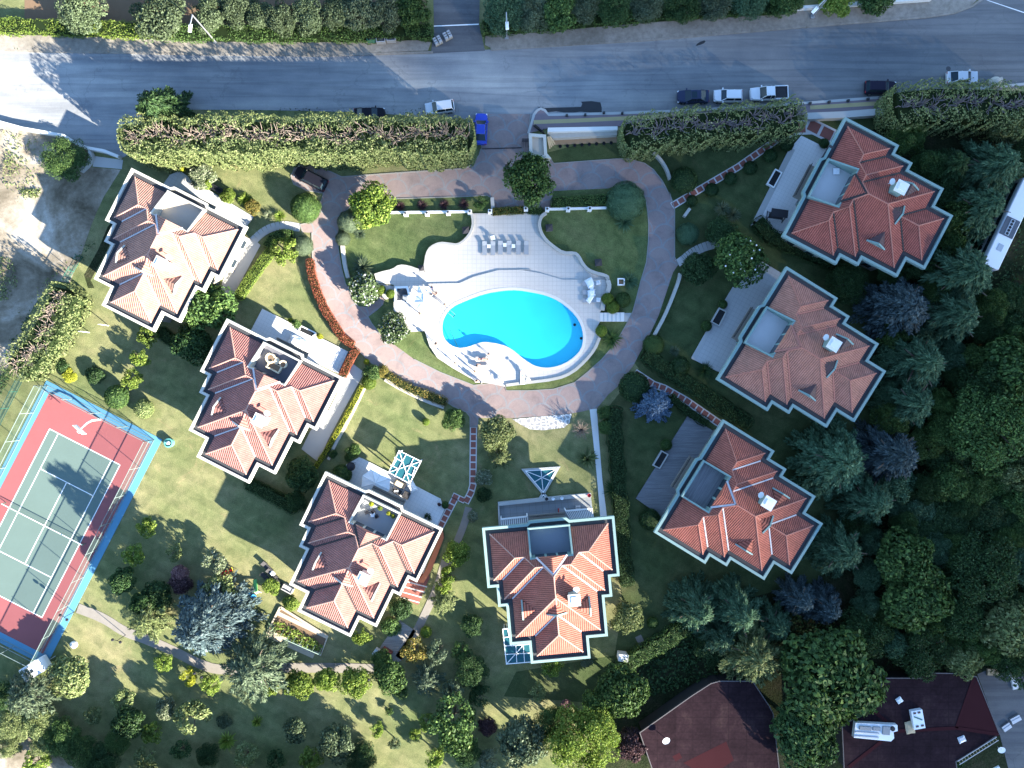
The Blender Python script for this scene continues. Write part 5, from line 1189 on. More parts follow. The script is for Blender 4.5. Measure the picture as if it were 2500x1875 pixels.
wild 148 1800 42 3.8 green|green bush along the lower sand edge
wild 200 1838 40 3.8 green|green bush further along the lower sand edge
wild 108 1815 34 3.0 cypress|olive bush at the sand edge below the others
wild 244 1858 40 3.8 dark|dark bush at the bottom edge right of the sand
loose 301 1708 27 3.0 cypress|small yellowish tree on the shaded lower left lawn
broad 312 1765 34 4.2 dark|dark tree with lit tips on the shaded lower left lawn
broad 405 1728 24 3.4 pale|pale green tree left of the long-leaved tree
loose 468 1752 46 4.5 cypress|long-leaved yellowish tree on the shaded lower lawn
loose 443 1830 24 3.0 dark|dark tree below the long-leaved tree
palm 551 1814 26 2.0 lime|spiky bright green tree alone on the dark lower lawn
shrub 548 1761 18 1.2 olive|grey-brown shrub above the spiky bright green tree
loose 402 1616 23 2.2 lime|lime-green tree by the middle of the stone path
loose 458 1652 24 2.2 yellow|bright yellow tree next to a twin-globe lamp
loose 514 1670 26 2.6 lime|lime-green tree between the lamp and the grey cedar
fluffy 362 1512 48 5.0 cypress|feathery yellow-green conifer beside the stone path
spruce 494 1530 78 13 blue|tall blue-grey spruce in the lower garden
loose 540 1437 42 3.6 cypress|spreading yellowish tree above the tall blue-grey spruce
loose 520 1372 33 3.4 pale|pale airy tree beside the red toy swing
dense 437 1400 20 2.4 pink|pinkish flowering tree in the lower garden
dense 440 1425 27 2.4 purple|dark purple tree below the pinkish flowering tree
dense 297 1420 31 3.6 dark|dark green tree close to the tennis court edge
dense 380 1455 36 3.4 dark|dark green tree behind the feathery conifer
dense 345 1475 26 4.5 dark|dark tree in the gap between court and stone path
loose 359 1288 25 3.2 lime|yellow-green young tree nearest the tennis court
loose 329 1352 27 3.0 lime|yellow-green young tree second along the tennis court
loose 424 1349 23 2.8 cypress|young tree right of the two by the tennis court
loose 615 1476 10 1.0 yellow|tiny yellow bush beside the blue toy slide
shrub 662 1432 20 1.4 lime|straggly yellow-green bush behind the rosy villa corner
wild 285 1812 30 3.0 green|green shrub tree behind the dark tree with lit tips
loose 372 1790 26 2.8 lime|light green young tree between two dark ones on the lower left lawn
loose 360 1850 30 3.2 cypress|yellowish small tree at the bottom edge left of the spiky green tree
wild 505 1845 28 2.8 dark|dark shrub tree at the bottom edge under the spiky green tree
loose 602 1842 30 3.0 cypress|olive young tree at the bottom edge beside the dark small tree
loose 762 1852 28 3.0 lime|lit young tree at the bottom edge below the grey-green pair
wild 880 1850 36 3.6 dark|dark bushy tree at the bottom edge near the centre left
loose 918 1780 20 2.2 lime|light green sapling on the lower lawn right of the grey-green tree
loose 980 1690 18 2.0 green|small green sapling by the end of the lime row
wild 1150 1640 40 3.6 dark|dark bushy tree in the shade left of the glass conservatory
loose 1128 1590 24 2.6 green|green sapling beside the dark bush west of the scarlet villa
loose 1172 1700 30 3.2 dark|dark loose tree above the purple-brown shrub tree
wild 1140 1840 34 4.0 dark|dark bushy tree between the mottled tree and the pale yellowish tree
loose 90 1860 34 3.0 lime|lit bush at the bottom left by the sand
wild 20 1820 30 2.6 cypress|sunlit bush at the very left of the lower sand edge
loose 230 1745 22 2.4 cypress|small olive tree beside the yellow-green broadleaf tree
wild 8 1700 36 3.4 dark|dark bush at the left edge below the tennis court
loose 1310 1690 24 2.6 cypress|small lit tree on the lawn behind the scarlet villa
wild 1345 1765 40 4.5 green|green tree left above the big yellow-green tree
cedar 1760 1555 52 7.0 cedar|green cedar in front of the sunlit yellow-green tree
cedar 1895 1530 46 7.0 cedar|green cedar below the bluish pair
wild 2545 715 46 5.0 green|green tree at the right edge below the white bus
wild 2180 440 40 4.5 dark|dark tree behind the brick-red villa's upper step
wild 2215 330 46 5.0 green|green tree below the far eastern hedge
loose 2520 1640 50 5.0 dark|dark tree at the eastern edge by the scrap heap'''
for ln in PL.split('\n'):
    a, lab = ln.split('|'); k, x, y, r, h, m = a.split(); plant(k, float(x), float(y), float(r), float(h), m, lab)
# the rest of the shaded wood
_r = random.Random(8); _tr = [tuple(map(float, l.split()[1:4])) for l in PL.split('\n')]; _n = 0
for i in range(900):
    x, y = _r.uniform(2060, 2580), _r.uniform(360, 1620)
    if x < 2165 and y < 1250: continue
    if x < 2250 and y < 600: continue
    if any(math.hypot(x-a, y-b_) < c*.60+22 for a, b_, c in _tr) or (x > 2345 and 400 < y < 730): continue
    rr = _r.uniform(30, 50); _tr.append((x, y, rr)); _n += 1
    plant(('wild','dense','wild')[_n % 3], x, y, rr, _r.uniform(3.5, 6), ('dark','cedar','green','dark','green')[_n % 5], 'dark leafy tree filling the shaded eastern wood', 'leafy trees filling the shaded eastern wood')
# trees standing just outside the lower edge; their shadows fall on the lower lawn
for i, (x, y, r, h) in enumerate([(300,1985,75,9),(430,1990,80,9.5),(560,1990,75,9),(690,1995,80,9.5),(830,2000,75,9),(960,2010,70,8.5),(1330,2010,75,9),(380,2090,80,11),(640,2100,80,11),(900,2110,80,10)]):
    plant('wild', x, y, r, h, 'green', 'green tree in the row just below the lower lawn', 'trees in the row just below the lower lawn')
# white magnolia flowers on the tree by the slab path are part of that tree
mg = [o for o in COL.objects if str(o.get('label','')).startswith('magnolia')][0]; rng = np.random.default_rng(5); b = MB()
for d in sph(rng, 26, .15): b.lathe([(.02,0),(.13,.06),(.06,.12)], (d[0]*2.9, d[1]*2.9, 3.4+d[2]*2.5), 6)
o = b.build('blossom', WHITE, mg); o['kind'] = 'stuff'

def scatter(name, label, cat, polys, n, size, m, h=.3, clump=.35, seed=1):
    rng = np.random.default_rng(seed); out = []
    for px in polys:
        q = PW(px); xs, ys = [a for a, b_ in q], [b_ for a, b_ in q]; c = 0
        while c < n:
            cx, cy = rng.uniform(min(xs), max(xs)), rng.uniform(min(ys), max(ys)); k = int(rng.integers(4, 16)); pp = rng.normal(0, clump, (k,2))+[cx, cy]
            for X, Y in pp:
                ins = False
                for i in range(len(q)):
                    (x0,y0),(x1,y1) = q[i-1], q[i]
                    if (y0 > Y) != (y1 > Y) and X < (x1-x0)*(Y-y0)/(y1-y0)+x0: ins = not ins
                if ins: out.append((X, Y, rng.uniform(.03, h)))
            c += k
    p = np.array(out); nn = np.tile([0,0,1.0], (len(p),1)); me = cards(name, p, nn, size, .55, rng, tilt=.7); me.materials[0] = FM[m]; o = bpy.data.objects.new(name, me); COL.objects.link(o); return tag(o, label, cat, None, 'stuff')
scatter('weeds', 'dry weeds and scrub growing in the sandy lot', 'weeds', [P('00',20,1000,180,1040,230,1320,150,1560,20,1400), P('00',200,1040,520,1090,620,1180,300,1450,200,1560), P('01',560,560,640,590,420,730,230,960,120,1180,40,1180,200,880), P('01',0,560,90,560,150,760,60,900,0,900), P('01',150,40,330,30,300,110,180,110)], 420, .30, 'cypress', .35, .5, 3)
scatter('weeds', 'dark brambles along the fence of the sandy lot', 'weeds', [P('01',690,420,760,430,560,720,430,900,330,960,400,760), P('01',60,1250,200,1050,260,960,180,1200,60,1400), P('02',0,0,120,0,0,240)], 500, .32, 'dark', .6, .5, 4)
scatter('leaf_litter', 'dry leaves and weeds along the gravel verge and kerbs', 'leaf litter', [P('s',0,112,452,122,452,134,0,126), P('s',452,122,1045,116,1045,132,791,138,452,136), P('s',1200,112,1582,88,2034,50,2034,62,1582,100,1198,124), P('s',560,262,1175,266,1175,282,560,278)], 190, .22, 'olive', .12, .5, 5)
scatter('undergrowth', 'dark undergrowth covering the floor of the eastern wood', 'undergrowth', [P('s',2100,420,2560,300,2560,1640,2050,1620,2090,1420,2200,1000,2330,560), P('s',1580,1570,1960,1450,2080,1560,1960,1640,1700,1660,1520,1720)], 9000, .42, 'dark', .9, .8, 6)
# ------------------------------------------------------------------ pool furniture
RATT = mat('grey_weave', (.27,.29,.31), .8, .15, 2, 14); PLAS = mat('white_plastic', (.78,.79,.79), .45, .05, 2, 9, bump=0); CLOTH = mat('white_cloth', (.76,.77,.76), .9, .06, 3, 12); DARKW = mat('dark_weave', (.045,.043,.045), .8, .2, 2, 12); CREAMF = mat('cream_cushion', (.62,.52,.36), .9, .08, 2, 9); TAN = mat('tan_board', (.42,.33,.21), .85, .15, 2, 8)
def lounger(px, py, rot, label, m=RATT, z=0, group=None, back=.38, proto=[]):
    x, y = W(px, py, z+.35); rt = thing('sun_lounger', label, 'sun lounger', (x, y, z), rot, group)
    b = MB(); b.box(0,-.27,.30,.64,1.36,.09); b.build('seat', m, rt)
    b = MB(); c, s = math.cos(.5), math.sin(.5)
    b.add([(-.32,.41,.27),(.32,.41,.27),(.32,.41+.62*c,.27+.62*s),(-.32,.41+.62*c,.27+.62*s),(-.32,.38,.34),(.32,.38,.34),(.32,.38+.62*c,.34+.62*s),(-.32,.38+.62*c,.34+.62*s)], [(3,2,1,0),(4,5,6,7),(0,1,5,4),(1,2,6,5),(2,3,7,6),(3,0,4,7)]); b.build('backrest', m, rt)
    for sx in (-.28, .28):
        for sy in (-.85, .36): b = MB(); b.box(sx, sy, .13, .06, .06, .26); b.build('leg', m, rt)
    return rt
for i, (x, o) in enumerate(zip((340,640,910,1225,1555,1845), ('westernmost','second','third','fourth','fifth','easternmost'))):
    lounger(*P('z3',x,680-(20 if i > 1 else 0))[0], 0, f'grey sun lounger, {o} of the row of six on the upper deck' if o[-4:] == 'most' else f'grey sun lounger, {o} from the west in the row of six', z=.28, group='row of six grey sun loungers')
def side_table(px, py, z, label, group=None, s=.5):
    x, y = W(px, py, z+.4); rt = thing('side_table', label, 'table', (x, y, z), 0, group); b = MB(); b.box(0,0,.40,s,s,.05); b.build('table_top', PLAS, rt)
    for a in (-1, 1):
        for c in (-1, 1): b = MB(); b.box(a*s*.38, c*s*.38, .19, .05, .05, .38); b.build('leg', PLAS, rt)
side_table(*P('z3',490,608)[0], .28, 'small white table between the two westernmost grey loungers', 'small white tables in the lounger row'); side_table(*P('z3',1065,560)[0], .28, 'small white table between the third and fourth grey loungers', 'small white tables in the lounger row'); side_table(*P('z3',1378,598)[0], .28, 'small white table between the fourth and fifth grey loungers', 'small white tables in the lounger row')
def chair(px, py, rot, z, m, label, group=None, s=.52):
    x, y = W(px, py, z+.45); rt = thing('chair', label, 'chair', (x, y, z), rot, group); b = MB(); b.box(0,0,.43,s,s,.05); b.build('seat', m, rt); b = MB(); b.box(0,s*.48,.70,s,.05,.5); b.build('backrest', m, rt)
    for a in (-1, 1):
        b = MB(); b.bar((a*s*.5,-s*.45,.64), (a*s*.5,s*.48,.66), .05, .04); b.build('armrest', m, rt)
        for c in (-1, 1): b = MB(); b.box(a*s*.44, c*s*.44, .205, .045, .045, .41); b.build('leg', m, rt)
    return rt
chair(*P('z3',640,315)[0], .3, .28, PLAS, 'white plastic chair behind the second grey lounger')
def draped(px, py, rot, z, sx, sy, h, label, name='towel', cat='towel', m=None):
    x, y = W(px, py, z+h); rng = random.Random(px); b = MB(); n = 9; vs = []
    for i in range(n):
        for j in range(n):
            u, v = i/(n-1)-.5, j/(n-1)-.5; e = max(abs(u), abs(v))*2; vs.append((u*sx*(1+rng.uniform(-.06,.06)), v*sy*(1+rng.uniform(-.06,.06)), h*(1-.55*max(0,e-.6)/.4)+rng.uniform(-.04,.04)*h))
    b.add(vs, [(i*n+j, (i+1)*n+j, (i+1)*n+j+1, i*n+j+1) for i in range(n-1) for j in range(n-1)])
    k = len(vs); b.add([(-sx*.46,-sy*.46,.02),(sx*.46,-sy*.46,.02),(sx*.46,sy*.46,.02),(-sx*.46,sy*.46,.02),(-sx*.46,-sy*.46,h*.45),(sx*.46,-sy*.46,h*.45),(sx*.46,sy*.46,h*.45),(-sx*.46,sy*.46,h*.45)], [(3,2,1,0),(0,1,5,4),(1,2,6,5),(2,3,7,6),(3,0,4,7)])
    return tag(b.build(name, m or CLOTH, loc=(x,y,z), rot=rot), label, cat)
Z = .46
for yy, lab in ((335,'grey sun lounger nearest the wavy eastern wall, towel over its middle'), (555,'grey sun lounger in the middle of the three by the eastern wall'), (755,'grey sun lounger closest to the pool steps among the three by the wall')):
    lounger(*P('z4',400,yy)[0], -math.pi/2, lab, z=Z, group='three grey loungers by the eastern wall')
draped(*P('z4',425,312)[0], .5, Z, 1.15, 1.35, .62, 'white towel draped over the upper of the three eastern loungers'); draped(*P('z4',465,565)[0], .15, Z, 1.15, .95, .62, 'white towel draped over the middle of the three eastern loungers'); draped(*P('z4',432,700)[0], -.6, Z, .75, 1.4, .62, 'crumpled white towel trailing over the lower of the three eastern loungers')
side_table(*P('z4',463,445)[0], Z, 'small white table between the draped eastern loungers'); chair(*P('z4',612,315)[0], -1.3, Z, PLAS, 'white plastic chair beside the uppermost draped lounger'); chair(*P('z4',622,748)[0], -1.7, Z, PLAS, 'white plastic chair beside the lowest draped lounger, near the bright bush')
lounger(*P('z2',1100,610)[0], math.pi/2, 'white cushioned sun lounger south of the pool with a person sitting at its end', CLOTH, Z); lounger(*P('z2',1090,450)[0], math.pi/2, 'greyish sun lounger south of the pool with a person lying on it', mat('beige_weave', (.42,.38,.35), .8, .12, 2, 9), Z)
chair(*P('z2',1455,875)[0], .1, Z, PLAS, 'white plastic chair standing alone at the southern pool wall'); chair(*P('z2',1970,850)[0], -.6, Z, PLAS, 'white plastic chair tilted by the stone wall next to a white lounger'); lounger(*P('z2',1865,805)[0], 0, 'white sun lounger against the southern stone wall', CLOTH, Z)
x, y = W(*P('z1',1150,560)[0], Z+.7); rt = thing('garden_table', 'long white table west of the pool with people sitting at its end', 'table', (x, y, Z), R(-3)); b = MB(); b.box(0,0,.72,2.0,.95,.06); b.build('table_top', PLAS, rt)
for a in (-1, 1):
    for c in (-1, 1): b = MB(); b.box(a*.85, c*.38, .35, .07, .07, .69); b.build('leg', PLAS, rt)
def parasol(px, py, r, h, n, z, label, rot=0):
    x, y = W(px, py, h); rt = thing('parasol', label, 'parasol', (x, y, z), rot); b = MB(); rim = [(r*math.cos(6.2832*k/n), r*math.sin(6.2832*k/n), h-.42) for k in range(n)]; top = (0,0,h)
    for k in range(n):
        a, c = Vector(rim[k]), Vector(rim[(k+1) % n]); m_ = (a+c)/2*.5+Vector(top)*.5-Vector((0,0,.06)); t = Vector(top); b.add([t, a.lerp(t,.5), (a+c)/2*.5+t*.5-Vector((0,0,.035)), c.lerp(t,.5), a, (a+c)/2*.97+Vector((0,0,h-.42))*.03, c], [(0,1,2),(0,2,3),(1,4,5,2),(2,5,6,3)])
        b.add([a, c, c-Vector((0,0,.16)), a-Vector((0,0,.16))], [(0,1,2,3)])
    b.build('canopy', CLOTH, rt); b = MB()
    for k in range(n): b.bar((0,0,h-.02), (rim[k][0]*.99,rim[k][1]*.99,rim[k][2]+.015), .05, .03)
    b.build('rib', mat('parasol_rib', (.52,.53,.54), .7, .05, 2, 8), rt); b = MB(); b.tube((0,0,0), (0,0,h+.12), .04, n=8); b.build('pole', SILV, rt); b = MB(); b.box(0,0,.06,.8,.8,.12); b.build('base', CONC, rt); return rt
parasol(1033.7, 737, 1.32, 2.15+.46, 8, 0, 'round white parasol west of the pool beside the stair pit'); parasol(916.5, 1180, 2.10, 2.9, 8, 0, 'big white octagonal parasol on the rosy villa terrace', .3)
# winding stair in its pit
rt = thing('stair_pit', 'square pit with dark winding steps beside the pool terrace', 'stairs', (*G('z1',505,710)[0], 0)); cx, cy = P('z1',545,715)[0]; b = MB(); b.ring(G('z1',300,480,672,468,740,700,735,945,300,945), .28, 0, .62); b.build('curb', WHITE, rt, world=True)
ST = mat('stair_slate', (.085,.085,.09), .8, .15, 2, 9); ST2 = mat('stair_concrete', (.27,.28,.28), .8, .1, 2, 9); fan = [(660,720),(655,480),(600,490),(520,500),(430,515),(345,540),(335,610),(330,690),(326,770),(322,850),(322,930),(420,932),(500,932)]
for k in range(len(fan)-1):
    b = MB(); q = G('z1',545,715,*fan[k],*fan[k+1]); b.prism(q, .03, .10+.045*k); b.build('step', ST, rt, world=True)
for k in range(5): b = MB(); b.prism(G('z1',530+38*k,722,565+38*k,722,565+38*k,930,530+38*k,930), .03, .66+.03*k*0-.02*k); b.build('step', ST2, rt, world=True)
b = MB(); p0, p1 = W(*P('11',1545,1050)[0], .4), W(*P('11',1640,1265)[0], .4); b.tube((*p0,.40), (*p1,.40), .05, n=6); tag(b.build('pool_rope', mat('rope_dark', (.02,.10,.12), .6, .1, 2, 8), loc=p0, world=True), 'dark rope stretched across the western end of the pool', 'rope')
rt = thing('pool_ladder', 'metal pool ladder at the upper left rim of the pool', 'ladder', (*G('z1',1960,1285)[0], .4)); d = Vector((.75,-.62,0))
for s in (-.25, .25):
    q = Vector((.62,.75,0))*s; b = MB(); b.path([tuple(q-d*.55)+(), tuple(q-d*.5+Vector((0,0,.75))), tuple(q+d*.15+Vector((0,0,.75))), tuple(q+d*.3+Vector((0,0,-.5)))], .03, 6); b.build('handrail', SILV, rt)
for k in range(3): b = MB(); b.bar(tuple(Vector((.62,.75,0))*-.25+d*.28+Vector((0,0,.05-.22*k))), tuple(Vector((.62,.75,0))*.25+d*.28+Vector((0,0,.05-.22*k))), .09, .03); b.build('step', BLACK, rt)
rt = thing('pool_ladder', 'metal pool ladder at the southern rim near the standing swimmer', 'ladder', (*G('z2',835,315)[0], .46)); d = Vector((-.5,.8,0))
for s in (-.25, .25): q = Vector((.8,.5,0))*s; b = MB(); b.path([tuple(q-d*.5), tuple(q-d*.45+Vector((0,0,.75))), tuple(q+d*.2+Vector((0,0,.75))), tuple(q+d*.35+Vector((0,0,-.3)))], .03, 6); b.build('handrail', SILV, rt)
# ------------------------------------------------------------------ people
SKIN = mat('skin', (.50,.29,.20), .6, .05, 3, 12, bump=0); HAIRD = mat('dark_hair', (.02,.014,.012), .6, .1, 3, 12, bump=0); HAIRB = mat('fair_hair', (.25,.17,.09), .6, .1, 3, 12, bump=0)
def cl(name, c): return mat(name, c, .9, .06, 3, 12, bump=0)
def person(px, py, rot, z, h, pose, label, cloth, hair, shirt=None, hat=None, pitch=0):
    """one skinned body; pose is stand, sit or lie"""
    x, y = W(px, py, z+(h*.8 if pose == 'stand' else .6)); rt = thing('person', label, 'person', (x, y, z), rot); k = h/1.72; V, Ed, Rr = [], [], []
    def j(p, r, par=None):
        V.append(Vector(p)*k); Rr.append(r*k); i = len(V)-1
        if par is not None: Ed.append((par, i))
        return i
    sit = pose == 'sit'; o = -.46 if sit else 0
    pel = j((0,0,.95+o),.115); sp = j((0,-.01,1.13+o),.112,pel); chs = j((0,0,1.34+o),.135,sp); nk = j((0,.0,1.49+o),.055,chs); hb = j((0,.01,1.57+o),.075,nk); hd = j((0,.015,1.65+o),.095,hb); j((0,.0,1.74+o),.05,hd); nose = j((0,.11,1.63+o),.018,hd)
    for s in (-1, 1):
        sh = j((s*.175,0,1.41+o),.055,chs); el = j((s*.25,.02 if not sit else .12,1.15+o),.040,sh); wr = j((s*(.26 if not sit else .2),.08 if not sit else .34,.92+o if not sit else 1.08+o),.028,el); dn = Vector((0,.25,-1)).normalized() if not sit else Vector((0,1,-.1)).normalized(); pal = j(Vector((s*(.265 if not sit else .19),.10 if not sit else .40,.86+o if not sit else 1.07+o)),.030,wr); pp = V[pal]/k
        for f in range(4): a = pp+Vector((s*(f-1.5)*.004,(f-1.5)*.02,0))+dn*.045; i1 = j(a,.010,pal); j(a+dn*(.045,.055,.05,.035)[f]+Vector((-s*.012,0,0)),.008,i1)
        t1 = j(pp+Vector((-s*.02,.04,.0))+dn*.01,.011,pal); j(pp+Vector((-s*.03,.06,0))+dn*.04,.009,t1)
        hp = j((s*.09,0,.88+o),.088,pel)
        if sit: kn = j((s*.12,.42,.47),.055,hp); an = j((s*.12,.47,.09),.036,kn); j((s*.13,.62,.04),.034,an)
        else: kn = j((s*.10,.03,.49),.056,hp); an = j((s*.10,-.01,.09),.036,kn); j((s*.11,.14,.04),.034,an)
    me = bpy.data.meshes.new('body'); me.from_pydata([tuple(v) for v in V], Ed, []); ob = bpy.data.objects.new('body', me); COL.objects.link(ob); ob.parent = rt
    md = ob.modifiers.new('skin', 'SKIN'); md.use_smooth_shade = True
    for i, sv in enumerate(me.skin_vertices[0].data): sv.radius = (Rr[i], Rr[i]); sv.use_root = (i == 0)
    ob.modifiers.new('sub', 'SUBSURF').levels = 1; ob.modifiers['sub'].render_levels = 1; me.materials.append(SKIN)
    kids = [ob]; b = MB(); b.lathe([(.085,-.03),(.112,.03),(.112,.08),(.085,.125),(.03,.145)], (0,-.012,1.625+o), 10); bb = b; bb.v = [tuple(Vector(v)*k) for v in bb.v]; hobj = bb.build('hat' if hat else 'hair', hat or hair, rt, smooth=True); kids.append(hobj)
    if hat: b = MB(); b.lathe([(.24,-.0),(.25,.015),(.10,.03)], (0,0,1.66+o), 14); b.v = [tuple(Vector(v)*k) for v in b.v]; kids.append(b.build('hat_brim', hat, rt))
    b = MB(); b.lathe([(.165,0),(.175,.08),(.15,.20)], (0,.0,.84+o), 12, sx=1.12, sy=.85); b.v = [tuple(Vector(v)*k) for v in b.v]; kids.append(b.build('shorts', cloth, rt, smooth=True))
    if shirt: b = MB(); b.lathe([(.145,0),(.15,.14),(.178,.32),(.175,.40),(.08,.47)], (0,.0,1.02+o), 12, sx=1.15, sy=.82); b.v = [tuple(Vector(v)*k) for v in b.v]; kids.append(b.build('shirt', shirt, rt, smooth=True))
    if pose == 'lie': rt.rotation_euler = (-math.pi/2*.94, 0, rot); rt.location.z = z
    return rt
person(1024.5, 765, 2.2, .46, 1.72, 'stand', 'person standing alone on the bright terrace south of the round parasol', cl('dark_trunks', (.03,.03,.04)), HAIRD)
person(1085.6, 743.5, -2, .46, 1.68, 'stand', 'person in dark swimwear standing near the upper left pool ladder', cl('navy_trunks', (.02,.03,.08)), HAIRD)
person(1063.5, 838.5, 1.0, .46, 1.70, 'stand', 'person standing at the south-western edge of the pool terrace', cl('brown_trunks', (.09,.05,.03)), HAIRD, cl('dark_shirt', (.05,.04,.04)))
person(1111, 886.5, 2.6, .46, 1.35, 'stand', 'child standing halfway along the southern terrace edge', cl('grey_trunks', (.12,.12,.13)), HAIRB)
person(1193.3, 864, .6, .46, 1.45, 'stand', 'child standing at the pool rim above the loungers', cl('dark_trunks', (.03,.03,.04)), HAIRD)
person(1159, 907, 2.0, .46, 1.45, 'stand', 'child in a reddish top standing below the white cushioned lounger', cl('red_trunks', (.32,.06,.05)), HAIRB, cl('red_top', (.36,.10,.08)))
person(1163.5, 929.5, .3, .10, 1.70, 'stand', 'person in an orange top at the southern entrance of the pool terrace', cl('orange_shorts', (.40,.18,.10)), HAIRD, cl('orange_top', (.45,.22,.14)))
person(1174.5, 933, -.4, .10, 1.70, 'stand', 'person in a white top at the southern entrance of the pool terrace', cl('black_shorts', (.03,.03,.03)), HAIRD, cl('white_top', (.65,.64,.62)))
person(*P('z2',985,575)[0], -1.5, .40, 1.65, 'sit', 'dark-haired person in black sitting at the end of the white cushioned lounger', cl('black_shorts', (.03,.03,.03)), HAIRD, cl('black_top', (.025,.025,.03)))
person(*P('z2',962,447)[0], -math.pi/2, .93, 1.65, 'lie', 'person in pink swimwear lying on the greyish lounger south of the pool', cl('pink_swimwear', (.55,.25,.22)), HAIRB)
person(*P('z2',1860,668)[0], 3.1, .42, 1.65, 'sit', 'person in a white hat sitting in front of the white lounger by the stone wall', cl('teal_shorts', (.10,.22,.22)), HAIRD, cl('black_top', (.025,.025,.03)), PLAS)
person(*P('z1',1360,500)[0], 1.5, .44, 1.7, 'sit', 'person in dark blue sitting at the long white table', cl('navy_shorts', (.02,.03,.07)), HAIRD, cl('navy_top', (.025,.04,.11)))
person(*P('z1',1500,675)[0], 1.2, .44, 1.6, 'sit', 'person in pink sitting nearest the pool by the long white table', cl('pink_shorts', (.5,.22,.18)), HAIRD, cl('pink_top', (.5,.24,.20)))
person(*P('z1',1360,710)[0], .4, .44, 1.65, 'sit', 'person in light grey sitting at the rim of the round parasol', cl('grey_shorts', (.3,.3,.32)), HAIRD, cl('light_top', (.5,.5,.5)))
# ------------------------------------------------------------------ walls, posts and small garden things
for pts, lab in ((P('11',1120,222,1745,215),'low white wall with square posts north of the western island lawn'),(P('21',415,197,885,186),'low white wall with square posts north of the eastern island lawn')): stone_wall(pts, .26, .6, 'garden_wall', lab, WHITE, 0)
pr = None
for i, (t, x, y, l) in enumerate((('11',1233,226,'first post from the west'),('11',1398,223,'second post from the west'),('11',1561,218,'third post from the west'),('11',1728,212,'post where the western wall meets the deck'),('11',1885,208,'post beside the stub of the long planter'),('21',265,190,'post between the two low hedges of the deck'),('21',430,192,'post where the eastern wall meets the deck'),('21',592,190,'middle post of the eastern wall'),('21',757,188,'post of the eastern wall nearest the dome'))):
    q = W(*P(t,x,y)[0], .9)
    if pr is None:
        pr = thing('wall_post', 'white square wall post with cap light, '+l, 'post', (*q,0), 0, 'white square posts of the island walls'); b = MB(); b.box(0,0,.5,.56,.56,1.0); b.build('pillar', WHITE, pr); b = MB(); b.lathe([(.12,1.0),(.14,1.1),(.16,1.28),(.05,1.36)], (0,0,0), 10); b.build('cap_light', BLACK, pr)
    else: dup(pr, q, 0, 'white square wall post with cap light, '+l)
stone_wall(P('11',1902,108,1908,205), .5, .55, 'planter_wall', 'short grey planter end wall beside the small green shrub tree', CONC, 0)
pr = None
for t, x, y, l in (('11',1697,352,'beside the western deck wall, upper one'),('11',1357,648,'at the lower corner of the western island lawn'),('21',445,333,'beside the eastern deck wall, upper one'),('21',825,602,'in the middle of the eastern island lawn')):
    q = W(*P(t,x,y)[0], .7)
    if pr is None:
        pr = thing('garden_lantern', 'dark square pyramid-capped lantern '+l, 'lantern', (*q,0), .05, 'dark square lanterns on the island lawns'); b = MB(); b.box(0,0,.3,.85,.85,.6); b.build('housing', mat('grey_box', (.20,.20,.21), .7, .1, 2, 8), pr); b = MB(); b.box(0,0,.78,.98,.98,.36, taper=.12); b.build('cap', mat('dark_cap', (.045,.04,.042), .6, .15, 2, 8), pr)
    else: dup(pr, q, .1, 'dark square pyramid-capped lantern '+l)
x, y = W(*P('21',1000,752)[0], .4); rt = thing('square_planter', 'square white planter with dark soil beside the spiky plant on the eastern lawn', 'planter', (x,y,0)); b = MB(); b.ring([(-.5,-.5),(.5,-.5),(.5,.5),(-.5,.5)], .16, 0, .5); b.build('rim', WHITE, rt); b = MB(); b.box(0,0,.2,.66,.66,.4); b.build('soil', SOIL, rt)
def trough(pts, label, h=.55, rim=CONC):
    q = PW(pts, h); rt = thing('planter_trough', label, 'planter', (*q[0],0)); b = MB(); b.ring(q, .16, 0, h); b.build('rim', rim, rt, world=True); b = MB(); b.prism(inset(q, .165), .02, h-.1); b.build('soil', DARKG, rt, world=True)
trough(P('z6',1105,360,1425,515,1350,625,1060,490), 'long white planter trough with dark soil on the crimson villa terrace', rim=WHITE)
trough(P('22',1312,630,1368,660,1300,775,1242,748), 'dark-filled planter trough on the edge of the grey plank terrace'); trough(P('21',1757,950,1818,980,1758,1098,1693,1062), 'dark-filled planter trough on the edge of the salmon villa terrace'); trough(P('30',295,1300,350,1330,285,1450,228,1418), 'dark-filled planter trough on the edge of the brick-red villa terrace', rim=WHITE)
trough(P('00',1635,1415,1725,1460,1700,1495,1612,1450), 'dark planter trough on the bleached villa terrace', rim=BLACK); trough(P('01',1795,540,1850,570,1790,670,1745,640), 'dark rectangular light well beside the bleached villa wall', .3)
# gatehouse, gate, scooter, boards
q = G('g',232,292,392,306,402,480,440,524,240,524, z=3.0); rt = thing('gatehouse', 'cream flat-roofed gatehouse with parapet at the driveway entrance', 'gatehouse', (*q[0],0)); b = MB(); b.prism(inset(q,.05), 0, 2.85); b.build('wall', CREAM, rt, world=True); b = MB(); b.ring(q, .42, 2.7, 3.3); b.build('parapet', CREAM, rt, world=True); b = MB(); b.prism(inset(q,.425), 2.86, 2.95); b.build('roof', mat('beige_roof', (.42,.37,.30), .85, .2, .9, 5), rt, world=True)
b = MB(); c = inset(q,.05); b.bar((*Vector(c[0]).lerp(Vector(c[4]),.35),1.0), (*Vector(c[0]).lerp(Vector(c[4]),.55),1.0), .08, 2.0); b.build('door', GLASS, rt, world=True)
rt = thing('leaning_boards', 'bundle of long tan boards leaning against the gatehouse', 'boards', (*G('g',440,370)[0],0))
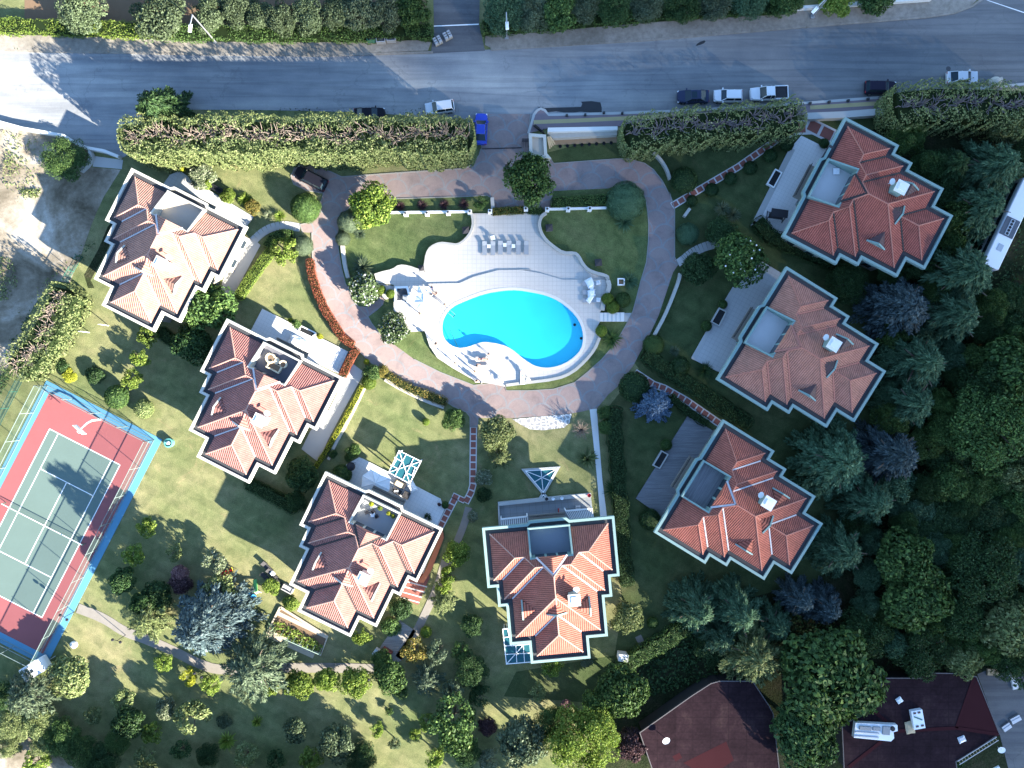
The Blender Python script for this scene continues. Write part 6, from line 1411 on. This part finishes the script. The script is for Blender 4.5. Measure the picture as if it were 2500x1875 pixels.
for k in range(4): b = MB(); p0, p1 = W(*P('g',408+7*k,318)[0], 2.3), W(*P('g',428+16*k,430-14*k)[0], .1); b.bar((*p0,2.3), (*p1,.1), .22, .05); b.build('board', TAN, rt, world=True)
rt = thing('sliding_gate', 'low dark metal gate across the driveway entrance', 'gate', (*G('10',1822,1150)[0],0)); a, c = Vector(G('10',1822,1150)[0]), Vector(G('20',232,1140)[0]); b = MB(); b.bar((*a,.06), (*c,.06), .10, .08); b.build('rail', BLACK, rt, world=True)
b = MB(); a, c = Vector(G('20',235,1095)[0]), Vector(G('20',285,1095)[0])
for zz in (.2,.6,1.0,1.4): b.bar((*a,zz), (*c,zz), .06, .06)
for k in range(5): p = a.lerp(c,k/4); b.bar((*p,.0), (*p.lerp(p+Vector((0,.01)),1),1.45), .06, .06); b.bar((p.x,p.y-1.2,1.4), (p.x,p.y,1.4), .05, .05)
b.build('gate_leaf', BLACK, rt, world=True)
x, y = W(*P('g',325,250)[0], .6); rt = thing('scooter', 'black scooter parked on the purple paving beside the gatehouse', 'scooter', (x,y,.13), R(-38)); b = MB(); b.loft([[(px_*a, py_*w, z) for px_, py_ in ((-1,-.6),(1,-.5),(1,.5),(-1,.6))] for a, w, z in ((.75,.22,.30),(.85,.28,.55),(.60,.20,.78))]); b.build('body', PB, rt)
b = MB(); b.box(-.35,0,.82,.75,.28,.10); b.build('seat', TYRE, rt); b = MB(); b.bar((.75,0,.5), (.62,0,1.05), .12, .1); b.bar((.62,-.36,1.05), (.62,.36,1.05), .06, .06); b.build('handlebar', BLACK, rt)
for fx in (-.75,.85): b = MB(); b.path([(fx,-.06,.25),(fx,.06,.25)], .25, 12); b.build('wheel', TYRE, rt)
# bins, pallets, bollards, manhole
for i, (t, x, y, m, l) in enumerate((('10',968,288,GRN,'dark green wheeled rubbish container, westernmost of three under the ivy hedge'),('10',1040,298,SILV,'middle grey rubbish container with a brown box on its lid'),('10',1120,288,SILV,'easternmost grey rubbish container under the ivy hedge'))):
    q = W(*P(t,x,y)[0], 1.1); rt = thing('rubbish_container', l, 'container', (*q,.12), .03, 'rubbish containers under the ivy hedge'); b = MB(); b.ring([(-.62,-.48),(.62,-.48),(.62,.48),(-.62,.48)], .09, .25, 1.1); b.box(0,0,.3,1.05,.8,.1); b.build('bin_body', m, rt); b = MB(); b.box(0,.3,1.13,1.25,.42,.07); b.build('lid', BLACK, rt); b = MB(); b.box(.05,-.1,.85,.95,.65,.3,taper=.7); b.build('rubbish', mat('rubbish_bags', (.05,.05,.06), .5, .4, 2, 5), rt)
    for sx in (-.5,.5): b = MB(); b.box(sx,0,.12,.1,.7,.24); b.build('foot', BLACK, rt)
for t, x, y, r_, l in (('10',1478,308,.5,'pallet of pale sacks at the kerb corner, lower one'),('10',1555,268,.5,'pallet of pale sacks on the side street, upper one')):
    q = W(*P(t,x,y)[0], .6); rt = thing('loaded_pallet', l, 'pallet', (*q,.03), r_, 'loaded pallets at the side street'); b = MB()
    for k in range(5): b.box(0,-.5+.25*k,.12,1.1,.16,.04)
    for k in (-.45,0,.45): b.box(k,0,.06,.1,1.1,.08)
    b.build('pallet', TAN, rt)
    for k in range(6): b = MB(); b.box(-.3+.6*(k % 2),-.34+.34*(k//2),.45,.52,.27,.55,taper=.85); b.build('sack', mat('sack_grey', (.36,.37,.38), .9, .12, 2, 6), rt)
bl = None
for t, x, y in (('20',582,888),('20',724,884),('20',868,868),('20',1010,872),('30',415,803),('30',563,795),('30',710,785),('30',857,775),('30',1010,763),('30',1160,750)):
    q = W(*P(t,x,y)[0], .4)
    if bl is None: b = MB(); b.box(0,0,.25,.34,.30,.5,taper=.8); b.box(0,0,.52,.26,.22,.05); bl = tag(b.build('bollard', mat('bollard_dark', (.05,.055,.06), .7, .1, 2, 8), loc=(*q,.1)), 'one of ten small dark square bollards along the kerb of the purple sidewalk', 'bollard', 'small dark bollards along the sidewalk kerb')
    else: o = bl.copy(); COL.objects.link(o); o.location = (*q,.1)
b = MB(); b.lathe([(.33,0),(.33,.012),(.28,.014)], (0,0,0), 16); tag(b.build('manhole_cover', mat('iron_cover', (.07,.07,.075), .7, .15, 3, 9), loc=(*G('30',1628,530)[0],.022)), 'round dark manhole cover in the road near the light silver sedan', 'manhole cover')
x, y = W(*P('30',2015,622)[0], 1.0); tag((lambda b: (b.lathe([(.02,1.0),(.4,.95),(.78,.55),(.85,.05)], (0,0,0), 10), b.box(.5,.3,.5,.6,.5,.5,.4), b)[-1])(MB()).build('boulder', STONE, loc=(x,y,0)), 'pale boulder beside the light silver sedan', 'boulder')
# rosy villa terrace
def seat(px, py, rot, z, w, d, m, label, name='armchair', cat='armchair', arms=True, cush=None):
    x, y = W(px, py, z+.5); rt = thing(name, label, cat, (x,y,z), rot); b = MB(); b.box(0,0,.22,w,d,.34); b.build('base', m, rt); b = MB(); b.box(0,d*.42,.52,w,d*.18,.52); b.build('backrest', m, rt); b = MB(); b.box(0,-d*.08,.43,w*.78,d*.72,.12); b.build('cushion', cush or m, rt)
    if arms:
        for s in (-1,1): b = MB(); b.box(s*w*.45,-.02,.42,w*.11,d*.9,.3); b.build('armrest', m, rt)
    return rt
seat(*P('z5',1155,805)[0], -.5, .25, 1.6, .95, DARKW, 'dark woven sofa with tan cushions below the glass pergola', 'sofa', 'sofa', True, CREAMF); seat(*P('z5',1278,1020)[0], 1.1, .25, .95, .9, DARKW, 'black woven armchair right of the coffee table')
x, y = W(*P('z5',1098,942)[0], .7); rt = thing('coffee_table', 'dark coffee table with two white bowls on the rosy villa terrace', 'table', (x,y,.25), -.5); b = MB(); b.box(0,0,.38,1.25,.72,.05); b.build('table_top', DARKW, rt); b = MB(); b.box(0,0,.19,1.1,.6,.34); b.build('base', DARKW, rt)
for dx in (-.22,.12): b = MB(); b.lathe([(.05,0),(.13,.04),(.15,.11),(.12,.06)], (0,0,0), 10); tag(b.build('bowl', PLAS, loc=(x+dx,y,.66)), 'white bowl on the dark coffee table, '+('left' if dx < 0 else 'right')+' one', 'bowl')
x, y = W(*P('z5',218,462)[0], .9); rt = thing('kettle_barbecue', 'round black kettle barbecue at the upper end of the rosy villa terrace', 'barbecue', (x,y,.25), .4); b = MB(); b.lathe([(.12,.5),(.52,.7),(.62,.92),(.5,1.1),(.12,1.2)], (0,0,0), 14); b.build('bowl', BLACK, rt)
for k in range(3): b = MB(); b.tube((.25*math.cos(k*2.1),.25*math.sin(k*2.1),.6), (.5*math.cos(k*2.1),.5*math.sin(k*2.1),0), .03); b.build('leg', BLACK, rt)
b = MB(); b.bar((.5,.35,.95), (.85,.2,.95), .06, .06); b.build('handle', BLACK, rt)
draped(*P('z5',1375,865)[0], .5, .25, 1.1, 1.5, .8, 'white sheet thrown over furniture at the corner of the glass pergola', 'furniture_cover', 'cover'); draped(*P('z6',1035,712)[0], -.45, .25, 2.6, 1.5, .85, 'white sheet over furniture on the crimson villa terrace', 'furniture_cover', 'cover')
def pot_plant(px, py, z, m, r, label, group=None):
    x, y = W(px, py, z+.6); rt = thing('potted_plant', label, 'potted plant', (x,y,z), 0, group); b = MB(); b.lathe([(.14,0),(.2,.34),(.16,.34),(.15,.25)], (0,0,0), 10); b.build('pot', mat('terracotta', (.30,.13,.08), .8, .1, 2, 8), rt); c = bpy.data.objects.new('foliage', proto('shrub',1)); COL.objects.link(c); c.parent = rt; c.location = (0,0,.25); c.scale = (r,r,r*1.5); c.material_slots[0].link = 'OBJECT'; c.material_slots[0].material = FM[m]
pot_plant(*P('z6',1500,592)[0], .25, 'yellow', .55, 'yellow flowering pot plant at the end of the crimson villa trough'); pot_plant(*P('z6',908,268)[0], .25, 'yellow', .45, 'yellow flowering pot plant at the top of the crimson villa terrace'); pot_plant(*P('z6',1030,340)[0], .25, 'green', .75, 'green pot plant left of the crimson villa trough'); pot_plant(*P('z5',1912,1200)[0], .25, 'purple', .3, 'small dark pot plant near the terrace corner of the rosy villa')
for x_, y_, l in ((603,1190,'yellow pot plant at the sunny corner of the rosy roof terrace'),(770,1270,'yellow-green pot plant second along the rosy roof terrace'),(938,1372,'yellow pot plant third along the rosy roof terrace'),(1020,1424,'yellow pot plant at the far end of the rosy roof terrace')): pot_plant(*P('z5',x_,y_)[0], 6.1, 'yellow' if 'green' not in l else 'lime', .38, l)
for x_, y_, a, l in ((520,1350,.4,'dark metal chair on the rosy roof terrace, nearest the parapet'),(640,1330,2.2,'dark metal chair on the rosy roof terrace, behind the small table'),(710,1425,3.6,'dark metal chair on the rosy roof terrace, on the shaded side')): chair(*P('z5',x_,y_)[0], a, 6.1, BLACK, l, s=.45)
side_table(*P('z5',632,1400)[0], 6.1, 'small white table on the rosy roof terrace', s=.55)
def tubseat(px, py, z, r, m, label, back=True, rot=0, name='tub_chair', cat='armchair', h=.42):
    x, y = W(px, py, z+.4); rt = thing(name, label, cat, (x,y,z), rot); b = MB(); b.lathe([(r*.8,0),(r,.1),(r,h-.06),(r*.92,h)], (0,0,0), 16); b.build('base', m, rt)
    if back:
        b = MB(); p = [(r*.93*math.cos(t), r*.93*math.sin(t), h+.14) for t in np.linspace(-.3,3.44,12)]; b.path(p, .13, 6); b.build('backrest', m, rt); b = MB(); b.lathe([(r*.62,0),(r*.6,.06)], (0,-.05,h), 12); b.build('cushion', mat('brown_cushion', (.16,.11,.07), .9, .1, 2, 9), rt)
    return rt
tubseat(*P('z6',505,1030)[0], 6.1, .62, CREAMF, 'round cream tub chair at the left of the roof terrace lounge set', rot=2.0); tubseat(*P('z6',605,1085)[0], 6.1, .48, CREAMF, 'round cream table in the middle of the roof terrace lounge set', False, name='round_table', cat='table'); tubseat(*P('z6',758,1160)[0], 6.1, .50, CREAMF, 'small cream tub chair at the right of the roof terrace lounge set', rot=-.6)
seat(*P('z6',575,1215)[0], 2.65, 6.1, 1.9, .95, CREAMF, 'cream two-seat sofa of the roof terrace lounge set', 'sofa', 'sofa', True, mat('brown_cushion', (.16,.11,.07), .9, .1, 2, 9))
for x_, y_, l in ((1970,432,'dark folded lounger at the upper corner of the brick-red roof terrace'),(2040,470,'dark grey lounger against the back wall of the brick-red roof terrace')): lounger(x_+50, y_-60, -.55, l, DARKW, 6.1)
side_table(2042, 418, 6.1, 'glass-topped white table on the brick-red roof terrace', s=.8)
# grey terrace of the scarlet villa
chair(*P('t',712,476)[0], 1.5, .25, mat('grey_pad', (.42,.42,.42), .9, .06, 2, 9), 'grey padded chair with a red cloth on its back', s=.6); chair(*P('t',862,450)[0], 0, .25, mat('white_pad', (.58,.58,.58), .9, .06, 2, 9), 'pale padded chair touching the eastern slatted pergola', s=.62)
draped(*P('t',690,478)[0], .1, .5, .25, .7, .45, 'red cloth hanging on the grey padded chair', 'red_cloth', 'cloth', mat('red_fabric', (.36,.03,.04), .9, .1, 2, 9))
x, y = W(*P('t',965,333)[0], 1.1); b = MB(); b.lathe([(.18,0),(.26,.34),(.24,.34),(.2,.2)], (0,0,0), 12); tag(b.build('bucket', MATS['red_fabric'], loc=(x,y,.95)), 'red and white bucket on the corner of the grey terrace parapet', 'bucket')
for x_, c, l in ((577,BLACK,'dark pot on the parapet nearest the small skylight'),(636,PLAS,'white dish on the middle of the grey terrace parapet'),(716,PLAS,'white dish on the grey terrace parapet, right one')): b = MB(); b.lathe([(.12,0),(.2,.08),(.24,.16),(.18,.1)], (0,0,0), 10); q = W(*P('t',x_,366-(x_-577)*.05)[0], 1); tag(b.build('dish', c, loc=(*q,.95)), l, 'dish')
# swing seat, cabinet, toys, loungers in the lower garden
x, y = W(*P('31',320,232)[0], 2.0); rt = thing('swing_seat', 'black metal swing seat with canopy frame on the brick-red villa terrace', 'swing seat', (x,y,.25), R(-8)); b = MB()
for sx in (-1.1,1.1): b.bar((sx,-.6,0), (sx,0,2.0), .1, .1); b.bar((sx,.6,0), (sx,0,2.0), .1, .1); b.bar((sx,-.7,.05), (sx,.7,.05), .1, .08)
b.bar((-1.2,0,2.0), (1.2,0,2.0), .1, .1); b.build('frame', BLACK, rt); b = MB(); b.box(0,.1,2.08,2.3,1.1,.06); b.build('canopy', mat('dark_canopy', (.025,.025,.03), .8, .1, 2, 8), rt); b = MB(); b.box(0,-.05,.5,1.9,.6,.12); b.box(0,.3,.85,1.9,.1,.6); b.build('bench', DARKW, rt)
x, y = W(*P('23',1015,805)[0], 1.5); rt = thing('white_cabinet', 'white garden cabinet with an open frame on the dark lawn behind the scarlet villa', 'cabinet', (x,y,0), R(-6)); b = MB(); b.box(0,0,1.75,1.35,.95,.22); b.build('top', CAPW, rt); b = MB(); b.box(0,.35,.85,1.2,.1,1.6); b.build('back_panel', CAPW, rt)
for s in (-.6,.6): b = MB(); b.box(s,-.05,.82,.07,.8,1.64); b.build('side_panel', CAPW, rt)
def toy_slide(px, py, rot, m, L, label):
    x, y = W(px, py, .6); rt = thing('toy_slide', label, 'toy slide', (x,y,0), rot, 'plastic toy slides'); b = MB(); b.bar((-L/2,0,.12), (L/2,0,1.05), .45, .06)
    for s in (-1,1): b.bar((-L/2,s*.24,.18), (L/2,s*.24,1.14), .05, .16)
    b.build('chute', m, rt); b = MB()
    for s in (-1,1): b.bar((L/2+.5,s*.35,0), (L/2,s*.22,1.05), .07, .07)
    for k in range(3): b.bar((L/2+.38-.12*k,-.3,.25+.25*k), (L/2+.38-.12*k,.3,.25+.25*k), .06, .05)
    b.build('ladder', PLAS, rt)
toy_slide(*P('z8',625,600)[0], R(-75)+math.pi*0+R(0), mat('green_plastic', (.10,.36,.10), .4, .06, 2, 9, bump=0), 1.5, 'pale green toy slide with white ladder on the lower lawn'); toy_slide(*P('z8',572,755)[0], R(120), mat('blue_plastic', (.03,.20,.45), .4, .06, 2, 9, bump=0), 1.0, 'blue toy slide beside the tiny yellow bush')
REDP = mat('red_plastic', (.48,.02,.025), .4, .06, 2, 9, bump=0); YELP = mat('yellow_plastic', (.55,.45,.05), .4, .06, 2, 9, bump=0); x, y = W(*P('z8',180,400)[0], .6); rt = thing('toy_swing', 'red and yellow plastic toy swing beside the pale airy tree', 'toy', (x,y,0), .4); b = MB(); b.box(-.45,-.15,.35,.8,.7,.5,taper=.8); b.box(-.5,.35,.5,.7,.25,.6); b.build('seat', REDP, rt); b = MB(); b.bar((.2,-.2,.1), (.95,.1,1.0), .07, .07); b.bar((.2,.5,.1), (.95,.6,1.0), .07, .07); b.bar((.95,.05,1.0), (.95,.65,1.0), .07, .07); b.build('frame', YELP, rt); b = MB(); b.box(.5,.2,.5,.5,.4,.1); b.build('swing_board', REDP, rt)
for x_, y_, a, l in ((815,300,.75,'dark lounger at the top of the group on the lower lawn'),(895,415,.75,'dark lounger with a white towel in the lower lawn group'),(800,475,.75,'dark grey lounger on the left of the lower lawn group'),(970,535,.75,'dark lounger closest to the rosy villa wall')): lounger(*P('z8',x_,y_)[0], a, l, DARKW, 0, 'dark loungers on the lower lawn')
draped(*P('z8',890,410)[0], .75, .0, .55, .7, .62, 'white towel on a dark lounger of the lower lawn')
for x_, y_, l in ((838,1090,'white leaning-looking post on the bleached villa lawn, upper one'),(690,1143,'white leaning-looking post on the bleached villa lawn, lower one')): q = G('01',x_,y_)[0]; b = MB(); b.tube((0,0,0), (0,0,2.4), .06, .05, 8); b.bar((-.3,0,2.3), (.3,0,2.3), .05, .05); tag(b.build('laundry_post', WHITE, loc=q), l, 'post')
# vegetable plot
q = G('z7',345,690,1210,1230,1090,1560,120,1110); rt = thing('vegetable_plot', 'raised vegetable plot with tan edging behind the rosy villa', 'vegetable plot', (*q[0],0)); b = MB(); b.prism(q, 0, .16); b.build('soil', SOIL, rt, world=True); b = MB(); PB_ = mat('tan_edging', (.42,.36,.27), .9, .15, 1.5, 7)
b.strip(q+q[:1], .35, 0, .28); b.strip(G('z7',300,800,1200,1235), .55, 0, .22); b.strip(G('z7',80,1170,560,1400,960,1580), .9, 0, .12); b.build('edging', PB_, rt, world=True); rng = np.random.default_rng(3); pts, nn = [], []
for k in range(900):
    u, v = rng.uniform(.04,.97), rng.choice([.50,.58,.66,.76,.84,.92])+rng.normal(0,.018); a, c = Vector(q[0]).lerp(Vector(q[3]), v), Vector(q[1]).lerp(Vector(q[2]), v); p = a.lerp(c, u)
    if math.sin(u*23+v*31) > -.35: pts.append((p.x-q[0][0]+rng.normal(0,.1), p.y-q[0][1]+rng.normal(0,.1), rng.uniform(.25,.75))); nn.append((0,0,1))
o = bpy.data.objects.new('vegetables', cards('vegetables', np.array(pts), np.array(nn, float), .30, .6, rng, tilt=.5)); COL.objects.link(o); o.parent = rt; o.data.materials[0] = FM['lime']; o['kind'] = 'stuff'
b = MB(); a, c = G('z7',130,1100)[0], G('z7',1075,1515)[0]; b.bar((*a,1.1), (*c,1.1), .07, .07)
for k in range(9): p = Vector(a).lerp(Vector(c),k/8); b.tube((*p,.1), (*p,1.12), .03); b.bar((*p,1.1), (p.x+.45,p.y+1.0,.2), .03, .03)
b.build('trellis', mat('pale_green_rail', (.35,.45,.36), .6, .06, 2, 8), rt, world=True)
plant('shrub', *P('z7',530,620)[0], 20, 1.2, 'lime', 'leafy lime-green vine patch between the rosy villa and the vegetable plot')
seat(*P('z7',470,360)[0], 2.65, .02, 1.6, .8, mat('grey_slat', (.36,.34,.32), .8, .1, 2, 8), 'grey slatted bench behind the rosy villa corner', 'garden_bench', 'bench')
x, y = W(*P('13',1012,775)[0], .9); rt = thing('garden_box', 'white and blue storage box at the lower end of the plank terrace', 'storage box', (x,y,.05), R(-35)); b = MB(); b.box(0,0,.45,1.0,.85,.9); b.build('box', CAPW, rt); b = MB(); b.box(0,0,.94,1.06,.9,.08); b.build('lid', mat('pale_blue_lid', (.50,.60,.66), .6, .08, 2, 8), rt)
seat(*P('13',1092,758)[0], -.55, .05, 1.5, .5, mat('red_brown_bench', (.22,.07,.055), .8, .15, 2, 8), 'red-brown bench on the plank terrace', 'garden_bench', 'bench', False)
b = MB(); b.prism(P('s',0,0,0,0) and G('12',1520,1230,1480,1330,1385,1560,1330,1640,1375,1650,1440,1540,1530,1300), .0, .42); tag(b.build('flower_bed', FM['red'], loc=G('12',1450,1450)[0], world=True), 'dark red flower bed beside the brick steps of the rosy villa', 'flower bed')
# ------------------------------------------------------------------ brown-roofed sheds in the lower right corner
def roofing_mat():
    n = NB('brown_roofing'); n.set('Roughness', .95); n.set('Specular IOR Level', .03); x, y, z = n.xyz(R(0)); g = (y/1.0).frac().lt(.07).mx((x/2.4).frac().lt(.03)); a = n.noise(.3, 6, .65, dist=.5); b_ = n.noise(3, 4, .7)
    c = n.ramp(a, [(.3, (.015,.009,.011)), (.55, (.026,.015,.018)), (.75, (.045,.028,.028))]); c = n.mix(1.0, c, n.ramp(b_, [(.25, (.7,.7,.7)), (.8, (1.35,1.3,1.3))]), 'MULTIPLY'); n.color(n.mix(g*.45, c, (.008,.006,.007))); return n.m
BROWN = roofing_mat(); BROWN2 = mat('red_brown_roofing', (.038,.012,.014), .95, .2, .4, 5, spec=.03)
def shed(pts, z, label, patches=(), ribs=()):
    q = PW(pts, z); rt = thing('shed', label, 'shed', (*q[0],0)); b = MB(); b.prism(inset(q,.4), 0, z-.12, top=False); b.build('wall', FLD, rt, world=True); b = MB(); b.prism(q, z-.14, z, bottom=True); b.build('roof', BROWN, rt, world=True); b = MB(); b.ring(q, .12, z-.2, z+.05); b.build('roof_edge', mat('dull_roof_edge', (.10,.09,.09), .8, .2, 2, 6), rt, world=True)
    for p in patches: b = MB(); b.sheet(PW(p, z), z+.006); b.build('roof_patch', BROWN2, rt, world=True)
    for p0, p1 in ribs: b = MB(); b.bar((*W(*p0,z),z+.03), (*W(*p1,z),z+.03), .45, .06); b.build('roof_seam', BROWN2, rt, world=True)
    return rt
shed(P('23',1140,1385,1535,1105,1690,1005,1760,985,2015,985,2145,1180)+P('33',280,1240,330,1700)+P('23',1255,1720), 3.6, 'low shed with dark brown flat roof and satellite dish below the cedars', [P('23',1600,1690,1480,1620,1810,1455,1870,1600,1720,1700), P('23',1395,1570,1450,1540,1470,1580,1420,1610)])
shed(P('33',805,1325,1050,1200,1128,962,1420,962,1422,922,1665,926,1848,952,2025,1395,1900,1480,1690,1610,1700,1700,822,1700), 3.6, 'wide shed with dark brown hipped roof carrying white rooftop units', [P('33',1850,960,2020,1390,1690,1340,1760,1180)], [(P('33',1825,965)[0],P('33',1690,1350)[0]),(P('33',1690,1350)[0],P('33',2015,1400)[0]),(P('33',1690,1350)[0],P('33',1200,1375)[0]),(P('33',1110,1455)[0],P('33',860,1650)[0]),(P('33',1060,1225)[0],P('33',1150,1300)[0])])
tag((lambda b: (b.prism(G('33',1125,925,1420,925,1420,958,1125,958), 0, 2.6), b)[-1])(MB()).build('tan_wall', TAN, loc=G('33',1125,940)[0], world=True), 'tan wall strip along the top of the wide brown shed', 'wall')
sheet('yard', PW(P('33',1850,935,1930,900,2212,840,2500,840,2500,1900,2150,1900,2025,1405)), .03, ASPH2)
def dish(px, py, z, label, rot=0):
    x, y = W(px, py, z+.6); rt = thing('satellite_dish', label, 'satellite dish', (x,y,z), rot); b = MB(); b.lathe([(.02,0),(.3,.05),(.5,.16),(.53,.2),(.48,.18)], (0,0,.75), 14, sx=1, sy=.8); b.build('reflector', CAPW, rt); b = MB(); b.tube((0,0,0), (0,0,.75), .04); b.bar((0,-.1,.85), (-.15,.5,1.2), .04, .04); b.build('mast', SILV, rt)
dish(*P('23',1345,1442)[0], 3.6, 'white satellite dish on the left brown shed roof', .5); dish(*P('33',1382,884)[0], 2.6, 'white satellite dish behind the tan wall of the wide shed'); dish(*P('33',2028,1512)[0], 3.6, 'small white satellite dish near the foot of the ladder')
x, y = W(*P('33',1060,1380)[0], 4.4); rt = thing('rooftop_unit', 'long white rooftop ventilation unit with ducts on the wide brown shed', 'rooftop unit', (x,y,3.6), R(-4)); b = MB(); b.prism([(-2.7,-1.0),(2.3,-1.15),(2.7,-.7),(2.55,.1),(3.1,.3),(3.0,1.1),(-2.6,1.0)], .03, .75); b.build('casing', CARA, rt)
for dx, dy, w, h_ in ((-1.3,.4,1.6,.5),(.2,.45,1.0,.5),(1.5,.3,.95,1.1)): b = MB(); b.box(dx,dy,.85,w,h_,.22); b.build('duct', mat('unit_grey', (.25,.26,.27), .6, .15, 2, 8), rt)
for dy in (-.2,-.75): b = MB(); b.bar((-2.6,dy,.82), (.6,dy,.82), .14, .14); b.build('pipe', SILV, rt)
b = MB(); b.lathe([(.32,.75),(.32,.95),(.24,.97)], (2.35,.6,0), 12); b.build('fan', BLACK, rt)
x, y = W(*P('33',1395,1285)[0], 4.2); rt = thing('rooftop_unit', 'upright white rooftop unit with dark vents on the wide brown shed', 'rooftop unit', (x,y,3.6), R(10)); b = MB(); b.box(0,0,.35,1.5,2.5,.65); b.build('casing', CARA, rt)
for dx, dy in ((-.35,.95),(.25,.95),(-.3,-.85),(.4,-.85)): b = MB(); b.box(dx,dy,.7,.36,.24,.06); b.build('vent', BRN, rt)
b = MB(); b.bar((-.5,.5,.72), (.5,-.1,.72), .14, .08); b.build('strap', GRN, rt)
draped(*P('33',1335,1350)[0], .2, 3.6, 1.2, 1.7, .25, 'dirty beige tarpaulin beside the upright rooftop unit', 'tarpaulin', 'tarpaulin', TAN); draped(*P('33',1255,1140)[0], .6, 3.6, .8, .8, .3, 'crumpled pale sheet on the dark brown shed roof', 'plastic_sheet', 'sheet'); draped(*P('33',1735,1440)[0], .4, 3.6, 1.0, .9, .15, 'flat grey sheet near the ladder on the brown shed roof', 'plastic_sheet', 'sheet', SILV)
x, y = W(*P('33',1855,1525)[0], 3.7); rt = thing('ladder', 'long ladder lying across the corner of the wide brown shed', 'ladder', (x,y,3.75), R(32)); 
for s in (-.25,.25): b = MB(); b.bar((-3.1,s,0), (3.1,s,0), .07, .08); b.build('rail', SILV, rt)
for k in range(14): b = MB(); b.bar((-2.9+.445*k,-.25,0), (-2.9+.445*k,.25,0), .05, .05); b.build('rung', TAN, rt)
for i, (t, x, y, w, d, r_, m, l) in enumerate((('33',1975,920,1.7,.95,.0,TAN,'tan crate at the top of the dark yard'),('33',2150,1285,1.5,.85,.5,SILV,'grey board lying in the dark yard, upper one'),('33',2080,1345,1.3,.85,.6,SILV,'grey board lying in the dark yard, lower one'),('33',2140,1000,.8,2.0,.2,CAPW,'long pale panel at the right of the dark yard'),('33',2105,905,.45,1.7,.3,CAPW,'narrow pale panel above the long pale panel'),('33',2030,838,1.6,.5,.2,CAPW,'pale plastic trough in the scrap heap'),('33',2170,820,.7,1.2,.2,CAPW,'pale sheet of scrap at the eastern edge'),('33',1865,1610,2.6,.5,.5,CAPW,'white pipe-like panel below the ladder'),('33',1568,683,.95,.5,.0,CAPW,'pale box half hidden under the lower eastern trees'),('33',890,600,.9,.5,.0,PLAS,'white box on the dark trailer under the trees'))):
    q = W(*P(t,x,y)[0], .3); b = MB(); b.box(0,0,.16,w,d,.28,taper=.94); b.box(0,0,.32,w*.9,d*.2,.05); tag(b.build('scrap_panel' if m is not TAN else 'crate', m, loc=(*q,.03 if y < 1600 else 3.0), rot=r_), l, 'panel' if m is not TAN else 'crate')
x, y = W(*P('33',850,650)[0], .8); rt = thing('flatbed_trailer', 'dark trailer with pale rails parked under the lower eastern trees', 'trailer', (x,y,0), .1); b = MB(); b.box(0,0,.75,3.4,2.0,.22); b.build('bed', PB, rt); b = MB(); b.bar((-1.7,-1.1,1.1), (1.6,-.7,1.1), .12, .12); b.bar((-1.8,.2,1.1), (-1.5,1.1,1.1), .12, .12); b.build('rail', CAPW, rt)
for sx in (-1,1):
    for sy in (-.85,.85): b = MB(); b.path([(sx,sy-.1,.35),(sx,sy+.1,.35)], .35, 12); b.build('wheel', TYRE, rt)
# ------------------------------------------------------------------ cloud added out of view so its soft-edged shadow dims the eastern half
rng = np.random.default_rng(11); CH = 1150.0; D = CH/SUN.z; n, m = 44, 30; vs, fs = [], []
e0 = Vector((-2.5, 0.0)); ed = Vector((.49, -1.0)).normalized(); en = Vector((ed.y*-1, ed.x))*1.0
if en.x < 0: en = -en
for k in range(2):
    for i in range(n+1):
        for j in range(m+1):
            t = (i/n-.5)*2600; s = (j/m)*1500; edge = 6*math.sin(t*.011)+5*math.sin(t*.027+1); p = e0+ed*t+en*(s+edge*(1-j/m)); th = math.sin(math.pi*min(1, max(0, i/n)))**.5*math.sin(math.pi*min(.5, .02+.6*j/m))
            z = CH+(th*(240+70*math.sin(i*1.1)*math.cos(j*1.3)+rng.uniform(-25,25)) if k else -th*30); vs.append((p.x+SUN.x*D, p.y+SUN.y*D, z if 0 < i < n and 0 < j < m else CH))
q = (n+1)*(m+1)
for i in range(n):
    for j in range(m): a = i*(m+1)+j; fs += [(a, a+1, a+m+2, a+m+1), (q+a, q+a+m+1, q+a+m+2, q+a+1)]
b = MB(); b.add(vs, fs); cm = mat('unseen_cloud_white', (.82,.82,.83), 1, .03, .01, .05, bump=0); nt = cm.node_tree; t = nt.nodes.new('ShaderNodeBsdfTransparent'); mx = nt.nodes.new('ShaderNodeMixShader'); mx.inputs[0].default_value = .22
nt.links.new(nt.nodes['Principled BSDF'].outputs[0], mx.inputs[1]); nt.links.new(t.outputs[0], mx.inputs[2]); nt.links.new(mx.outputs[0], nt.nodes['Material Output'].inputs[0])   # thin cloud: some sun comes through its two faces
o = b.build('unseen_cloud', cm, smooth=True); tag(o, kind='structure')
